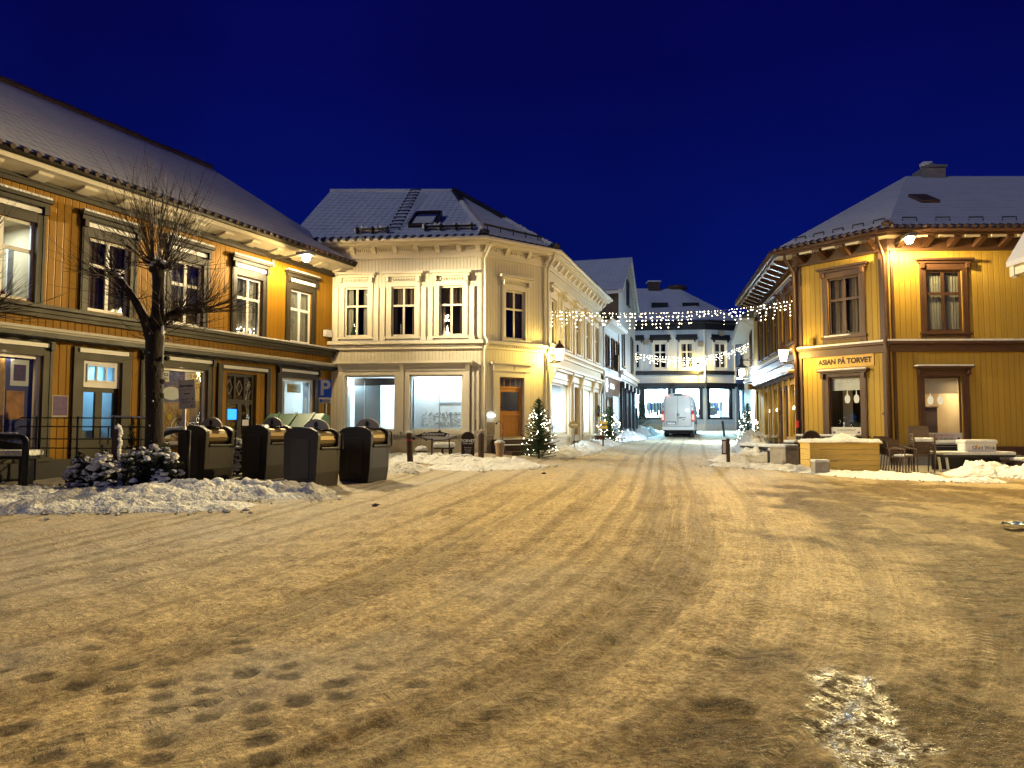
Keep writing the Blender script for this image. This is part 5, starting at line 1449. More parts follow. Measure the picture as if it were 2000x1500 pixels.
    t = text('lettering', 'ASIAN PÅ TORVET', .235, f2.text((q[0] + q[1]) / 2, .043, (q[2] + q[3]) / 2 + .02), inkbrown, nb, .004, xs=.90, bold=.010)
    # street side
    for px in ((1542, 560, 1552, 680), (1526, 574, 1536, 682), (1509, 588, 1518, 690), (1496, 598, 1503, 700), (1483, 610, 1489, 706)):
        r = f3.rect(*px); m = (r[0] + r[1]) / 2; r = (m - .5, m + .5, 4.55, 6.35)
        w, o = window(root, f3, r, browntrim, browntrim, cw=.18, head=browntrim, headp=.2, headh=.14, casetop=.25, headsnow=True, inside='darkcurtain', sw=.07); o3.append(o)
    for i, px in enumerate(((1547, 752, 1555, 845), (1514, 765, 1521, 850), (1498, 770, 1505, 852))):
        r = f3.rect(*px); m = (r[0] + r[1]) / 2; r = (m - .62, m + .62, 1.25, 3.05)
        w = shop_case(root, f3, r, pbr('ochre_trim', (.42, .25, .05), .5) if 'ochre_trim' not in MATS else MATS['ochre_trim'], cw=.14); o3.append(r)
        room(w, f3, r[0], r[1], r[2], r[3], 1.6, roomwall)
        area_light(w, f3.W(m, -.8, 3.0), .8, .6, 14, (.8, .92, 1))
        mb = f3.mb()
        for s_ in range(3): mb.tube([(r[0] + .2 + .3 * s_ + .08 * math.cos(t), .0 - .07, 2.25 + .05 * math.sin(t * 1.5)) for t in np.linspace(0, 6, 10)], .012, 4)
        mb.build('window_lights', bulbw, w)
    r = f3.rect(1529, 765, 1538, 860); m = (r[0] + r[1]) / 2; r = (m - .5, m + .5, .75, 2.95); o3.append(r)
    mb = f3.mb(); a, b, c, d = r
    mb.box(a - .15, a, -.02, .06, c, d + .12); mb.box(b, b + .15, -.02, .06, c, d + .12); mb.box(a, b, -.02, .057, d, d + .12); mb.box(a, b, -.16, -.12, c, d)
    for i in range(5): mb.box(a + .05 + i * .19, a + .06 + i * .19, -.12, -.112, c, d)
    dr = mb.build('door', browntrim, root)
    mb = f3.mb(); mb.box(a - .16, a - .08, .06, .10, 2.0, 2.2); mb.lathe([(.02, -.3), (.09, -.2), (.10, 0), (.04, .1)], 8, ((a + b) / 2, .1, 1.95)); mb.build('hanging_basket', darkwood, dr)
    s1 = f3.rect(1474, 770, 1484, 850)
    mb = f3.mb(); mb.box(.05, .9, 0, .05, .6, 3.2); mb.build('dark_doorway', blacktrim, root)
    mb = f3.mb(); 
    for x in np.linspace(1.0, f3.L - .1, 9): mb.box(x - .06, x + .06, .061, .10, .6, 3.3)
    mb.build('pilasters', MATS['ochre_trim'], root)
    mb = f3.mb(); mb.box(.2, f3.L, 0, .30, 3.42, 3.50); mb.box(.2, f3.L, 0, .12, 3.28, 3.42); mb.build('shopfront_cornice', browntrim, root)
    mb = f3.mb(); mb.box(.2, f3.L - .1, .02, .29, 3.50, 3.54, b=.012); mb.build('cornice_snow', snowm, root)
    mb = f3.mb(); mb.box(f3.L - 2.3, f3.L - .5, 0, .03, 3.62, 3.95); mb.build('street_name_board', browntrim, root)
    wall(root, f3, 0, f3.L, 0, zw + .1, o3, yellow); wall(root, f2, 0, f2.L, 0, zw + .1, o2, yellow); wall(root, f1, 0, f1.L, 0, zw + .1, o1, yellow)
    ch = HP
    strip(root, ch, 3.88, 4.12, 0, .09, browntrim, 'belt_board'); strip(root, ch, 4.12, 4.20, 0, .20, browntrim, 'belt_ledge'); 
    strip(root, ch, 4.203, 4.26, .01, .19, snowm, 'belt_snow')
    strip(root, ch, 0, .72, -.01, .08, stone, 'stone_plinth'); strip(root, ch, .72, .98, -.01, .05, browntrim, 'base_board')
    mb = MB()
    mb.M = f2.M; mb.box(0, .20, 0, .06, 4.26, zw); mb.box(0, .18, 0, .06, .98, 3.88); mb.box(f2.L - .26, f2.L, 0, .06, 4.26, zw); mb.box(f2.L - .22, f2.L, 0, .06, .98, 3.88)
    mb.M = f1.M; mb.box(.061, .14, 0, .06, 4.26, zw); mb.box(.061, .14, 0, .06, .98, 3.88)
    mb.M = f3.M; mb.box(f3.L - .18, f3.L - .061, 0, .06, 4.26, zw); mb.box(f3.L - .18, f3.L - .061, 0, .06, .98, 3.88)
    mb.build('corner_boards', browntrim, root)
    strip(root, ch, zw - .04, zw + .32, 0, .10, browntrim, 'frieze'); strip(root, ch, zw - .10, zw - .04, 0, .14, browntrim, 'frieze_moulding')
    strip(root, ch, zw + .28, zw + .34, .10, .66, creamsoffit, 'eaves_soffit'); strip(root, ch, zw + .24, zw + .42, .66, .72, browntrim, 'fascia')
    mb = MB()
    for f, off in ((f1, .2), (f2, .25), (f3, .3)):
        mb.M = f.M; x = off
        while x < f.L - .1:
            mb.prism([(.10, zw - .02), (.18, zw - .02), (.62, zw + .16), (.64, zw + .28), (.10, zw + .28)], x, x + .16, 'x'); x += .78
    mb.build('eaves_brackets', browntrim, root)
    mb = MB()
    for f, off in ((f1, .2), (f2, .25)):
        mb.M = f.M; x = off
        while x < f.L - .9:
            mb.box(x + .26, x + .70, .60, .655, zw + .18, zw + .275); x += .78
    mb.build('eaves_panels', creamsoffit, root)
    e = offset_chain(ch, .80); ze = zw + .46
    g = offset_chain(ch, .79); mb = MB(); mb.tube([(p.x, p.y, zw + .36) for p in g], .065, 10); mb.build('gutter', browntrim, root, smooth=True)
    zr = 11.6
    Ra = (15.8, 28.2, zr); Rb = (32, 28.2, zr); Rc = (18.4, 40, zr)
    E = [(p.x, p.y, ze) for p in e]; E[3] = (32, E[3][1], ze)
    roof_mesh(root, [[E[2], E[3], Rb, Ra], [E[1], E[2], Ra], [E[0], E[1], Ra, Rc], [E[0], Rc, (24, 39, ze)], [Ra, Rb, (32, 36, ze), Rc]], roofH)
    eave_tiles(root, E[2][:2], (26, E[3][1]), ze - .02, tilered, r=.06); eave_tiles(root, E[1][:2], E[2][:2], ze - .02, tilered, r=.06); eave_tiles(root, E[0][:2], E[1][:2], ze - .02, tilered, r=.06)
    mb = MB(); mb.ico((E[2][0] + .1, E[2][1] + .15, ze + .12), (.2, .2, .13), 1, .1); mb.build('hip_end', tilered, root)
    # snow hooks: row of small staples on both visible planes
    mb = MB()
    def lerp(a, b, t): return Vector(a) * (1 - t) + Vector(b) * t
    for i in range(12):
        p, q = (lerp(lerp(E[2], E[3], i / 20 + .02 + k_), lerp(Ra, Rb, i / 20 + .02 + k_), .09) for k_ in (0, .021)); mb.tube([p + Vector((0, 0, -.04)), p + Vector((0, 0, .10)), q + Vector((0, 0, .10)), q + Vector((0, 0, -.04))], .022, 5)
    mb.build('snow_hooks', blackmetal, root)
    mb = MB()
    for i in range(5):
        t = .1 + i * .19; p = lerp(lerp(E[1], E[2], t), Ra, .09); q = lerp(lerp(E[1], E[2], t + .10), Ra, .09)
        for a_, b_ in ((p, q),): mb.tube([a_ + Vector((0, -.0, -.04)), a_ + Vector((0, 0, .10)), b_ + Vector((0, 0, .10)), b_ + Vector((0, 0, -.04))], .025, 5)
    mb.build('snow_hooks', blackmetal, root)
    # hatch and chimney
    u = (Vector(E[3]) - Vector(E[2])).normalized(); up_ = Vector(Ra) - Vector(E[2]); up_ = (up_ - u * up_.dot(u)).normalized(); nn = u.cross(up_)
    T = Matrix(((u.x, up_.x, nn.x, E[2][0]), (u.y, up_.y, nn.y, E[2][1]), (u.z, up_.z, nn.z, E[2][2]), (0, 0, 0, 1))); Ti = T.inverted()
    def rp(px, py):
        d = ray(px, py); t = (Vector(E[2]) - CAM).dot(nn) / d.dot(nn); return Ti @ (CAM + d * t)
    a = rp(1800, 396); b = rp(1822, 385)
    mb = MB(T); mb.box(a.x, a.x + .62, a.y, b.y + .1, -.02, .10, b=.02); mb.build('roof_hatch', tilered, root)
    x0, x1 = at(1812, 832, 28.2).x, at(1856, 832, 28.2).x
    mb = MB(); mb.box(x0, x1, 27.9, 28.7, zr - .3, zr + .26); mb.box(x0 + .2, x1 + .05, 27.85, 28.75, zr + .26, zr + .36); mb.tube([(x0 + .35, 28.3, zr + .3), (x0 + .35, 28.3, zr + .62)], .10, 8); chn = mb.build('chimney', stone, root)
    mb = MB(); mb.ico((x0 + .3, 28.2, zr + .45), (.3, .25, .15), 1, .2); mb.build('snow_cap', snowm, chn)
    # pipes
    mb = f2.mb(); mb.tube([(f2.L + .02, .75, zw + .35), (f2.L + .02, .70, zw + .1), (f2.L - .02, .18, zw - .3), (f2.L - .02, .14, 4.4), (f2.L - .02, .28, 4.22), (f2.L - .02, .15, 3.9), (f2.L - .02, .15, .5)], .055, 10); mb.build('downpipe', browntrim, root, smooth=True)
    mb = f2.mb(); mb.tube([(.0, .72, zw + .35), (.0, .66, zw + .1), (.02, .18, zw - .3), (.02, .14, 4.4), (.02, .28, 4.22), (.02, .15, 3.9), (.02, .15, .2)], .055, 10); pp = mb.build('downpipe', browntrim, root, smooth=True)
    mb = f2.mb(); mb.tube([(.02, .15, 1.55), (.02, .15, 1.78)], .062, 10); mb.build('red_reflector', redpaint, pp)
    q = f2.rect(1584, 661, 1592, 676); mb = f2.mb(); mb.box(q[0], q[1], 0, .12, q[2], q[3], b=.02); mb.build('wall_box', yellow, root)
    s, z = f2.hit(1725, 807); mb = f2.mb(); mb.box(s - .03, s + .03, 0, .05, z - .03, z + .03); mb.tube([(s, .03, z), (s, .12, z - .03)], .015, 6); mb.build('wall_tap', terracotta, root)
    return f1, f2, f3
fH1, fH2, fH3 = build_right()

def build_far_right():
    P0, P1 = (14.6, 45.0), (11.9, 34.75)
    root = thing('white_house', 'narrow white boarded house with projecting eaves behind the yellow restaurant building', 'house', (11.9, 34.75, .8))
    f = Frame(P0, P1); L = f.L
    ops = []
    r = (L - 3.2, L - 2.0, 1.5, 3.2); ops.append(r)
    w, o = window(root, f, (L - 4.0, L - 3.0, 4.9, 6.5), browntrim, whitepaint, inside='dark'); ops.append(o)
    w = shop_case(root, f, r, whitepaint); room(w, f, r[0], r[1], r[2], r[3], 1, interior)
    wall(root, f, 0, L, .2, 6.9, ops, siding)
    en = Frame(P1, (P1[0] + 6, P1[1] + .6)); wall(root, en, 0, 6, .2, 6.9, [], siding, name='end_wall')
    mb = f.mb(); mb.box(L - .2, L, 0, .05, .4, 6.9); mb.build('corner_board', whitepaint, root)
    mb = f.mb(); mb.box(0, L + .1, 0, .70, 6.75, 6.86); mb.box(0, L + .1, .66, .74, 6.7, 6.95); mb.build('eaves', whitepaint, root)
    A = lambda s, n, z: tuple(f.W(s, n, z))
    roof_mesh(root, [[A(0, .78, 6.98), A(L + .1, .78, 6.98), A(L + .1, -4, 9.6), A(0, -4, 9.6)]], roofE)
    mb = f.mb(); mb.face([(L, 0, 6.8), (L, -4, 6.8), (L, -4, 9.5), (L, .7, 6.9)]); mb.build('gable_wall', siding, root)
    mb = f.mb(); mb.tube([(L - .08, .7, 6.8), (L - .08, .1, 6.4), (L - .08, .1, .8)], .05, 8); mb.build('downpipe', whitepaint, root)
    return f
fI = build_far_right()

def build_eave_house():
    """the house just outside the frame on the right: only its boxed eave shows"""
    p = at(1984, 832, 14.0); zt = at(1984, 523, 14).z
    root = thing('neighbour_house', 'pale painted verge board of a neighbouring roof at the right edge', 'house', (p.x + 1.2, 14.6, .2))
    X = p.x
    zt = at(1984, 523, 14).z; zb = at(1984, 541, 14).z
    mb = MB()
    dx = 4.0; dz = 4.0 * 1.62
    mb.prism([(X, zt), (X, zb), (X + .08, zb - .03), (X + .20, zb + .04), (X + .20 + dx, zb + .1 + dz), (X + dx, zt + dz)], 13.88, 14.0, 'y')
    mb.box(X + .02, X + .45, 8, 13.88, zb + .02, zt - .02)
    mb.build('verge_board', creamtrim, root)
    mb = MB(); mb.prism([(X - .03, zt + .02), (X - .03, zt + .12), (X + dx, zt + dz + .14), (X + dx, zt + dz + .02)], 8, 14.04, 'y'); mb.build('roof', roofH, root)
    mb = MB(); mb.prism([(X + .46, .0), (X + .46, zb), (X + .5, zt), (X + dx, zt + dz - .1), (X + dx, 0)], 8.2, 13.6, 'y'); mb.build('wall', cream, root)
build_eave_house()

# ------------------------------------------------------------------ ploughed snow
def gp(px, Y): p = gpos(px, Y); return (p.x, p.y)
bank('ploughed_snow', [gp(-260, 11.9), gp(0, 12.2), gp(150, 12.1), gp(330, 12.4), gp(460, 12.8), gp(580, 12.8), gp(668, 13.1)], .95, [.07, .06, .05, .08, .16, .15, .07], snowgrey, 1, chunk=3.6, res=.05)
bank('ploughed_snow', [gp(-150, 10.4), gp(60, 10.7), gp(330, 11.0), gp(520, 11.4)], .55, [.05, .07, .08, .03], snowgrey, 17, chunk=3.5, res=.05)
bank('ploughed_snow', [gp(742, 17.0), gp(800, 17.4), gp(840, 17.2)], .6, [.16, .10, .05], snowgrey, 2, chunk=3, res=.05)
bank('ploughed_snow', [gp(755, 19.8), gp(830, 19.6), gp(905, 19.4), gp(970, 19.2), gp(1040, 19.9)], .70, [.06, .12, .16, .14, .05], snowm, 3, chunk=3.8, res=.05)
bank('ploughed_snow', [gp(820, 18.0), gp(920, 17.7), gp(1000, 18.2), gp(1060, 19.4)], .45, [.03, .06, .07, .03], snowm, 31, chunk=4.5, res=.05)
bank('ploughed_snow', [gp(1042, 21.6), gp(1090, 22.2), gp(1120, 24.6), gp(1160, 28.5), gp(1200, 33.5), gp(1225, 37.5), gp(1245, 42)], .60, [.09, .12, .14, .20, .22, .3, .3], snowm, 4, chunk=3.8, res=.05)
bank('ploughed_snow', [gp(1395, 22.8), gp(1440, 23.2), gp(1490, 24.2), gp(1474, 27), gp(1470, 30.5)], .75, [.10, .18, .55, .80, .5], snowm, 5, res=.06)
bank('ploughed_snow', [gp(1380, 21.4), gp(1470, 20.9), gp(1560, 19.9), gp(1640, 18.6), gp(1740, 17.9), gp(1850, 17.6)], .75, [.06, .07, .08, .06, .08, .08], snowm, 6, chunk=4.2, res=.05)
bank('ploughed_snow', [gp(1835, 18.7), gp(1880, 18.5), gp(1930, 18.4), gp(2000, 18.0), gp(2150, 17.6)], .70, [.18, .34, .26, .26, .25], snowm, 7, chunk=2.4, res=.05)
bank('ploughed_snow', [gp(1820, 17.0), gp(1900, 16.8), gp(1960, 16.9)], .35, [.05, .08, .04], snowm, 77, res=.05)
bank('ploughed_snow', [gp(1236, 45.5), gp(1262, 47.5), gp(1280, 50)], .7, [.5, .3, .1], snowm, 8, res=.1)

# ------------------------------------------------------------------ street lamps
SODIUM = (1.0, .76, .34)
def floodlight(fr, px, py, n, power, label, aim, col, back, expo=1.35):
    s, z = fr.hit(px, py, n)
    base = fr.W(s, 0, z)
    t = thing('street_floodlight', label, 'street lamp', base, 'floodlights under the eaves')
    mb = fr.mb(); mb.box(s - .06, s + .06, 0, .03, z - .12, z + .18); mb.tube([(s, .02, z + .1), (s, n - .2, z + .14)], .025, 8); mb.build('bracket', greymetal, t)
    mb = fr.mb(); mb.box(s - .14, s + .14, n - .26, n + .22, z + .08, z + .19, b=.03); mb.build('lamp_housing', greymetal, t)
    mb = fr.mb(); mb.lathe([(0, -.085), (.07, -.07), (.11, 0), (.11, .075)], 14, (s, n, z)); mb.build('lamp_lens', lampglow, t, smooth=True)
    l = point_light(t, fr.W(s, n + .02, z - .14), power, col, .06); batwing(l, aim, back, expo)
    return t
floodlight(frA, 598, 505, 1.2, 2400, 'glowing street floodlight on the eaves of the ochre timber building', (.72, -.69), (1, .82, .48), .05, 1.1)
floodlight(fH1, 1776, 470, .95, 6800, 'glowing street floodlight beside the drainpipe on the yellow restaurant building', (.06, -1), (1, .75, .32), .030)

def lantern_body(t, c, k=1.0, n=8, mat=None):
    c = Vector(c)
    mb = MB(); mb.lathe([(0, -.19 * k), (.085 * k, -.19 * k), (.15 * k, .10 * k), (.155 * k, .17 * k), (0, .17 * k)], n, c); mb.build('lantern_glass', mat or lanternglass, t)
    mb = MB(); mb.lathe([(.17 * k, .17 * k), (.175 * k, .19 * k), (.12 * k, .29 * k), (.05 * k, .36 * k), (.03 * k, .40 * k), (.045 * k, .43 * k), (0, .47 * k)], 12, c); mb.lathe([(0, -.26 * k), (.03 * k, -.25 * k), (.05 * k, -.2 * k), (.095 * k, -.195 * k), (0, -.193 * k)], 12, c); mb.build('lantern_cap', browntrim, t)
def wall_lantern(foot, c, label):
    foot, c = Vector(foot), Vector(c)
    t = thing('wall_lantern', label, 'lantern', foot, 'old-style wall lanterns')
    lantern_body(t, c)
    mb = MB(); e_ = c + Vector((0, 0, -.25)); m = foot + (e_ - foot) * .5
    mb.tube([Vector((foot.x, foot.y, e_.z)), e_], .018, 6); mb.tube([foot + Vector((0, 0, -.25)), foot + (e_ - foot) * .25 + Vector((0, 0, -.10)), m + Vector((0, 0, .04)), e_], .014, 6); mb.tube([foot + Vector((0, 0, -.3)), foot + Vector((0, 0, .1))], .03, 8); mb.build('bracket', blackmetal, t)
    return t
c2 = Vector((1.14, 23.9, 0)); c = at(1093, 692, 23.5)
wall_lantern((c2.x + .03, c2.y - .06, c.z - .2), c, 'glowing lantern on a curved bracket at the cream corner building')
c = at(1530, 694, 24.0)
wall_lantern((9.72, 24.32, c.z - .2), c, 'glowing lantern on a bracket at the corner of the yellow restaurant building')
def hanging_lantern():
    c = at(1449, 728, 36.0); t = thing('hanging_lantern', 'square black framed lantern hanging from a bracket on the white house', 'lantern', (c.x, c.y, c.z))
    mb = MB(); mb.box(c.x - .10, c.x + .10, c.y - .10, c.y + .10, c.z - .14, c.z + .16); mb.build('lantern_glass', emit('cool_lantern_glow', (1, .88, .66), 60), t)
    point_light(t, c + Vector((-.1, .0, -.34)), 4200, (.60, .82, 1), .12)
    mb = MB()
    for sx in (-1, 1):
        for sy in (-1, 1): mb.box(c.x + sx * .22 - .015, c.x + sx * .22 + .015, c.y + sy * .22 - .015, c.y + sy * .22 + .015, c.z - .26, c.z + .26)
    mb.lathe([(.34, .26), (.10, .40), (.07, .55), (.1, .58), (.04, .75), (0, .8)], 8, c); mb.box(c.x - .25, c.x + .25, c.y - .25, c.y + .25, c.z - .30, c.z - .26); mb.build('lantern_frame', blackmetal, t)
    mb = MB(); mb.tube([c + Vector((0, 0, .65)), c + Vector((.85, .1, .62))], .025, 6); mb.tube([c + Vector((.25, 0, .65)), c + Vector((.8, .1, 1.1))], .018, 6); mb.tube([c + Vector((.1, 0, -.5)), c + Vector((.5, .05, -.45)), c + Vector((.8, .1, -.2))], .03, 6); mb.build('bracket', blackmetal, t)
hanging_lantern()
def end_lantern():
    c = at(1363, 718, 52.9); t = thing('street_lantern', 'round yellow glowing lantern on a wall arm of the pale end building', 'lantern', (c.x, c.y, c.z))
    mb = MB(); mb.ico(c, (.20, .20, .24), 2); mb.build('lantern_globe', lanternglass, t, smooth=True)
    point_light(t, c + Vector((0, -.3, -.1)), 110, (1, .70, .25), .1)
    mb = MB(); mb.lathe([(.2, .18), (.16, .28), (.05, .36), (0, .5)], 10, c); mb.build('lantern_cap', blackmetal, t)
    mb = MB(); mb.tube([c + Vector((0, .1, -.3)), c + Vector((.65, .75, -.22))], .04, 6); mb.tube([c + Vector((0, 0, -.2)), c + Vector((0, 0, -1.1))], .035, 6); mb.build('bracket', greymetal, t)
end_lantern()

# ------------------------------------------------------------------ light curtains across the street
bulb_me = None
def light_string(label, P, drops, rmin, rmax, mat, seed):
    rmin *= .62; rmax *= .62
    r = random.Random(seed)
    P = [Vector(p) for p in P]
    seg = [(b - a).length for a, b in zip(P, P[1:])]; L = sum(seg)
    def pos(u):
        d = u * L
        for a, b, s in zip(P, P[1:], seg):
            if d <= s: return a + (b - a) * (d / s)
            d -= s
        return P[-1]
    t = thing('light_string', label, 'string lights', P[0], 'light strings across the street')
    mb = MB(); mb.tube([pos(i / 40) for i in range(41)], .008, 4); mb.build('cable', blackmetal, t)
    spots = []; mb = MB()
    for i in range(drops):
        u = (i + r.random() * .7) / drops; p = pos(u)
        ln = r.choice([.10, .18, .28, .42, .55]) * (1.0 if rmin > .02 else .9)
        mb.tube([p, p - Vector((0, 0, ln))], .004, 3, cap=False)
        k = max(1, int(ln / .11))
        for j in range(k + 1):
            spots.append((p - Vector((r.uniform(-.03, .03), r.uniform(-.04, .04), ln * j / k if k else 0)), r.uniform(rmin, rmax)))
    mb.build('hanging_wires', blackmetal, t)
    r.shuffle(spots)
    mb = MB(); mb.ico((0, 0, 0), 1, 1); o = mb.build('bulb', mat); me = o.data; bpy.data.objects.remove(o)
    for (p, rr) in spots[:100]:
        b = bpy.data.objects.new('bulb', me); C.objects.link(b); b.parent = t; b.location = p - P[0]; b.scale = (rr, rr, rr)
    if len(spots) > 100:
        mb = MB()
        for (p, rr) in spots[100:]: mb.ico(p, rr, 1)
        b = mb.build('bulb_cluster', mat, t); b['kind'] = 'stuff'
    return t
light_string('long sagging light string with hanging icicle bulbs between cream and yellow buildings',
             [at(1071, 608, 24.2), at(1160, 612, 24.3), at(1240, 613, 24.4), at(1330, 611, 24.5), at(1400, 607, 24.6), at(1470, 600, 24.7), at(1548, 588, 24.6)], 74, .014, .030, bulbm, 3)
light_string('second light string lower and farther back in front of the pale end building',
             [at(1241, 692, 38.5), at(1290, 697, 38.7), at(1350, 700, 38.5), at(1400, 693, 38), at(1435, 683, 37.5), at(1462, 671, 37)], 60, .018, .034, bulbw, 5)

# ------------------------------------------------------------------ waste chute bins
def make_bin():
    t = thing('waste_bin', '', 'waste bin', (0, 0, 0), 'underground waste chutes')
    prof = [(-.37, .0), (.33, .0), (.36, .30), (.40, .32), (.40, 1.00)]
    arch = [(.40 * math.cos(a), 1.00 + .15 * math.sin(a)) for a in np.linspace(0, math.pi, 13)]
    full = [(-.36, 0), (.33, 0), (.37, .30), (.40, 1.0)] + arch[1:-1] + [(-.40, 1.0), (-.39, .30)]
    mb = MB(); mb.prism(full, -.36, -.27, 'y', bev=.015); mb.prism(full, .27, .36, 'y', bev=.015)
    notch = [(-.36, 0), (.33, 0), (.37, .30), (.385, .74), (.10, .74), (.06, 1.02), (.10, 1.11)] + [p for p in arch if p[0] < .06] + [(-.40, 1.0), (-.39, .30)]
    mb.prism(notch, -.27, .27, 'y'); body = mb.build('bin_body', binplastic, t)
    mb = MB(); mb.box(-.22, .20, -.372, -.358, .18, .93, b=.006)
    for x, z in ((-.18, .89), (.16, .89), (-.18, .22)): mb.lathe([(.012, 0), (.012, .01), (0, .012)], 6, (x, -.375, z))
    mb.build('service_panel', pbr('bin_panel', (.032, .025, .021), .5), t)
    mb = MB(); pts = [(.19 + .18 * math.cos(a), .915 + .16 * math.sin(a)) for a in np.linspace(0, 2 * math.pi, 14, endpoint=False)]
    mb.prism(pts, -.265, .265, 'y'); d = mb.build('chute_drum', steel, t)
    mb = MB(); mb.box(.36, .42, -.26, .26, .735, .775, b=.008); mb.build('drum_lip', blackmetal, t)
    mb = MB(); mb.tube([(.40, .33, .72), (.46, .33, .74), (.46, .33, 1.02), (.41, .33, 1.05)], .018, 6); mb.build('handle', blackmetal, t)
    mb = MB(); half = [(.30 * math.cos(a) , 1.115 + .20 * math.sin(a)) for a in np.linspace(0, math.pi, 14)]
    mb.prism(half, .10, .14, 'y', bev=.006); hp = mb.build('lid_plate', hingegrey, t)
    mb = MB(); mb.prism([(.045 * math.cos(a), 1.21 + .06 * math.sin(a)) for a in np.linspace(0, 6.28, 12, endpoint=False)], .092, .098, 'y'); mb.build('plate_emblem', blackmetal, hp)
    mb = MB()
    mb.box(-.02, .22, -.355, -.275, 1.125, 1.15, b=.01); mb.build('snow_cap', snowm, t)
    return t
b0 = make_bin()
BINS = [(404, 14.6, -26, 'dark brown waste chute bin nearest the tree, farthest left of the row'), (524, 15.5, -30, 'dark brown waste chute bin standing just in front of the green container'),
        (611, 14.0, -22, 'dark brown waste chute bin with visible side panel, foremost in the row'), (712, 15.1, -22, 'dark brown waste chute bin alone at the cream building end of the row')]
for i, (px, Y, a, lab) in enumerate(BINS):
    p = gpos(px, Y); p.z -= .02
    if i == 0: b0.location = p; b0.rotation_euler = (0, 0, R(a)); b0['label'] = lab
    else: dup(b0, p, R(a), lab, 'underground waste chutes')

def green_container():
    p = gpos(576, 17.6); t = thing('green_container', 'green wheeled container with sloping lid behind the waste bins', 'container', p, rz=R(-8))
    M = Matrix.Translation(p) @ Matrix.Rotation(R(-8), 4, 'Z')
    def B(name, mat, f, par=t):
        mb = MB(); f(mb); o = mb.build(name, mat); o.parent = par; return o
    B('container_body', greenplastic, lambda m: m.prism([(-.62, .15), (.62, .15), (.70, 1.0), (-.70, 1.0)], -.35, .40, 'y', bev=.02))
    def lid(m):
        m.prism([(-.42, 1.0), (.45, 1.0), (.42, 1.28), (.1, 1.33)], -.72, .72, 'x', bev=.02)
        for x in (-.45, 0, .45): m.prism([(-.43, 1.02), (.1, 1.345), (.1, 1.36), (-.44, 1.04)], x - .03, x + .03, 'x')
    B('container_lid', greenplastic, lid)
    for x in (-.5, .5): B('wheel', tyre, lambda m: m.tube([(x - .03, -.25, .09), (x + .03, -.25, .09)], .09, 12))
green_container()

# ------------------------------------------------------------------ signs
def recycling_sign():
    Y = 14.9; p = gpos(357, Y); t = thing('notice_sign', 'white recycling station notice tilted on a wooden stake behind bin', 'sign', p)
    a = at(358, 797, Y); top = at(366, 745, Y); c = at(365, 770, Y)
    mb = MB(); mb.box(p.x - .03, p.x + .035, Y + .02, Y + .06, p.z, top.z - .05); mb.build('stake', whitepaint, t)
    M = Matrix.Translation((c.x, Y, c.z)) @ Matrix.Rotation(R(-4), 4, 'Y') @ Matrix.Rotation(R(90), 4, 'X')
    w, h = .175, .30
    mb = MB(M); mb.box(-w, w, -h, h, -.012, .0, b=.004); bd = mb.build('board', cardgrey, t)
    tm = M @ Matrix.Translation((0, .17, .003))
    text('lettering', 'MILJØSTASJON', .052, tm, ink, bd, .001, xs=.80, bold=.002)
    mb = MB(M)
    for y, w0, w1, hh in ((.09, -.13, .12, .007), (0, -.06, .06, .02), (-.10, -.13, .05, .007), (-.12, -.13, .03, .006), (-.16, -.13, .08, .006), (-.18, -.13, .08, .006)): mb.box(w0, w1, y, y + hh, .0, .003)
    for x, y in ((.11, -.10), (.09, -.25)): mb.box(x - .015, x + .015, y - .015, y + .015, 0, .003)
    mb.build('printed_lines', ink, bd)
recycling_sign()
def parking_sign():
    Y = 18.2; p = gpos(634, Y); t = thing('parking_sign', 'blue parking sign with white letter P and small plate on pole', 'sign', p)
    q0 = at(622, 776, Y); q1 = at(648, 742, Y); c = (q0 + q1) / 2; w = (q1.x - q0.x) / 2; h = (q1.z - q0.z) / 2
    mb = MB(); mb.tube([(p.x, Y + .05, p.z - .1), (p.x, Y + .05, q1.z - .05)], .035, 10); mb.build('pole', greymetal, t)
    mb = MB(); mb.box(c.x - w, c.x + w, Y - .012, Y, c.z - h, c.z + h, b=.005); s = mb.build('sign_plate', bluesign, t)
    M = Matrix.Translation((c.x, Y - .014, c.z)) @ Matrix.Rotation(R(90), 4, 'X'); text('lettering', 'P', .52, M, whiteprint, s, .002, bold=.012)
    mb = MB(); z = q0.z - .085; mb.box(c.x - w * .92, c.x + w * .92, Y - .012, Y, z - .065, z + .06, b=.004); s2 = mb.build('sub_plate', whiteprint, t)
    mb = MB(); mb.prism([(c.x - w * .6 + .035 * math.cos(a), z + .045 * math.sin(a)) for a in np.linspace(0, 6.28, 14, endpoint=False)], Y - .015, Y - .0122, 'y'); mb.build('plate_symbol', bluesign, s2)
    M = Matrix.Translation((c.x + .05, Y - .014, z)) @ Matrix.Rotation(R(90), 4, 'X'); text('lettering', 'mot avg.', .06, M, ink, s2, .001)
parking_sign()
def arched_board(px, Y, w, h, label, body, printing, face):
    p = gpos(px, Y); t = thing('menu_board', label, 'sign', p)
    poly = [(w, 0), (w, h - w)] + [(w * math.cos(a), h - w + w * math.sin(a)) for a in np.linspace(0, math.pi, 16)][1:-1] + [(-w, h - w), (-w, 0)]
    M = Matrix.Translation(p)
    mb = MB(M); mb.prism(poly, -.03, .03, 'y', bev=.01); b = mb.build('board', body, t)
    printing(t, b, M)
    return t
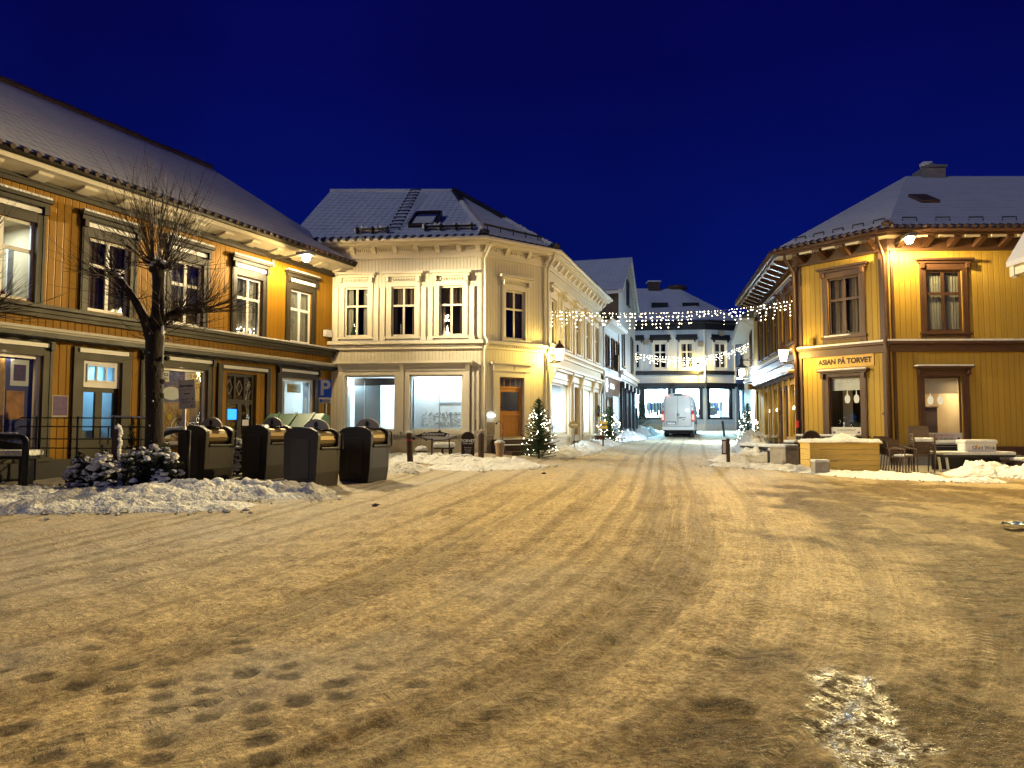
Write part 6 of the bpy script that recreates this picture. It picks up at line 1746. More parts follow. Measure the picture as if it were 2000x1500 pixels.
def torvet(t, b, M):
    T = lambda z: M @ Matrix.Translation((0, -.033, z)) @ Matrix.Rotation(R(90), 4, 'X')
    text('lettering', 'TORVET', .105, T(.50), whiteprint, b, .002, bold=.003); text('lettering', 'Husdyr og fisk', .05, T(.43), whiteprint, b, .001, bold=.001)
    for z, s in ((.31, 'Sommer av'), (.245, 'Mat, kaffe'), (.19, 'og kaker')): text('lettering', s, .045, T(z), whiteprint, b, .001)
    mb = MB(M); mb.ico((-.06, -.12, .08), (.22, .12, .06), 2, .1); mb.build('snow_heap', snowm, t)
arched_board(914, 20.3, .185, .76, 'dark brown arched TORVET board in front of the cream building', inkbrown, torvet, None)
def resto(t, b, M):
    mb = MB(M); mb.box(-.20, .22, -.04, -.031, .08, .72); f = mb.build('menu_sheet', cardgrey, b)
    mb = MB(M); mb.box(-.20, .22, -.044, -.041, .10, .38); mb.build('menu_photo', labelyellow, b)
    mb = MB(M)
    for i in range(5): mb.box(-.20, -.13, -.044, -.041, .42 + i * .055, .435 + i * .055)
    mb.box(-.05, .18, -.044, -.041, .66, .69); mb.box(.0, .14, -.044, -.041, .60, .625); mb.build('printed_lines', ink, b)
    mb = MB(M); mb.tube([(.06 * math.cos(a), -.045, .2 + .08 * math.sin(a)) for a in np.linspace(0, 6, 10)], .012, 4); mb.build('menu_print', posterorange, b)
    mb = MB(M)
    for x in (-.12, -.06, .08, .12): mb.prism([(x - .012, .82), (x + .012, .82), (x, .87)], -.034, -.031, 'y')
    mb.build('small_marks', cardgrey, b)
    mb = MB(M); mb.tube([(.283 * math.cos(a), -.02, .78 + .283 * math.sin(a)) for a in np.linspace(0, math.pi, 16)], .012, 6); mb.build('rim', greymetal, b)
arched_board(1584, 21.2, .29, 1.08, 'dark round-topped menu board with yellow sheet beside the wooden counter', inkbrown, resto, None)

# ------------------------------------------------------------------ bollards, posts, fence, barrier
def bollard(px, Y, h, r, label, mat, lean=0, extra=None):
    p = gpos(px, Y); t = thing('bollard', label, 'bollard', p)
    mb = MB(); q = p + Vector((lean, 0, h)); mb.tube([p - Vector((0, 0, .1)), q, q + Vector((0, 0, .03))], [r, r, r * .7], 10); mb.build('post', mat, t)
    if extra: extra(t, p, q)
    return t
def band(t, p, q):
    mb = MB(); mb.tube([p + (q - p) * .74, p + (q - p) * .79], .085, 10); mb.build('reflector_band', redpaint, t)
    mb = MB(); mb.lathe([(.08, 0), (.07, .04), (0, .06)], 8, q); mb.build('snow_cap', snowm, t)
    mb = MB(); mb.tube([q + Vector((.05, 0, -.14)), q + Vector((.16, 0, -.14))], .04, 8); mb.build('side_stub', blackmetal, t)
bollard(802, 18.8, .80, .078, 'dark wooden bollard with red band beside the fish sculpture', darkwood, -.03, band)
def tap(t, p, q):
    mb = MB(); mb.ico(q + Vector((0, 0, .08)), (.11, .10, .08), 1, .15); mb.tube([q + Vector((-.05, 0, .07)), q + Vector((-.2, 0, .06))], .03, 6); mb.build('post_lamp_head', hingegrey, t)
    mb = MB(); mb.tube([q + Vector((-.16, 0, .1)), q + Vector((-.16, 0, .42))], .014, 6); mb.build('antenna', darkwood, t)
bollard(940, 19.8, .72, .085, 'dark bollard with round grey head next to the TORVET board', darkwood, 0, tap)
bollard(1415, 45.5, .95, .07, 'thin leaning dark bollard far down the street near the pale building', blackmetal, -.12)
def post_sign():
    Y = 21.6; p = gpos(1421, Y); t = thing('signpost', 'short dark post with small framed board at the street mouth', 'sign', p)
    mb = MB(); mb.box(p.x - .04, p.x + .05, Y - .04, Y + .04, p.z - .1, p.z + .78); mb.build('post', darkwood, t)
    mb = MB(); mb.box(p.x - .19, p.x - .05, Y - .03, Y, p.z + .30, p.z + .74, b=.01); b = mb.build('board_frame', darkwood, t)
    mb = MB(); mb.box(p.x - .165, p.x - .075, Y - .034, Y - .031, p.z + .34, p.z + .70); mb.build('board_face', cardgrey, b)
post_sign()
def hoop():
    a = gpos(-95, 12.6); b = gpos(52, 12.6); h = at(30, 853, 12.6).z; t = thing('hoop_barrier', 'black tubular hoop barrier with snow on top at the left edge', 'barrier', b)
    pts = [(b.x, b.y, b.z - .2), (b.x, b.y, h - .12)] + [(b.x - .12 + .12 * math.cos(x), b.y, h - .12 + .12 * math.sin(x)) for x in np.linspace(0, math.pi / 2, 6)] + [(a.x, a.y, h), (a.x - .1, a.y, h - .1), (a.x - .1, a.y, a.z)]
    mb = MB(); mb.tube(pts, .055, 12); mb.build('hoop_tube', blackmetal, t, smooth=True)
    mb = MB(); mb.tube([(b.x - .16, b.y, h + .05), (a.x, a.y, h + .05)], .028, 8); mb.build('snow_cap', snowm, t)
hoop()
def bench():
    p = gpos(5, 13.4); t = thing('bench', 'snow-covered black bench behind the black hoop barrier', 'bench', p)
    z = at(20, 886, 13.4).z
    mb = MB(); mb.box(p.x - .9, p.x + .58, 13.25, 13.65, z - .10, z - .04, b=.01); mb.build('seat', blackmetal, t)
    for x in (-.7, .4):
        mb = MB(); mb.box(p.x + x, p.x + x + .08, 13.3, 13.6, p.z - .1, z - .1); mb.build('leg', blackmetal, t)
    mb = MB(); mb.prism([(p.x - .9, z + .14), (p.x - .9, z + .36), (p.x + .25, z + .16), (p.x + .25, z + .06)], 13.66, 13.72, 'y'); mb.build('backrest', blackmetal, t)
    mb = MB(); mb.box(p.x - .9, p.x + .62, 13.2, 13.68, z - .04, z + .07, b=.045); mb.build('snow_cap', snowm, t)
bench()
def fence():
    Y = 14.2; a = gpos(-180, Y); b = gpos(292, Y); t = thing('wire_fence', 'thin dark metal rail fence in front of the ochre shopfront', 'fence', b)
    for py in (815, 832, 856, 874):
        z0 = at(100, py, Y).z; mb = MB(); mb.tube([(a.x, Y, z0), (b.x, Y, z0 - .02)], .013, 5); mb.build('rail', blackmetal, t)
    zt = at(100, 813, Y).z
    for px in (-60, 72, 152, 222, 290):
        p = gpos(px, Y); mb = MB(); mb.tube([(p.x, Y, p.z - .1), (p.x, Y, zt)], .022, 6); mb.build('fence_post', blackmetal, t)
    for px in (196, 212):
        p = gpos(px, Y); mb = MB(); mb.tube([(p.x, Y, at(px, 832, Y).z), (p.x, Y, at(px, 868, Y).z)], .013, 5); mb.build('picket', blackmetal, t)
    mb = MB(); mb.tube([(at(214, 815, Y).x, Y, zt + .0), (at(285, 819, Y).x, Y, zt - .02)], .017, 5); mb.build('snow_line', snowm, t)
fence()
def snowy_post():
    Y = 12.8; p = gpos(231, Y); t = thing('wooden_post', 'black post with snow plastered up its side in front of the shrubs', 'post', p); zt = at(231, 838, Y).z
    mb = MB(); mb.box(p.x - .07, p.x + .04, Y - .05, Y + .05, p.z - .1, zt); mb.build('post', darkwood, t)
    mb = MB()
    n = 22
    for i in range(n): mb.ico((p.x + .055 + rnd.uniform(-.01, .012), Y - .03, p.z + (zt - p.z) * (i + .5) / n), (.035, .05, .038), 1, .25)
    mb.ico((p.x - .0, Y, zt + .03), (.07, .07, .06), 1, .1); mb.build('stuck_snow', snowm, t)
snowy_post()
def grey_hoop():
    p = gpos(338, 13.9); t = thing('bike_hoop', 'dark rounded bicycle hoop capped with snow beside first waste bin', 'bicycle rack', p)
    z = at(330, 842, 13.9).z
    mb = MB(); mb.tube([(p.x - .22, 13.9, p.z - .1), (p.x - .22, 13.9, z - .18), (p.x - .15, 13.9, z - .05), (p.x, 13.9, z), (p.x + .3, 13.9, z), (p.x + .3, 13.9, p.z)], .05, 10); mb.build('hoop_tube', blackmetal, t, smooth=True)
    mb = MB(); mb.tube([(p.x - .12, 13.9, z + .03), (p.x + .25, 13.9, z + .055)], .04, 8); mb.build('snow_cap', snowm, t)
grey_hoop()

# ------------------------------------------------------------------ plants
def shrub(px, Y, rx, ry, h, label, seed, snowk=1.0):
    r = random.Random(seed); p = gpos(px, Y); t = thing('shrub', label, 'shrub', p, 'snowy shrubs below the pollarded tree')
    mb = MB()
    def pt():
        while True:
            v = Vector((r.uniform(-1, 1), r.uniform(-1, 1), r.uniform(0, 1)))
            if .35 < v.length < 1: break
        lump = .78 + .3 * math.sin(v.x * 5 + seed) * math.cos(v.y * 4 + seed * 2) + .15 * r.random()
        return Vector((v.x * rx * lump, v.y * ry * lump, .05 + v.z * h * lump))
    for i in range(1500):
        c = pt(); a = Vector((r.gauss(0, 1), r.gauss(0, 1), r.gauss(0, .8))).normalized(); b = a.orthogonal().normalized(); s = r.uniform(.02, .045)
        q = p + c; mb.face([q - b * s * .5, q + a * s * 1.2, q + b * s * .5, q - a * s])
    mb.build('foliage', leafdark, t, recalc=False)
    mb = MB()
    for i in range(16):
        an = r.random() * 6.28; e = pt(); mb.tube([p + Vector((.05 * math.cos(an), .05 * math.sin(an), -.05)), p + e * .6, p + e * 1.03], [.012, .008, .004], 4)
    mb.build('stems', twigm, t)
    mb = MB()
    for i in range(int(105 * snowk)):
        c = pt(); c = c * (1.0 / max(.6, math.sqrt((c.x / rx) ** 2 + (c.y / ry) ** 2 + (c.z / h) ** 2))) * r.uniform(.84, .97)
        s = r.uniform(.030, .075); mb.ico(p + c + Vector((0, 0, .02)), (s * 1.25, s * 1.1, s * .62), 1, .3, r)
    mb.build('clinging_snow', snowm, t)
    return t
shrub(168, 12.9, .36, .3, .62, 'low snowy shrub between the fence and the snow-plastered post', 3, .9)
shrub(207, 12.7, .30, .25, .72, 'snowy shrub just in front of the shop door, touching black post', 5, 1.2)
shrub(272, 13.0, .42, .34, .78, 'snowy dark shrub at the foot of the pollarded tree trunk', 8, .8)
shrub(325, 13.2, .32, .32, .78, 'dark snowy shrub between tree trunk and first waste bin', 11, .55)
shrub(462, 15.9, .30, .3, .85, 'snow-covered shrub between the two left waste bins', 14, 1.5)
def thin_conifer():
    p = gpos(258, 14.2); t = thing('small_conifer', 'thin dark evergreen stem against the ochre wall behind the shrubs', 'shrub', p); r = random.Random(9)
    zt = at(258, 818, 14.2).z - p.z; mb = MB(); mb.tube([p, p + Vector((0, 0, zt))], [.02, .006], 5); mb.build('trunk', twigm, t)
    mb = MB()
    for i in range(420):
        z = r.random() ** .8 * zt; a = r.random() * 6.28; d = .16 * (1 - z / zt) + .02; q = p + Vector((math.cos(a) * d * r.random(), math.sin(a) * d * r.random(), z)); v = Vector((r.gauss(0, 1), r.gauss(0, 1), .8)).normalized(); b = v.orthogonal().normalized() * .012
        mb.face([q - b, q + v * .07, q + b])
    mb.build('crown', leafdark, t, recalc=False)
thin_conifer()

def pollard_tree(px, Y, label, seed):
    r = random.Random(seed); p = gpos(px, Y); t = thing('pollarded_tree', label, 'tree', p, 'pollarded street trees')
    k = Y / 13.4
    P = lambda x, y, dY=0: at(px - 303 + x, y, Y + dY)
    mb = MB(); kn = []
    def limb(pts, rs):
        out = []
        for i, q in enumerate(pts): out.append(Vector(q) + Vector((r.uniform(-.01, .01), r.uniform(-.01, .01), 0)))
        mb.tube(out, rs, 12)
    limb([(p.x, Y, p.z - .2), P(300, 900), P(303, 800), P(300, 720), P(303, 660), P(307, 640)], [.20 * k, .165 * k, .155 * k, .15 * k, .165 * k, .15 * k])
    limb([P(304, 655), P(309, 600), P(311, 550), P(309, 522), P(308, 508)], [.14 * k, .115 * k, .11 * k, .125 * k, .06])
    limb([P(297, 668), P(284, 625, -.1), P(262, 585, -.2), P(240, 553, -.3), P(228, 535, -.35)], [.10 * k, .085 * k, .07 * k, .06 * k, .035])
    limb([P(312, 650), P(330, 615, .05), P(356, 606, .15), P(392, 607, .3)], [.09 * k, .07 * k, .06 * k, .03])
    for x, y, s in ((308, 525, .17), (302, 515, .12), (318, 520, .12), (330, 520, .08), (228, 540, .08), (262, 585, .085), (392, 607, .075), (350, 606, .085), (326, 700, .07), (315, 745, .08)):
        q = P(x, y); mb.ico(q, (s * .9 * k, s * .9 * k, s * .7 * k), 2, .12, r)
    for i in range(46):
        z = r.uniform(640, 900); q = P(302, z); a = r.random() * 6.28; s = r.uniform(.03, .06); mb.ico(q + Vector((math.cos(a) * .125 * k, math.sin(a) * .125 * k, 0)), (s, s, s * 1.4), 1, .3, r)
    mb.build('trunk', bark, t, smooth=True)
    mb = MB()
    def twig(o, d, L, r0, depth=0):
        pts = [Vector(o)]; d = Vector(d).normalized(); n = 6
        for i in range(n):
            d = (d + Vector((r.gauss(0, .07), r.gauss(0, .07), .05 + r.gauss(0, .05)))).normalized(); pts.append(pts[-1] + d * (L / n))
        mb.tube(pts, [r0 * (1 - .75 * i / n) for i in range(n + 1)], 3, cap=False)
        if depth < 2:
            for j in range(2 if depth == 0 else 1):
                i = r.randint(1, 4); dd = (d + Vector((r.gauss(0, .42), r.gauss(0, .42), r.gauss(.05, .2)))).normalized(); twig(pts[i], dd, L * r.uniform(.35, .6), r0 * .62, depth + 1)
    top = P(309, 515)
    for i in range(80):
        a = r.random() * 6.28; s = abs(r.gauss(0, .72)); d = Vector((math.cos(a) * s, math.sin(a) * s, 1)); o = top + Vector((math.cos(a) * .12, math.sin(a) * .12, r.uniform(-.12, .08))); twig(o, d, r.uniform(1.4, 2.35) * k / (1 + .3 * s), r.uniform(.006, .011) * k)
    for i in range(26):
        a = r.random() * 6.28; d = Vector((math.cos(a), math.sin(a), r.uniform(-.15, .5))); twig(top + Vector((math.cos(a) * .13, math.sin(a) * .13, r.uniform(-.15, .05))), d, r.uniform(.7, 1.4) * k, .010 * k)
    for (x, y, dY, nn, bias) in ((228, 535, -.35, 36, -.7), (258, 580, -.2, 18, -.6), (390, 607, .3, 30, .6), (350, 606, .15, 26, .4), (318, 640, 0, 22, .5), (300, 660, 0, 12, -.4)):
        o = P(x, y, dY)
        for i in range(nn):
            d = Vector((bias + r.gauss(0, .6), r.gauss(0, .5), r.uniform(-.25, .9))); twig(o + Vector((r.uniform(-.06, .06), r.uniform(-.06, .06), r.uniform(-.05, .05))), d, r.uniform(.6, 1.35) * k, r.uniform(.007, .012) * k)
    mb.build('crown', twigm, t, recalc=False)
    mb = MB()
    for i in range(9):
        a = r.uniform(-2.9, -1.2); z = r.uniform(640, 890); q = P(302, z); s = r.uniform(.008, .02); mb.ico(q + Vector((math.cos(a) * .150 * k, math.sin(a) * .155 * k, 0)), (s, s, s * 1.2), 1, .3, r)
    for x, y in ((300, 512), (318, 510), (310, 505), (322, 514), (296, 518)): mb.ico(P(x, y, -.12), (.06, .05, .03), 1, .2, r)
    for i in range(14):
        u = i / 13; q = P(290 - 60 * u, 640 - 98 * u, -.35 * u); mb.ico(q + Vector((.0, 0, .07 * k)), (.05, .05, .025), 1, .2, r)
    mb.ico(P(300, 872, -.2), (.09, .08, .06), 1, .15, r); mb.ico(P(318, 645, -.16), (.03, .03, .10), 1, .1, r)
    mb.build('stuck_snow', snowm, t)
    return t
pollard_tree(303, 13.4, 'bare pollarded tree with a broom of twigs in front of ochre building', 21)
pollard_tree(-118, 12.0, 'bare pollarded tree at the left edge of which only twigs reach in', 23)

def spruce(name, h, rb, seed, nb, bulbs, br, label, loc, group, snow=0, lights_bottom=1.0):
    r = random.Random(seed); t = thing(name, label, 'tree', loc, group)
    p = Vector(loc)
    mb = MB(); mb.tube([p - Vector((0, 0, .1)), p + Vector((0, 0, h))], [.035, .008], 6); mb.build('trunk', bark, t)
    mb = MB(); tips = []
    for i in range(nb):
        u = (i + r.random()) / nb; z = .015 * h + u ** .9 * .94 * h
        L = rb * (1 - u) ** .85 * r.uniform(.7, 1.1) + .05; a = i * 2.4 + r.uniform(-.3, .3)
        d = Vector((math.cos(a), math.sin(a), .10 + .5 * u)); s = Vector((-math.sin(a), math.cos(a), 0))
        o = p + Vector((0, 0, z)); n = max(4, int(L / .028))
        for j in range(n):
            f = (j + .6) / n; q = o + d * (L * f) + Vector((0, 0, -.22 * L * f * (1 - f)))
            wl = (.035 + .09 * L * (1 - f)) * r.uniform(.7, 1.2)
            for sg in (-1, 1):
                e = q + s * sg * wl + d * wl * .8 + Vector((0, 0, r.uniform(-.02, .03)))
                b = Vector((r.gauss(0, .3), r.gauss(0, .3), 1)).normalized() * .008
                mb.face([q - b, e, q + b]); mb.face([q - d * .012, q + s * sg * wl * .7 + d * wl * .3 + Vector((0, 0, .02)), q + d * .016])
            if r.random() < .5: mb.face([q - s * .008, q + d * .03 + Vector((0, 0, .05)), q + s * .008])
        tips.append((o, d, L))
    for j in range(14): z = h * (.86 + .14 * j / 14); a = j * 2.4; mb.face([p + Vector((0, 0, z)), p + Vector((.05 * math.cos(a), .05 * math.sin(a), z + .05)), p + Vector((0, 0, z + .02))])
    mb.build('crown', needles, t, recalc=False)
    if bulbs:
        m2 = MB(); m2.ico((0, 0, 0), 1, 1); o = m2.build('bulb', bulbw); me = o.data; bpy.data.objects.remove(o)
        sp = [x for x in tips if (x[0].z - p.z) < h * .75 * lights_bottom]
        for i in range(min(bulbs, 100)):
            o, d, L = r.choice(sp); q = o + d * L * r.uniform(.55, 1.0) - Vector((0, 0, .02)); rr = br * r.uniform(.7, 1.25)
            b = bpy.data.objects.new('bulb', me); C.objects.link(b); b.parent = t; b.location = q - p; b.scale = (rr, rr, rr)
    if snow:
        mb = MB()
        for i in range(snow): o, d, L = r.choice(tips); q = o + d * L * r.uniform(.4, 1); s = r.uniform(.02, .05); mb.ico(q, (s * 1.3, s * 1.3, s * .6), 1, .2, r)
        mb.build('clinging_snow', snowm, t)
    return t
p = gpos(1052, 21.2); spruce('christmas_tree', 1.78, .62, 31, 190, 80, .012, 'slender lit Christmas tree beside the wooden door of the cream building', p, 'lit Christmas trees')
p = gpos(1190, 30.6); spruce('christmas_tree', 1.62, .70, 32, 170, 95, .017, 'bushy lit Christmas tree in front of the low white house', p, 'lit Christmas trees')
p = gpos(1461, 31.5); spruce('christmas_tree', 1.95, .62, 33, 170, 100, .019, 'lit Christmas tree by the street entrance of the yellow restaurant building', p, 'lit Christmas trees')
p = gpos(1250, 47.5); spruce('christmas_tree', 2.4, .85, 34, 90, 0, .02, 'unlit dark spruce on the snow beside the red mailbox', p, 'street trees in winter', snow=25)

def mailbox():
    p = gpos(1238, 46.2); z = at(1238, 817, 46.2).z; t = thing('mailbox', 'small red mailbox on a post before the dark spruce', 'mailbox', p)
    mb = MB(); mb.box(p.x - .22, p.x + .22, 46.0, 46.35, z, z + .62, b=.05); mb.build('box', redpaint, t)
    mb = MB(); mb.box(p.x - .2, p.x + .2, 46.02, 46.33, z + .62, z + .68, b=.03); mb.build('snow_cap', snowm, t)
    mb = MB(); mb.box(p.x - .04, p.x + .04, 46.15, 46.22, p.z - .1, z); mb.build('post', blackmetal, t)
mailbox()

# ------------------------------------------------------------------ van
def build_van():
    p = gpos(1324, 44.3); rz = R(-17)
    t = thing('delivery_van', 'white panel van driving away with glowing red tail lights', 'van', p, rz=rz)
    base = [(.90, .42), (.95, .60), (.985, .95), (.985, 1.30), (.955, 1.80), (.90, 2.25), (.85, 2.48), (.76, 2.62), (.60, 2.69), (.30, 2.73), (0, 2.74)]
    secs = [(0.0, .955, 2.72, 0), (.05, .985, 2.74, 0), (.25, 1, 2.75, 0), (3.9, 1, 2.75, 0), (4.25, .99, 2.68, 0), (4.75, .97, 2.15, 0), (5.05, .96, 1.62, 0), (5.6, .92, 1.28, 0), (5.85, .84, 1.05, 0)]
    mb = MB(); rings = []
    for y, s, top, _ in secs:
        half = []
        for x, z in base:
            zz = z if z < 1.0 else 1.0 + (z - 1.0) * (top - 1.0) / 1.74
            half.append((x * s, y + (.10 * max(0, zz - 1.2) if y < .1 else 0), zz))
        ring = [(-x, y_, z) for x, y_, z in half] + [(x, y_, z) for x, y_, z in half[::-1][1:]]
        rings.append([mb.V(q) for q in ring])
    n = len(rings[0])
    for a, b in zip(rings, rings[1:]):
        for i in range(n): mb.bm.faces.new([a[i], a[(i + 1) % n], b[(i + 1) % n], b[i]])
    mb.bm.faces.new(rings[0]); mb.bm.faces.new(rings[-1][::-1])
    o = mb.build('body', vanwhite, None, True); o.parent = t
    def part(name, mat, f, par=t, smooth=False):
        mb = MB(); f(mb); o = mb.build(name, mat, None, smooth); o.parent = par; return o
    rear = lambda z: .10 * max(0, z - 1.2)
    def seams(m):
        m.box(-.006, .006, -.006, .02, .70, 1.25); m.tube([(0, rear(1.2) - .004, 1.2), (0, rear(2.6) - .004, 2.6)], .007, 4)
        for s in (-1, 1):
            m.tube([(s * .80, -.004, .68), (s * .82, -.004, 1.2), (s * .77, rear(2.2) - .004, 2.2), (s * .70, rear(2.52) - .004, 2.52), (s * .6, rear(2.58) - .004, 2.58), (0, rear(2.6) - .004, 2.6)], .007, 4)
        m.box(-.80, .80, -.006, .02, .672, .684)
    door = part('rear_doors', blackmetal, seams)
    part('number_plate_recess', blackmetal, lambda m: m.box(-.68, -.10, -.012, .02, .80, .98, b=.01))
    pl = part('number_plate', whiteprint, lambda m: m.box(-.63, -.15, -.02, -.012, .82, .93, b=.004))
    M = Matrix.Translation((-.39, -.022, .875)) @ Matrix.Rotation(R(90), 4, 'X'); x = text('lettering', 'DP 47291', .10, M, ink, None, .001); x.parent = pl
    part('door_handle', blackmetal, lambda m: m.box(.04, .22, -.03, .0, 1.19, 1.23, b=.008))
    part('badge', greymetal, lambda m: (m.tube([(.03 + .075 * math.cos(a), -.012 + .02, 1.40 + .075 * math.sin(a)) for a in np.linspace(0, 6.28, 17)], .012, 5), [m.tube([(.03, .005, 1.40), (.03 + .075 * math.cos(a), .005, 1.40 + .075 * math.sin(a))], .010, 4) for a in (math.pi / 2, math.pi * 7 / 6, math.pi * 11 / 6)]))
    part('model_marks', blackmetal, lambda m: (m.box(.18, .50, -.008, .0, 1.22, 1.25), m.box(.28, .42, -.008, .0, 1.10, 1.125)))
    for s in (-1, 1):
        tl = part('tail_light', redpaint, lambda m: m.box(min(s * .84, s * .975), max(s * .84, s * .975), -.025, .10, .98, 1.66, b=.02))
        part('lens', tailred, lambda m: m.box(min(s * .855, s * .962), max(s * .855, s * .962), -.035, -.02, 1.08, 1.42, b=.01), tl)
        part('roof_lamp', tailred, lambda m: m.box(s * .60 - .08, s * .60 + .08, rear(2.6) - .02, rear(2.6) + .04, 2.56, 2.62, b=.01))
        part('hinge', greymetal, lambda m: [m.box(min(s * .83, s * .90), max(s * .83, s * .90), rear(z) - .03, rear(z) + .02, z, z + .10) for z in (1.85, 2.3)])
    part('brake_lamp_housing', blackmetal, lambda m: m.box(-.22, .30, rear(2.65) - .03, rear(2.65) + .05, 2.60, 2.68, b=.01))
    part('bumper', vanwhite, lambda m: m.box(-.97, .97, -.09, .25, .46, .66, b=.03))
    part('bumper_step', blackmetal, lambda m: m.box(-.9, .9, -.06, .3, .40, .455))
    part('side_windows', blackmetal, lambda m: [m.prism([(4.0, 1.5), (4.85, 1.5), (4.62, 2.1), (4.0, 2.25)], s * .965, s * .975, 'x') for s in (-1, 1)])
    for s in (-1, 1):
        part('wing_mirror', blackmetal, lambda m: (m.box(min(s * 1.05, s * 1.28), max(s * 1.05, s * 1.28), 4.5, 4.62, 1.45, 1.85, b=.03), m.tube([(s * .95, 4.6, 1.55), (s * 1.1, 4.58, 1.55)], .03, 6)))
        for y in (1.05, 4.75):
            w = part('wheel', tyre, lambda m: m.tube([(s * .62, y, .33), (s * .66, y, .33), (s * .86, y, .33), (s * .90, y, .33)], [.29, .34, .34, .29], 20))
            part('rim', greymetal, lambda m: m.tube([(s * .88, y, .33), (s * .91, y, .33)], [.21, .17], 14), w)
    part('side_moulding', blackmetal, lambda m: [m.box(min(s * .975, s * 1.0), max(s * .975, s * 1.0), .5, 3.8, .85, 1.0) for s in (-1, 1)])
    part('underbody', blackmetal, lambda m: m.box(-.8, .8, .3, 5.4, .25, .43))
build_van()

# ------------------------------------------------------------------ beside the cream building
def fish():
    Y = 19.9; p = gpos(850, Y); t = thing('fish_sculpture', 'striped mackerel shaped metal sculpture standing on two thin legs', 'sculpture', p)
    x0, x1 = at(808, 860, Y).x, at(893, 860, Y).x; zc = at(850, 853, Y).z; L = x1 - x0
    up = [(0, .02), (.10, .05), (.18, .085), (.25, .125), (.27, .10), (.40, .125), (.55, .13), (.60, .19), (.63, .13), (.75, .10), (.88, .05), (1, .0)]
    lo = [(1, -.0), (.90, -.03), (.75, -.085), (.5, -.10), (.25, -.07), (.1, -.02), (0, -.03), (.05, 0)]
    X = lambda q: (x0 + q[0] * L, zc + q[1] * 1.05)
    mb = MB(); mb.prism([X(q) for q in up] + [X(q) for q in [(1, -.0), (.75, .0), (.4, .02), (.1, .0)]], Y - .02, Y + .02, 'y'); b = mb.build('fish_back', blacktrim, t)
    mb = MB()
    for i in range(15):
        u = .2 + i * .034; z = .02 + .0 * i; mb.prism([X((u, z + .015)), X((u + .012, z + .015)), X((u + .028, z + .075)), X((u + .014, z + .075))], Y - .026, Y - .021, 'y')
    mb.build('stripes', whiteprint, b)
    mb = MB(); mb.prism([X(q) for q in ((.72, .005), (.78, .075), (.88, .048), (.97, .01))], Y - .026, Y - .021, 'y'); mb.build('fish_head', whiteprint, b)
    mb = MB(); mb.prism([(X((.80, .045))[0] + .02 * math.cos(a), X((.80, .045))[1] + .02 * math.sin(a)) for a in np.linspace(0, 6.28, 10, endpoint=False)], Y - .03, Y - .0265, 'y'); mb.build('eye', ink, b)
    mb = MB(); q = [X(v) for v in ((.1, -.0), (.3, -.06), (.5, -.10), (.75, -.085), (.9, -.03), (1, .0))]
    mb.tube([(a, Y, b_) for a, b_ in q], .012, 6); mb.prism([X((.22, -.055)), X((.32, -.08)), X((.3, -.12))], Y - .01, Y + .01, 'y'); mb.build('belly_outline', blackmetal, t)
    mb = MB(); mb.prism([X(v) for v in ((.1, .0), (.4, .02), (.75, .0), (1, 0), (.9, -.028), (.75, -.083), (.5, -.098), (.3, -.058))], Y + .0, Y + .012, 'y'); mb.build('belly', cardgrey, t)
    for u in (.42, .82):
        x = x0 + u * L; mb = MB(); mb.tube([(x, Y, p.z - .1), (x, Y, zc - .05)], .022, 6); mb.build('leg', blackmetal, t)
fish()
def small_table():
    Y = 20.4; p = gpos(868, Y); t = thing('garden_table', 'low garden table with thick snow cushion behind the fish sculpture', 'table', p); z = at(868, 874, Y).z
    mb = MB(); mb.box(p.x - .28, p.x + .28, Y - .2, Y + .2, z - .04, z, b=.01); mb.build('tabletop', darkwood, t)
    mb = MB(); mb.box(p.x - .30, p.x + .30, Y - .22, Y + .22, z, z + .14, b=.06); mb.build('snow_cap', snowm, t)
    for x in (-.05, .2):
        mb = MB(); mb.box(p.x + x - .03, p.x + x + .03, Y - .05, Y + .05, p.z - .1, z - .04); mb.build('leg', darkwood, t)
    p = gpos(824, 20.6); t = thing('garden_stool', 'small round stool capped with snow at the tail of the fish sculpture', 'stool', p); z = at(824, 880, 20.6).z
    mb = MB(); mb.lathe([(0, z - .03), (.16, z - .03), (.16, z), (0, z)], 14, (p.x, p.y, 0)); mb.build('seat', darkwood, t)
    for a in (0, 2.1, 4.2):
        mb = MB(); mb.tube([(p.x + .12 * math.cos(a), p.y + .12 * math.sin(a), p.z - .1), (p.x + .1 * math.cos(a), p.y + .1 * math.sin(a), z - .03)], .015, 5); mb.build('leg', blackmetal, t)
    mb = MB(); mb.lathe([(.17, z), (.19, z + .05), (.12, z + .12), (0, z + .14)], 14, (p.x, p.y, 0)); mb.build('snow_cap', snowm, t, smooth=True)
small_table()
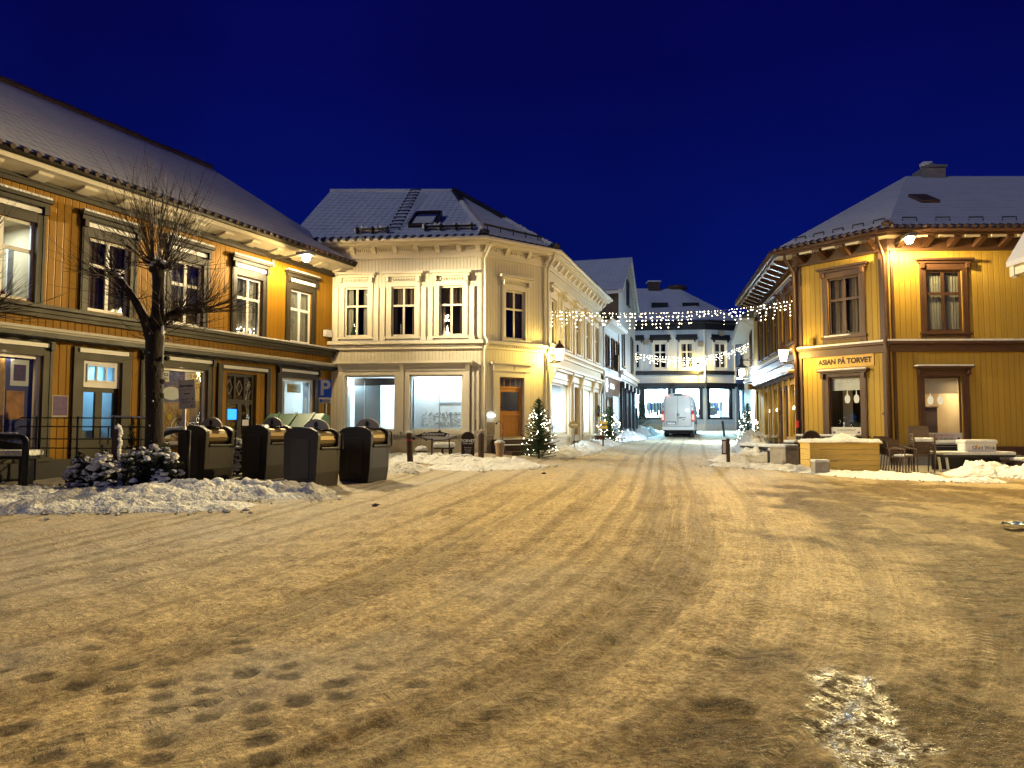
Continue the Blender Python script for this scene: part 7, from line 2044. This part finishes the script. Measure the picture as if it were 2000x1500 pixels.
def door_pot():
    Y = 21.1; p = gpos(976, Y); t = thing('plant_pot', 'tall tapered plant pot filled with snow left of the door steps', 'plant pot', p)
    mb = MB(); mb.lathe([(0, 0), (.10, 0), (.135, .34), (.155, .36), (.155, .41), (.13, .41), (.12, .36), (0, .36)], 18, p); mb.build('pot', terracotta, t, smooth=False)
    mb = MB(); mb.lathe([(.15, .41), (.15, .44), (.08, .48), (0, .49)], 14, p); mb.build('snow_cap', snowm, t, smooth=True)
    p2 = gpos(982, 21.2); t = thing('hook_lamp', 'thin bent garden lamp rod leaning over the snowy plant pot', 'garden lamp', p2); zt = at(975, 822, 21.2).z
    mb = MB(); mb.tube([p2, (p2.x, 21.2, zt - .25)] + [(p2.x - .11 + .11 * math.cos(a), 21.2, zt - .16 + .14 * math.sin(a)) for a in np.linspace(0, 2.4, 7)], .010, 5); mb.build('rod', blackmetal, t)
    mb = MB(); e_ = Vector((p2.x - .19, 21.2, zt - .08)); mb.ico(e_, (.04, .04, .035), 1); mb.build('lamp_head', blackmetal, t)
door_pot()
def yellow_sign():
    p = fB3.W(fB3.hit(1129, 860)[0], 1.0, 0); p.z = H(p.x, p.y); t = thing('door_sign', 'small two-board yellow sign on a post before the shop door', 'sign', p)
    s = fB3.s; M = Matrix(((.92, .3, 0, p.x), (.3, -.92, 0, p.y), (0, 0, 1, p.z), (0, 0, 0, 1)))
    mb = MB(M); mb.box(-.025, .025, -.02, .02, -.1, 1.02); mb.build('post', darkwood, t)
    for z in (.72, .90):
        mb = MB(M); mb.box(-.17, .17, .021, .04, z, z + .13); b = mb.build('board', labelyellow, t)
        mb = MB(M); mb.box(-.12, .12, .041, .044, z + .05, z + .08); mb.build('lettering', whiteprint, b)
yellow_sign()
def oval_sign():
    p = fB3.W(fB3.hit(1080, 830)[0], .75, 0); p.z = H(p.x, p.y); zc = at(1083, 830, p.y).z; t = thing('oval_sign', 'cream oval sign on a thin rod beside the lit Christmas tree', 'sign', p)
    mb = MB(); mb.tube([p, (p.x, p.y, zc - .1)], .012, 5); mb.build('rod', blackmetal, t)
    mb = MB(); mb.prism([(p.x + .20 * math.cos(a), zc + .12 * math.sin(a)) for a in np.linspace(0, 6.28, 20, endpoint=False)], p.y - .015, p.y + .015, 'y'); b = mb.build('board', pbr('cream_board', (.40, .34, .16), .6), t)
    mb = MB(); mb.box(p.x - .12, p.x + .12, p.y - .018, p.y - .0155, zc - .02, zc + .03); mb.build('lettering', whiteprint, b)
oval_sign()
def box_planters():
    for i, (px, lab) in enumerate(((1163, 'square wooden planter capped with snow outside the second shop door'), (1146, 'low dark planter with a curved hook lamp outside the shop'))):
        s = fB3.hit(px, 862)[0]; p = fB3.W(s, .55, 0); p.z = H(p.x, p.y); t = thing('planter', lab, 'planter', p, 'planters along the cream shopfront')
        w = .26 - .06 * i; h = .50 - .12 * i
        mb = MB(Matrix.Translation(p)); mb.prism([(-w * .85, -.1), (w * .85, -.1), (w, h), (-w, h)], -w, w, 'y', bev=.01); mb.build('box', terracotta if i == 0 else darkwood, t)
        mb = MB(Matrix.Translation(p)); mb.box(-w, w, -w, w, h, h + .07, b=.03); mb.build('snow_cap', snowm, t)
        if i: mb = MB(Matrix.Translation(p)); mb.tube([(0, 0, h), (0, 0, h + .55)] + [(-.1 + .1 * math.cos(a), 0, h + .55 + .12 * math.sin(a)) for a in np.linspace(0, 2.6, 7)], .012, 5); mb.build('hook', blackmetal, t)
box_planters()
def wreath():
    s, z = fB3.hit(1163, 803); c = fB3.W(s, .12, z); t = thing('wreath', 'dark evergreen wreath with yellow bow on the second shop door', 'wreath', c); r = random.Random(4)
    mb = MB()
    for i in range(260):
        a = r.random() * 6.28; q = c + fB3.s * .2 * math.cos(a) + Vector((0, 0, .22 * math.sin(a))) + fB3.n * r.uniform(0, .06); v = Vector((r.gauss(0, 1), r.gauss(0, 1), r.gauss(0, 1))).normalized() * .08; b = v.orthogonal().normalized() * .015
        mb.face([q - b, q + v, q + b])
    mb.build('foliage', leafdark, t, recalc=False)
    mb = MB(); mb.ico(c + fB3.n * .06 + Vector((0, 0, -.2)), (.09, .05, .09), 1, .2); mb.build('bow', labelyellow, t)
wreath()
def hanging_board():
    c = at(1475, 755, 33.4); t = thing('hanging_sign', 'ochre shop sign board hanging from the yellow building over the street', 'sign', (c.x, c.y, c.z))
    mb = MB(); mb.box(c.x - .34, c.x + .34, c.y - .03, c.y + .03, c.z - .14, c.z + .12, b=.01); b = mb.build('board', MATS['board_ochre'], t)
    mb = MB(); mb.box(c.x - .28, c.x + .28, c.y - .035, c.y - .031, c.z + .0, c.z + .06); mb.box(c.x - .26, c.x + .26, c.y - .035, c.y - .031, c.z - .09, c.z - .05); mb.build('lettering', inkbrown, b)
    mb = MB(); mb.tube([(c.x - .3, c.y, c.z + .18), (c.x + .6, c.y, c.z + .18)], .02, 6); mb.build('bracket', blackmetal, t)
hanging_board()

# ------------------------------------------------------------------ restaurant forecourt
def counter():
    a = gpos(1581, 19.35); b = gpos(1737, 19.25); ang = math.atan2(b.y - a.y, b.x - a.x); L = (b - a).length; zt = at(1650, 864, 19.3).z
    t = thing('wooden_counter', 'pine plank outdoor counter heaped with snow in front of restaurant', 'counter', a)
    M = Matrix.Translation((a.x, a.y, 0)) @ Matrix.Rotation(ang, 4, 'Z'); z0 = min(a.z, b.z) - .12; n = 6; h = (zt - z0 - .04) / n
    for i in range(n):
        pass
    mb = MB(M)
    for i in range(n): mb.box(.05, L - .28, 0, .03, z0 + i * h + .004, z0 + (i + 1) * h - .004, b=.004)
    mb.build('front_panel', pine, t)
    mb = MB(M)
    for i in range(n): mb.box(0, .03, .05, .75, z0 + i * h + .004, z0 + (i + 1) * h - .004)
    mb.build('side_panel', pine, t)
    mb = MB(M)
    for i in range(n): mb.box(L - .28, L - .25, .05, .75, z0 + i * h + .004, z0 + (i + 1) * h - .004)
    mb.build('side_panel', pine, t)
    mb = MB(M); mb.box(-.02, .045, -.03, .04, z0, zt, b=.004); mb.build('corner_post', pine, t)
    mb = MB(M); mb.box(-.04, L - .2, -.05, .80, zt - .04, zt, b=.005); mb.build('counter_top', pine, t)
    mb = MB(M)
    nx, ny = 60, 16
    vs = [[mb.V((-.05 + (L - .14) * i / nx, -.06 + .88 * j / ny, zt + .0 + min(1, min(i, nx - i) * .5, min(j, ny - j) * .5) * (.07 + .03 * float(vn(i * .3, j * .4, 3))) + .16 * math.exp(-((i / nx - .55) / .14) ** 2 - ((j / ny - .5) / .3) ** 2) * (.7 + .6 * float(vn(i * .5, j * .5, 6))))) for j in range(ny + 1)] for i in range(nx + 1)]
    for i in range(nx):
        for j in range(ny): mb.bm.faces.new([vs[i][j], vs[i + 1][j], vs[i + 1][j + 1], vs[i][j + 1]])
    mb.build('snow_heap', snowm, t, smooth=True)
    s = gpos(1600, 18.75); t2 = thing('stone_block', 'rough stone block with snow cap against the pine counter', 'stone', s); r = random.Random(6)
    M = Matrix.Translation(s); mb = MB(M); mb.box(-.19, .19, -.14, .14, -.1, .30, b=.03); bmesh.ops.subdivide_edges(mb.bm, edges=mb.bm.edges[:], cuts=2)
    for v in mb.bm.verts: v.co += Vector((r.uniform(-.012, .012), r.uniform(-.012, .012), r.uniform(-.01, .01)))
    mb.build('block', concrete, t2)
    mb = MB(M); mb.box(-.20, .20, -.15, .15, .30, .37, b=.03); mb.build('snow_cap', snowm, t2)
    d = gpos(1598, 19.1); t3 = thing('dry_plant', 'leafless tangle of dry stems beside counter corner above the stone block', 'plant', d); mb = MB()
    for i in range(16):
        a_ = r.uniform(-.6, 1.2); mb.tube([d + Vector((.02 * i - .15, 0, 0)), d + Vector((.02 * i - .15 + .1 * a_, -.02, .3)), d + Vector((.02 * i - .15 + .3 * a_, -.04, .42 - .1 * abs(a_)))], .006, 4)
    mb.build('stems', twigm, t3)
counter()
def forecourt_planters():
    for i, (px, Y, w, h, mat, lab) in enumerate(((1513, 22.6, .17, .36, blackmetal, 'small snow-filled black tub next to the snow heap by restaurant'), (1531, 22.2, .30, .50, concrete, 'square concrete planter with snow beside black tub near restaurant'), (1549, 22.9, .22, .62, blackmetal, 'tall black planter in the shade of the restaurant corner'))):
        p = gpos(px, Y); t = thing('planter', lab, 'planter', p, 'planters outside the restaurant'); M = Matrix.Translation(p) @ Matrix.Rotation(R(28), 4, 'Z')
        mb = MB(M); mb.box(-w, w, -w, w, -.1, h, b=.015); mb.box(-w - .02, w + .02, -w - .02, w + .02, h, h + .04, b=.01); mb.build('tub', mat, t)
        mb = MB(M); mb.box(-w, w, -w, w, h + .04, h + .13, b=.05); mb.build('snow_cap', snowm, t)
    p = gpos(1500, 24.4); t = thing('bench', 'long low black bench under snow along the restaurant street side', 'bench', p); M = Matrix.Translation(p) @ Matrix.Rotation(R(-80), 4, 'Z')
    mb = MB(M); mb.box(-1.6, .6, -.2, .2, .38, .44); mb.build('seat', blackmetal, t)
    for x in (-1.4, .4):
        mb = MB(M); mb.box(x, x + .07, -.18, .18, -.1, .38); mb.build('leg', blackmetal, t)
    mb = MB(M); mb.box(-1.62, .62, -.22, .22, .44, .55, b=.05); mb.build('snow_cap', snowm, t)
    p = fH2.W(1.25, .55, 0); p.z = H(p.x, p.y); t = thing('wall_bench', 'black bench with snow line under the restaurant window behind the counter', 'bench', p); M = Matrix.Translation(p) @ Matrix.Rotation(math.atan2(fH2.s.y, fH2.s.x), 4, 'Z')
    zt = at(1660, 850, p.y).z - p.z
    mb = MB(M); mb.box(-.95, 1.0, -.15, .2, zt - .14, zt - .03); mb.build('seat', blackmetal, t)
    for x in (-.85, .85):
        mb = MB(M); mb.box(x, x + .06, -.12, .18, -.1, zt - .14); mb.build('leg', blackmetal, t)
    mb = MB(M); mb.box(-.97, 1.02, -.16, .2, zt - .03, zt + .03, b=.02); mb.build('snow_cap', snowm, t)
forecourt_planters()

def make_chair():
    t = thing('stacking_chair', '', 'chair', (0, 0, 0), 'stacked cafe chairs')
    mb = MB(); mb.prism([(-.22, .43), (.20, .41), (.22, .44), (-.22, .46)], -.22, .22, 'x', bev=.006); mb.build('seat', rattan, t)
    mb = MB()
    q = [(.20, .46), (.215, .46), (.30, .86), (.285, .87)]
    mb.prism(q, -.22, .22, 'x', bev=.008); mb.build('backrest', rattan, t)
    for sx in (-1, 1):
        mb = MB(); mb.tube([(sx * .25, -.23, 0), (sx * .25, -.21, .64)], .016, 6); mb.build('leg', rattan, t)
        mb = MB(); mb.tube([(sx * .24, .27, 0), (sx * .24, .20, .45), (sx * .235, .30, .86)], .016, 6); mb.build('leg', rattan, t)
        mb = MB(); mb.tube([(sx * .25, -.22, .64), (sx * .255, 0, .655), (sx * .245, .245, .64)], [.018, .024, .018], 6); mb.build('armrest', rattan, t)
    return t
ch0 = make_chair()
first = True
def place(loc, rz, lab):
    global first
    if first: first = False; ch0.location = loc; ch0.rotation_euler = (0, 0, rz); ch0['label'] = lab; return ch0
    return dup(ch0, loc, rz, lab, 'stacked cafe chairs')
pa = gpos(1735, 20.0); pb = gpos(1762, 18.95)
words = ['hindmost', 'second from back', 'third from back', 'third from front', 'second from front', 'frontmost']
for i in range(6):
    u = i / 5; p = pa * (1 - u) + pb * u; p.z = H(p.x, p.y) + (1 - u) * .07
    c = place(p, R(28), f'brown cafe chair, {words[i]} of the slanting row against the counter')
    if i == 5:
        mb = MB(); mb.box(-.17, .17, -.17, .15, .45, .50, b=.02); s = mb.build('snow_cap', snowm); s.parent = c
ps = gpos(1797, 19.3)
w2 = ['lowest', 'second from bottom', 'third from bottom', 'fourth from bottom', 'fourth from top', 'third from top', 'second from top', 'topmost']
for i in range(8):
    p = ps + Vector((-.004 * i, -.016 * i, .052 * i)); c = place(p, R(-14), f'brown cafe chair, {w2[i]} in the upright stack with snow on it')
    if i == 7:
        mb = MB(); mb.box(-.23, .23, -.24, .2, .45, .56, b=.05); s = mb.build('snow_cap', snowm); s.parent = c

def tables():
    a, b = gpos(1812, 20.9), gpos(1893, 20.9); z = at(1850, 868, 20.9).z; t = thing('cafe_table', 'dark cafe table with snow pushed against wall under the right window', 'table', a, 'snow-covered cafe tables')
    mb = MB(); mb.box(a.x, b.x, 20.6, 21.2, z - .05, z, b=.006); mb.build('tabletop', blackmetal, t)
    for x in (a.x + .1, b.x - .1):
        mb = MB(); mb.tube([(x, 20.9, a.z - .1), (x, 20.9, z - .05)], .03, 8); mb.build('leg', blackmetal, t)
    mb = MB(); mb.box(a.x, b.x, 20.6, 21.2, z, z + .11, b=.05); mb.build('snow_cap', snowm, t)
    mb = MB(); mb.box(a.x + .1, b.x - .05, 20.62, 20.7, z - .22, z - .06); mb.build('apron', blacktrim, t)
    a, b = gpos(1828, 19.7), gpos(1966, 19.7); z = at(1890, 888, 19.7).z; t = thing('cafe_table', 'long dark cafe table with white legs carrying the snowy box sign', 'table', a, 'snow-covered cafe tables')
    mb = MB(); mb.box(a.x, b.x, 19.4, 20.1, z - .06, z, b=.006); mb.build('tabletop', blackmetal, t)
    for px in (1831, 1846):
        p = gpos(px, 19.5); mb = MB(); mb.tube([(p.x + .06, 19.5, p.z - .1), (p.x, 19.5, z - .06)], .035, 8); mb.build('leg', whitepaint, t)
    for x in (b.x - .3, b.x - 1.0):
        mb = MB(); mb.tube([(x, 19.9, a.z - .1), (x, 19.9, z - .06)], .03, 8); mb.build('leg', blackmetal, t)
    mb = MB(); mb.box(a.x + .02, b.x - .05, 19.95, 20.0, z - .42, z - .07); mb.build('modesty_panel', blacktrim, t)
    mb = MB(); mb.box(a.x - .02, b.x + .02, 19.38, 20.1, z, z + .09, b=.042); mb.build('snow_cap', snowm, t)
    c0, c1 = at(1882, 880, 19.6).x, at(1943, 880, 19.6).x; z0 = z + .09; t = thing('box_sign', 'white rounded box sign under snow lying on the long table', 'sign', (c0, 19.6, z0))
    mb = MB(); mb.box(c0, c1, 19.5, 19.9, z0 - .02, z0 + .26, b=.07); b_ = mb.build('sign_box', whitepaint, t)
    mb = MB(); mb.box(c0 - .02, c1 + .02, 19.47, 19.95, z0 + .20, z0 + .32, b=.055); mb.build('snow_cap', snowm, t)
    M = Matrix.Translation(((c0 + c1) / 2 + .06, 19.497, z0 + .10)) @ Matrix.Rotation(R(90), 4, 'X'); text('lettering', 'Gold Wok', .145, M, inkbrown, b_, .002)
    mb = MB(); mb.prism([((c0 + c1) / 2 - .15 + x, z0 + .10 + zz) for x, zz in ((-.03, -.02), (.0, .07), (.05, .08), (.02, .0))], 19.494, 19.499, 'y'); mb.build('emblem', posterorange, b_)
    p = gpos(1925, 20.6); t = thing('low_bench', 'low black wooden bench behind the ploughed snow under the long table', 'bench', p); zt = at(1900, 897, 20.6).z
    mb = MB(); mb.box(p.x - 1.0, p.x + .75, 20.4, 20.75, zt - .08, zt); mb.build('seat', darkwood, t)
    for x in (-.9, .6):
        mb = MB(); mb.box(p.x + x, p.x + x + .08, 20.45, 20.7, p.z - .1, zt - .08); mb.build('leg', darkwood, t)
    p = gpos(2010, 19.2); t = thing('wooden_crate', 'brown wooden crate with snow on top at the right edge', 'crate', p); zt = at(1995, 904, 19.2).z
    mb = MB()
    for i in range(3): mb.box(p.x - .33, p.x + .5, 19.0, 19.5, p.z - .1 + i * .13, p.z + .02 + i * .13, b=.005)
    mb.build('crate_boards', darkwood, t)
    mb = MB(); mb.box(p.x - .35, p.x + .52, 18.98, 19.52, p.z + .285, p.z + .38, b=.04); mb.build('snow_cap', snowm, t)
tables()
def litter():
    p = gpos(1983, 10.1); t = thing('plastic_scrap', 'crumpled pale blue plastic scrap lying on the ice at right', 'litter', (p.x, p.y, p.z)); r = random.Random(5)
    mb = MB(); n = 7
    g = [[mb.V((p.x - .18 + .09 * i * .8, p.y - .12 + .04 * j, p.z + .03 + r.uniform(0, .05))) for j in range(n)] for i in range(n)]
    for i in range(n - 1):
        for j in range(n - 1): mb.bm.faces.new([g[i][j], g[i + 1][j], g[i + 1][j + 1], g[i][j + 1]])
    mb.build('sheet', blueplastic, t, recalc=False)
    for k, (px, Y, lab) in enumerate(((1063, 17.0, 'dark dead leaf scrap on the trodden snow before the cream building'), (735 , 11.4, 'dark clump of dirt on ice in the middle left'))):
        q = gpos(px, Y); mb = MB(); mb.ico((q.x, q.y, q.z + .02), (.07, .05, .025), 1, .4, r); o = mb.build('dirt_clump', darkwood); tag(o, lab, 'dirt')
litter()

def split(o, name):
    """give every separate piece of a built part a mesh of its own"""
    bm = bmesh.new(); bm.from_mesh(o.data); bm.verts.ensure_lookup_table()
    seen = set(); groups = []
    for v in bm.verts:
        if v.index in seen: continue
        st = [v]; seen.add(v.index); g = []
        while st:
            a = st.pop(); g.append(a)
            for e in a.link_edges:
                b = e.other_vert(a)
                if b.index not in seen: seen.add(b.index); st.append(b)
        groups.append(g)
    if len(groups) < 2: bm.free(); return
    for g in groups:
        ix = {v.index: i for i, v in enumerate(g)}; fs = {f for v in g for f in v.link_faces}
        me = bpy.data.meshes.new(name); me.from_pydata([v.co[:] for v in g], [], [[ix[v.index] for v in f.verts] for f in fs])
        for m in o.data.materials: me.materials.append(m)
        c = bpy.data.objects.new(name, me); C.objects.link(c); c.parent = o.parent; c.location = o.location
    bm.free(); bpy.data.objects.remove(o)
for o in list(bpy.data.objects):
    b = o.name.split('.')[0]
    if b in ('eaves_brackets', 'pilasters', 'snow_hooks', 'corner_boards', 'bracket_faces', 'hip_tiles', 'eaves_panels', 'stall_riser', 'end_wall', 'window_plants'):
        split(o, b[:-1] if b.endswith('s') else b)
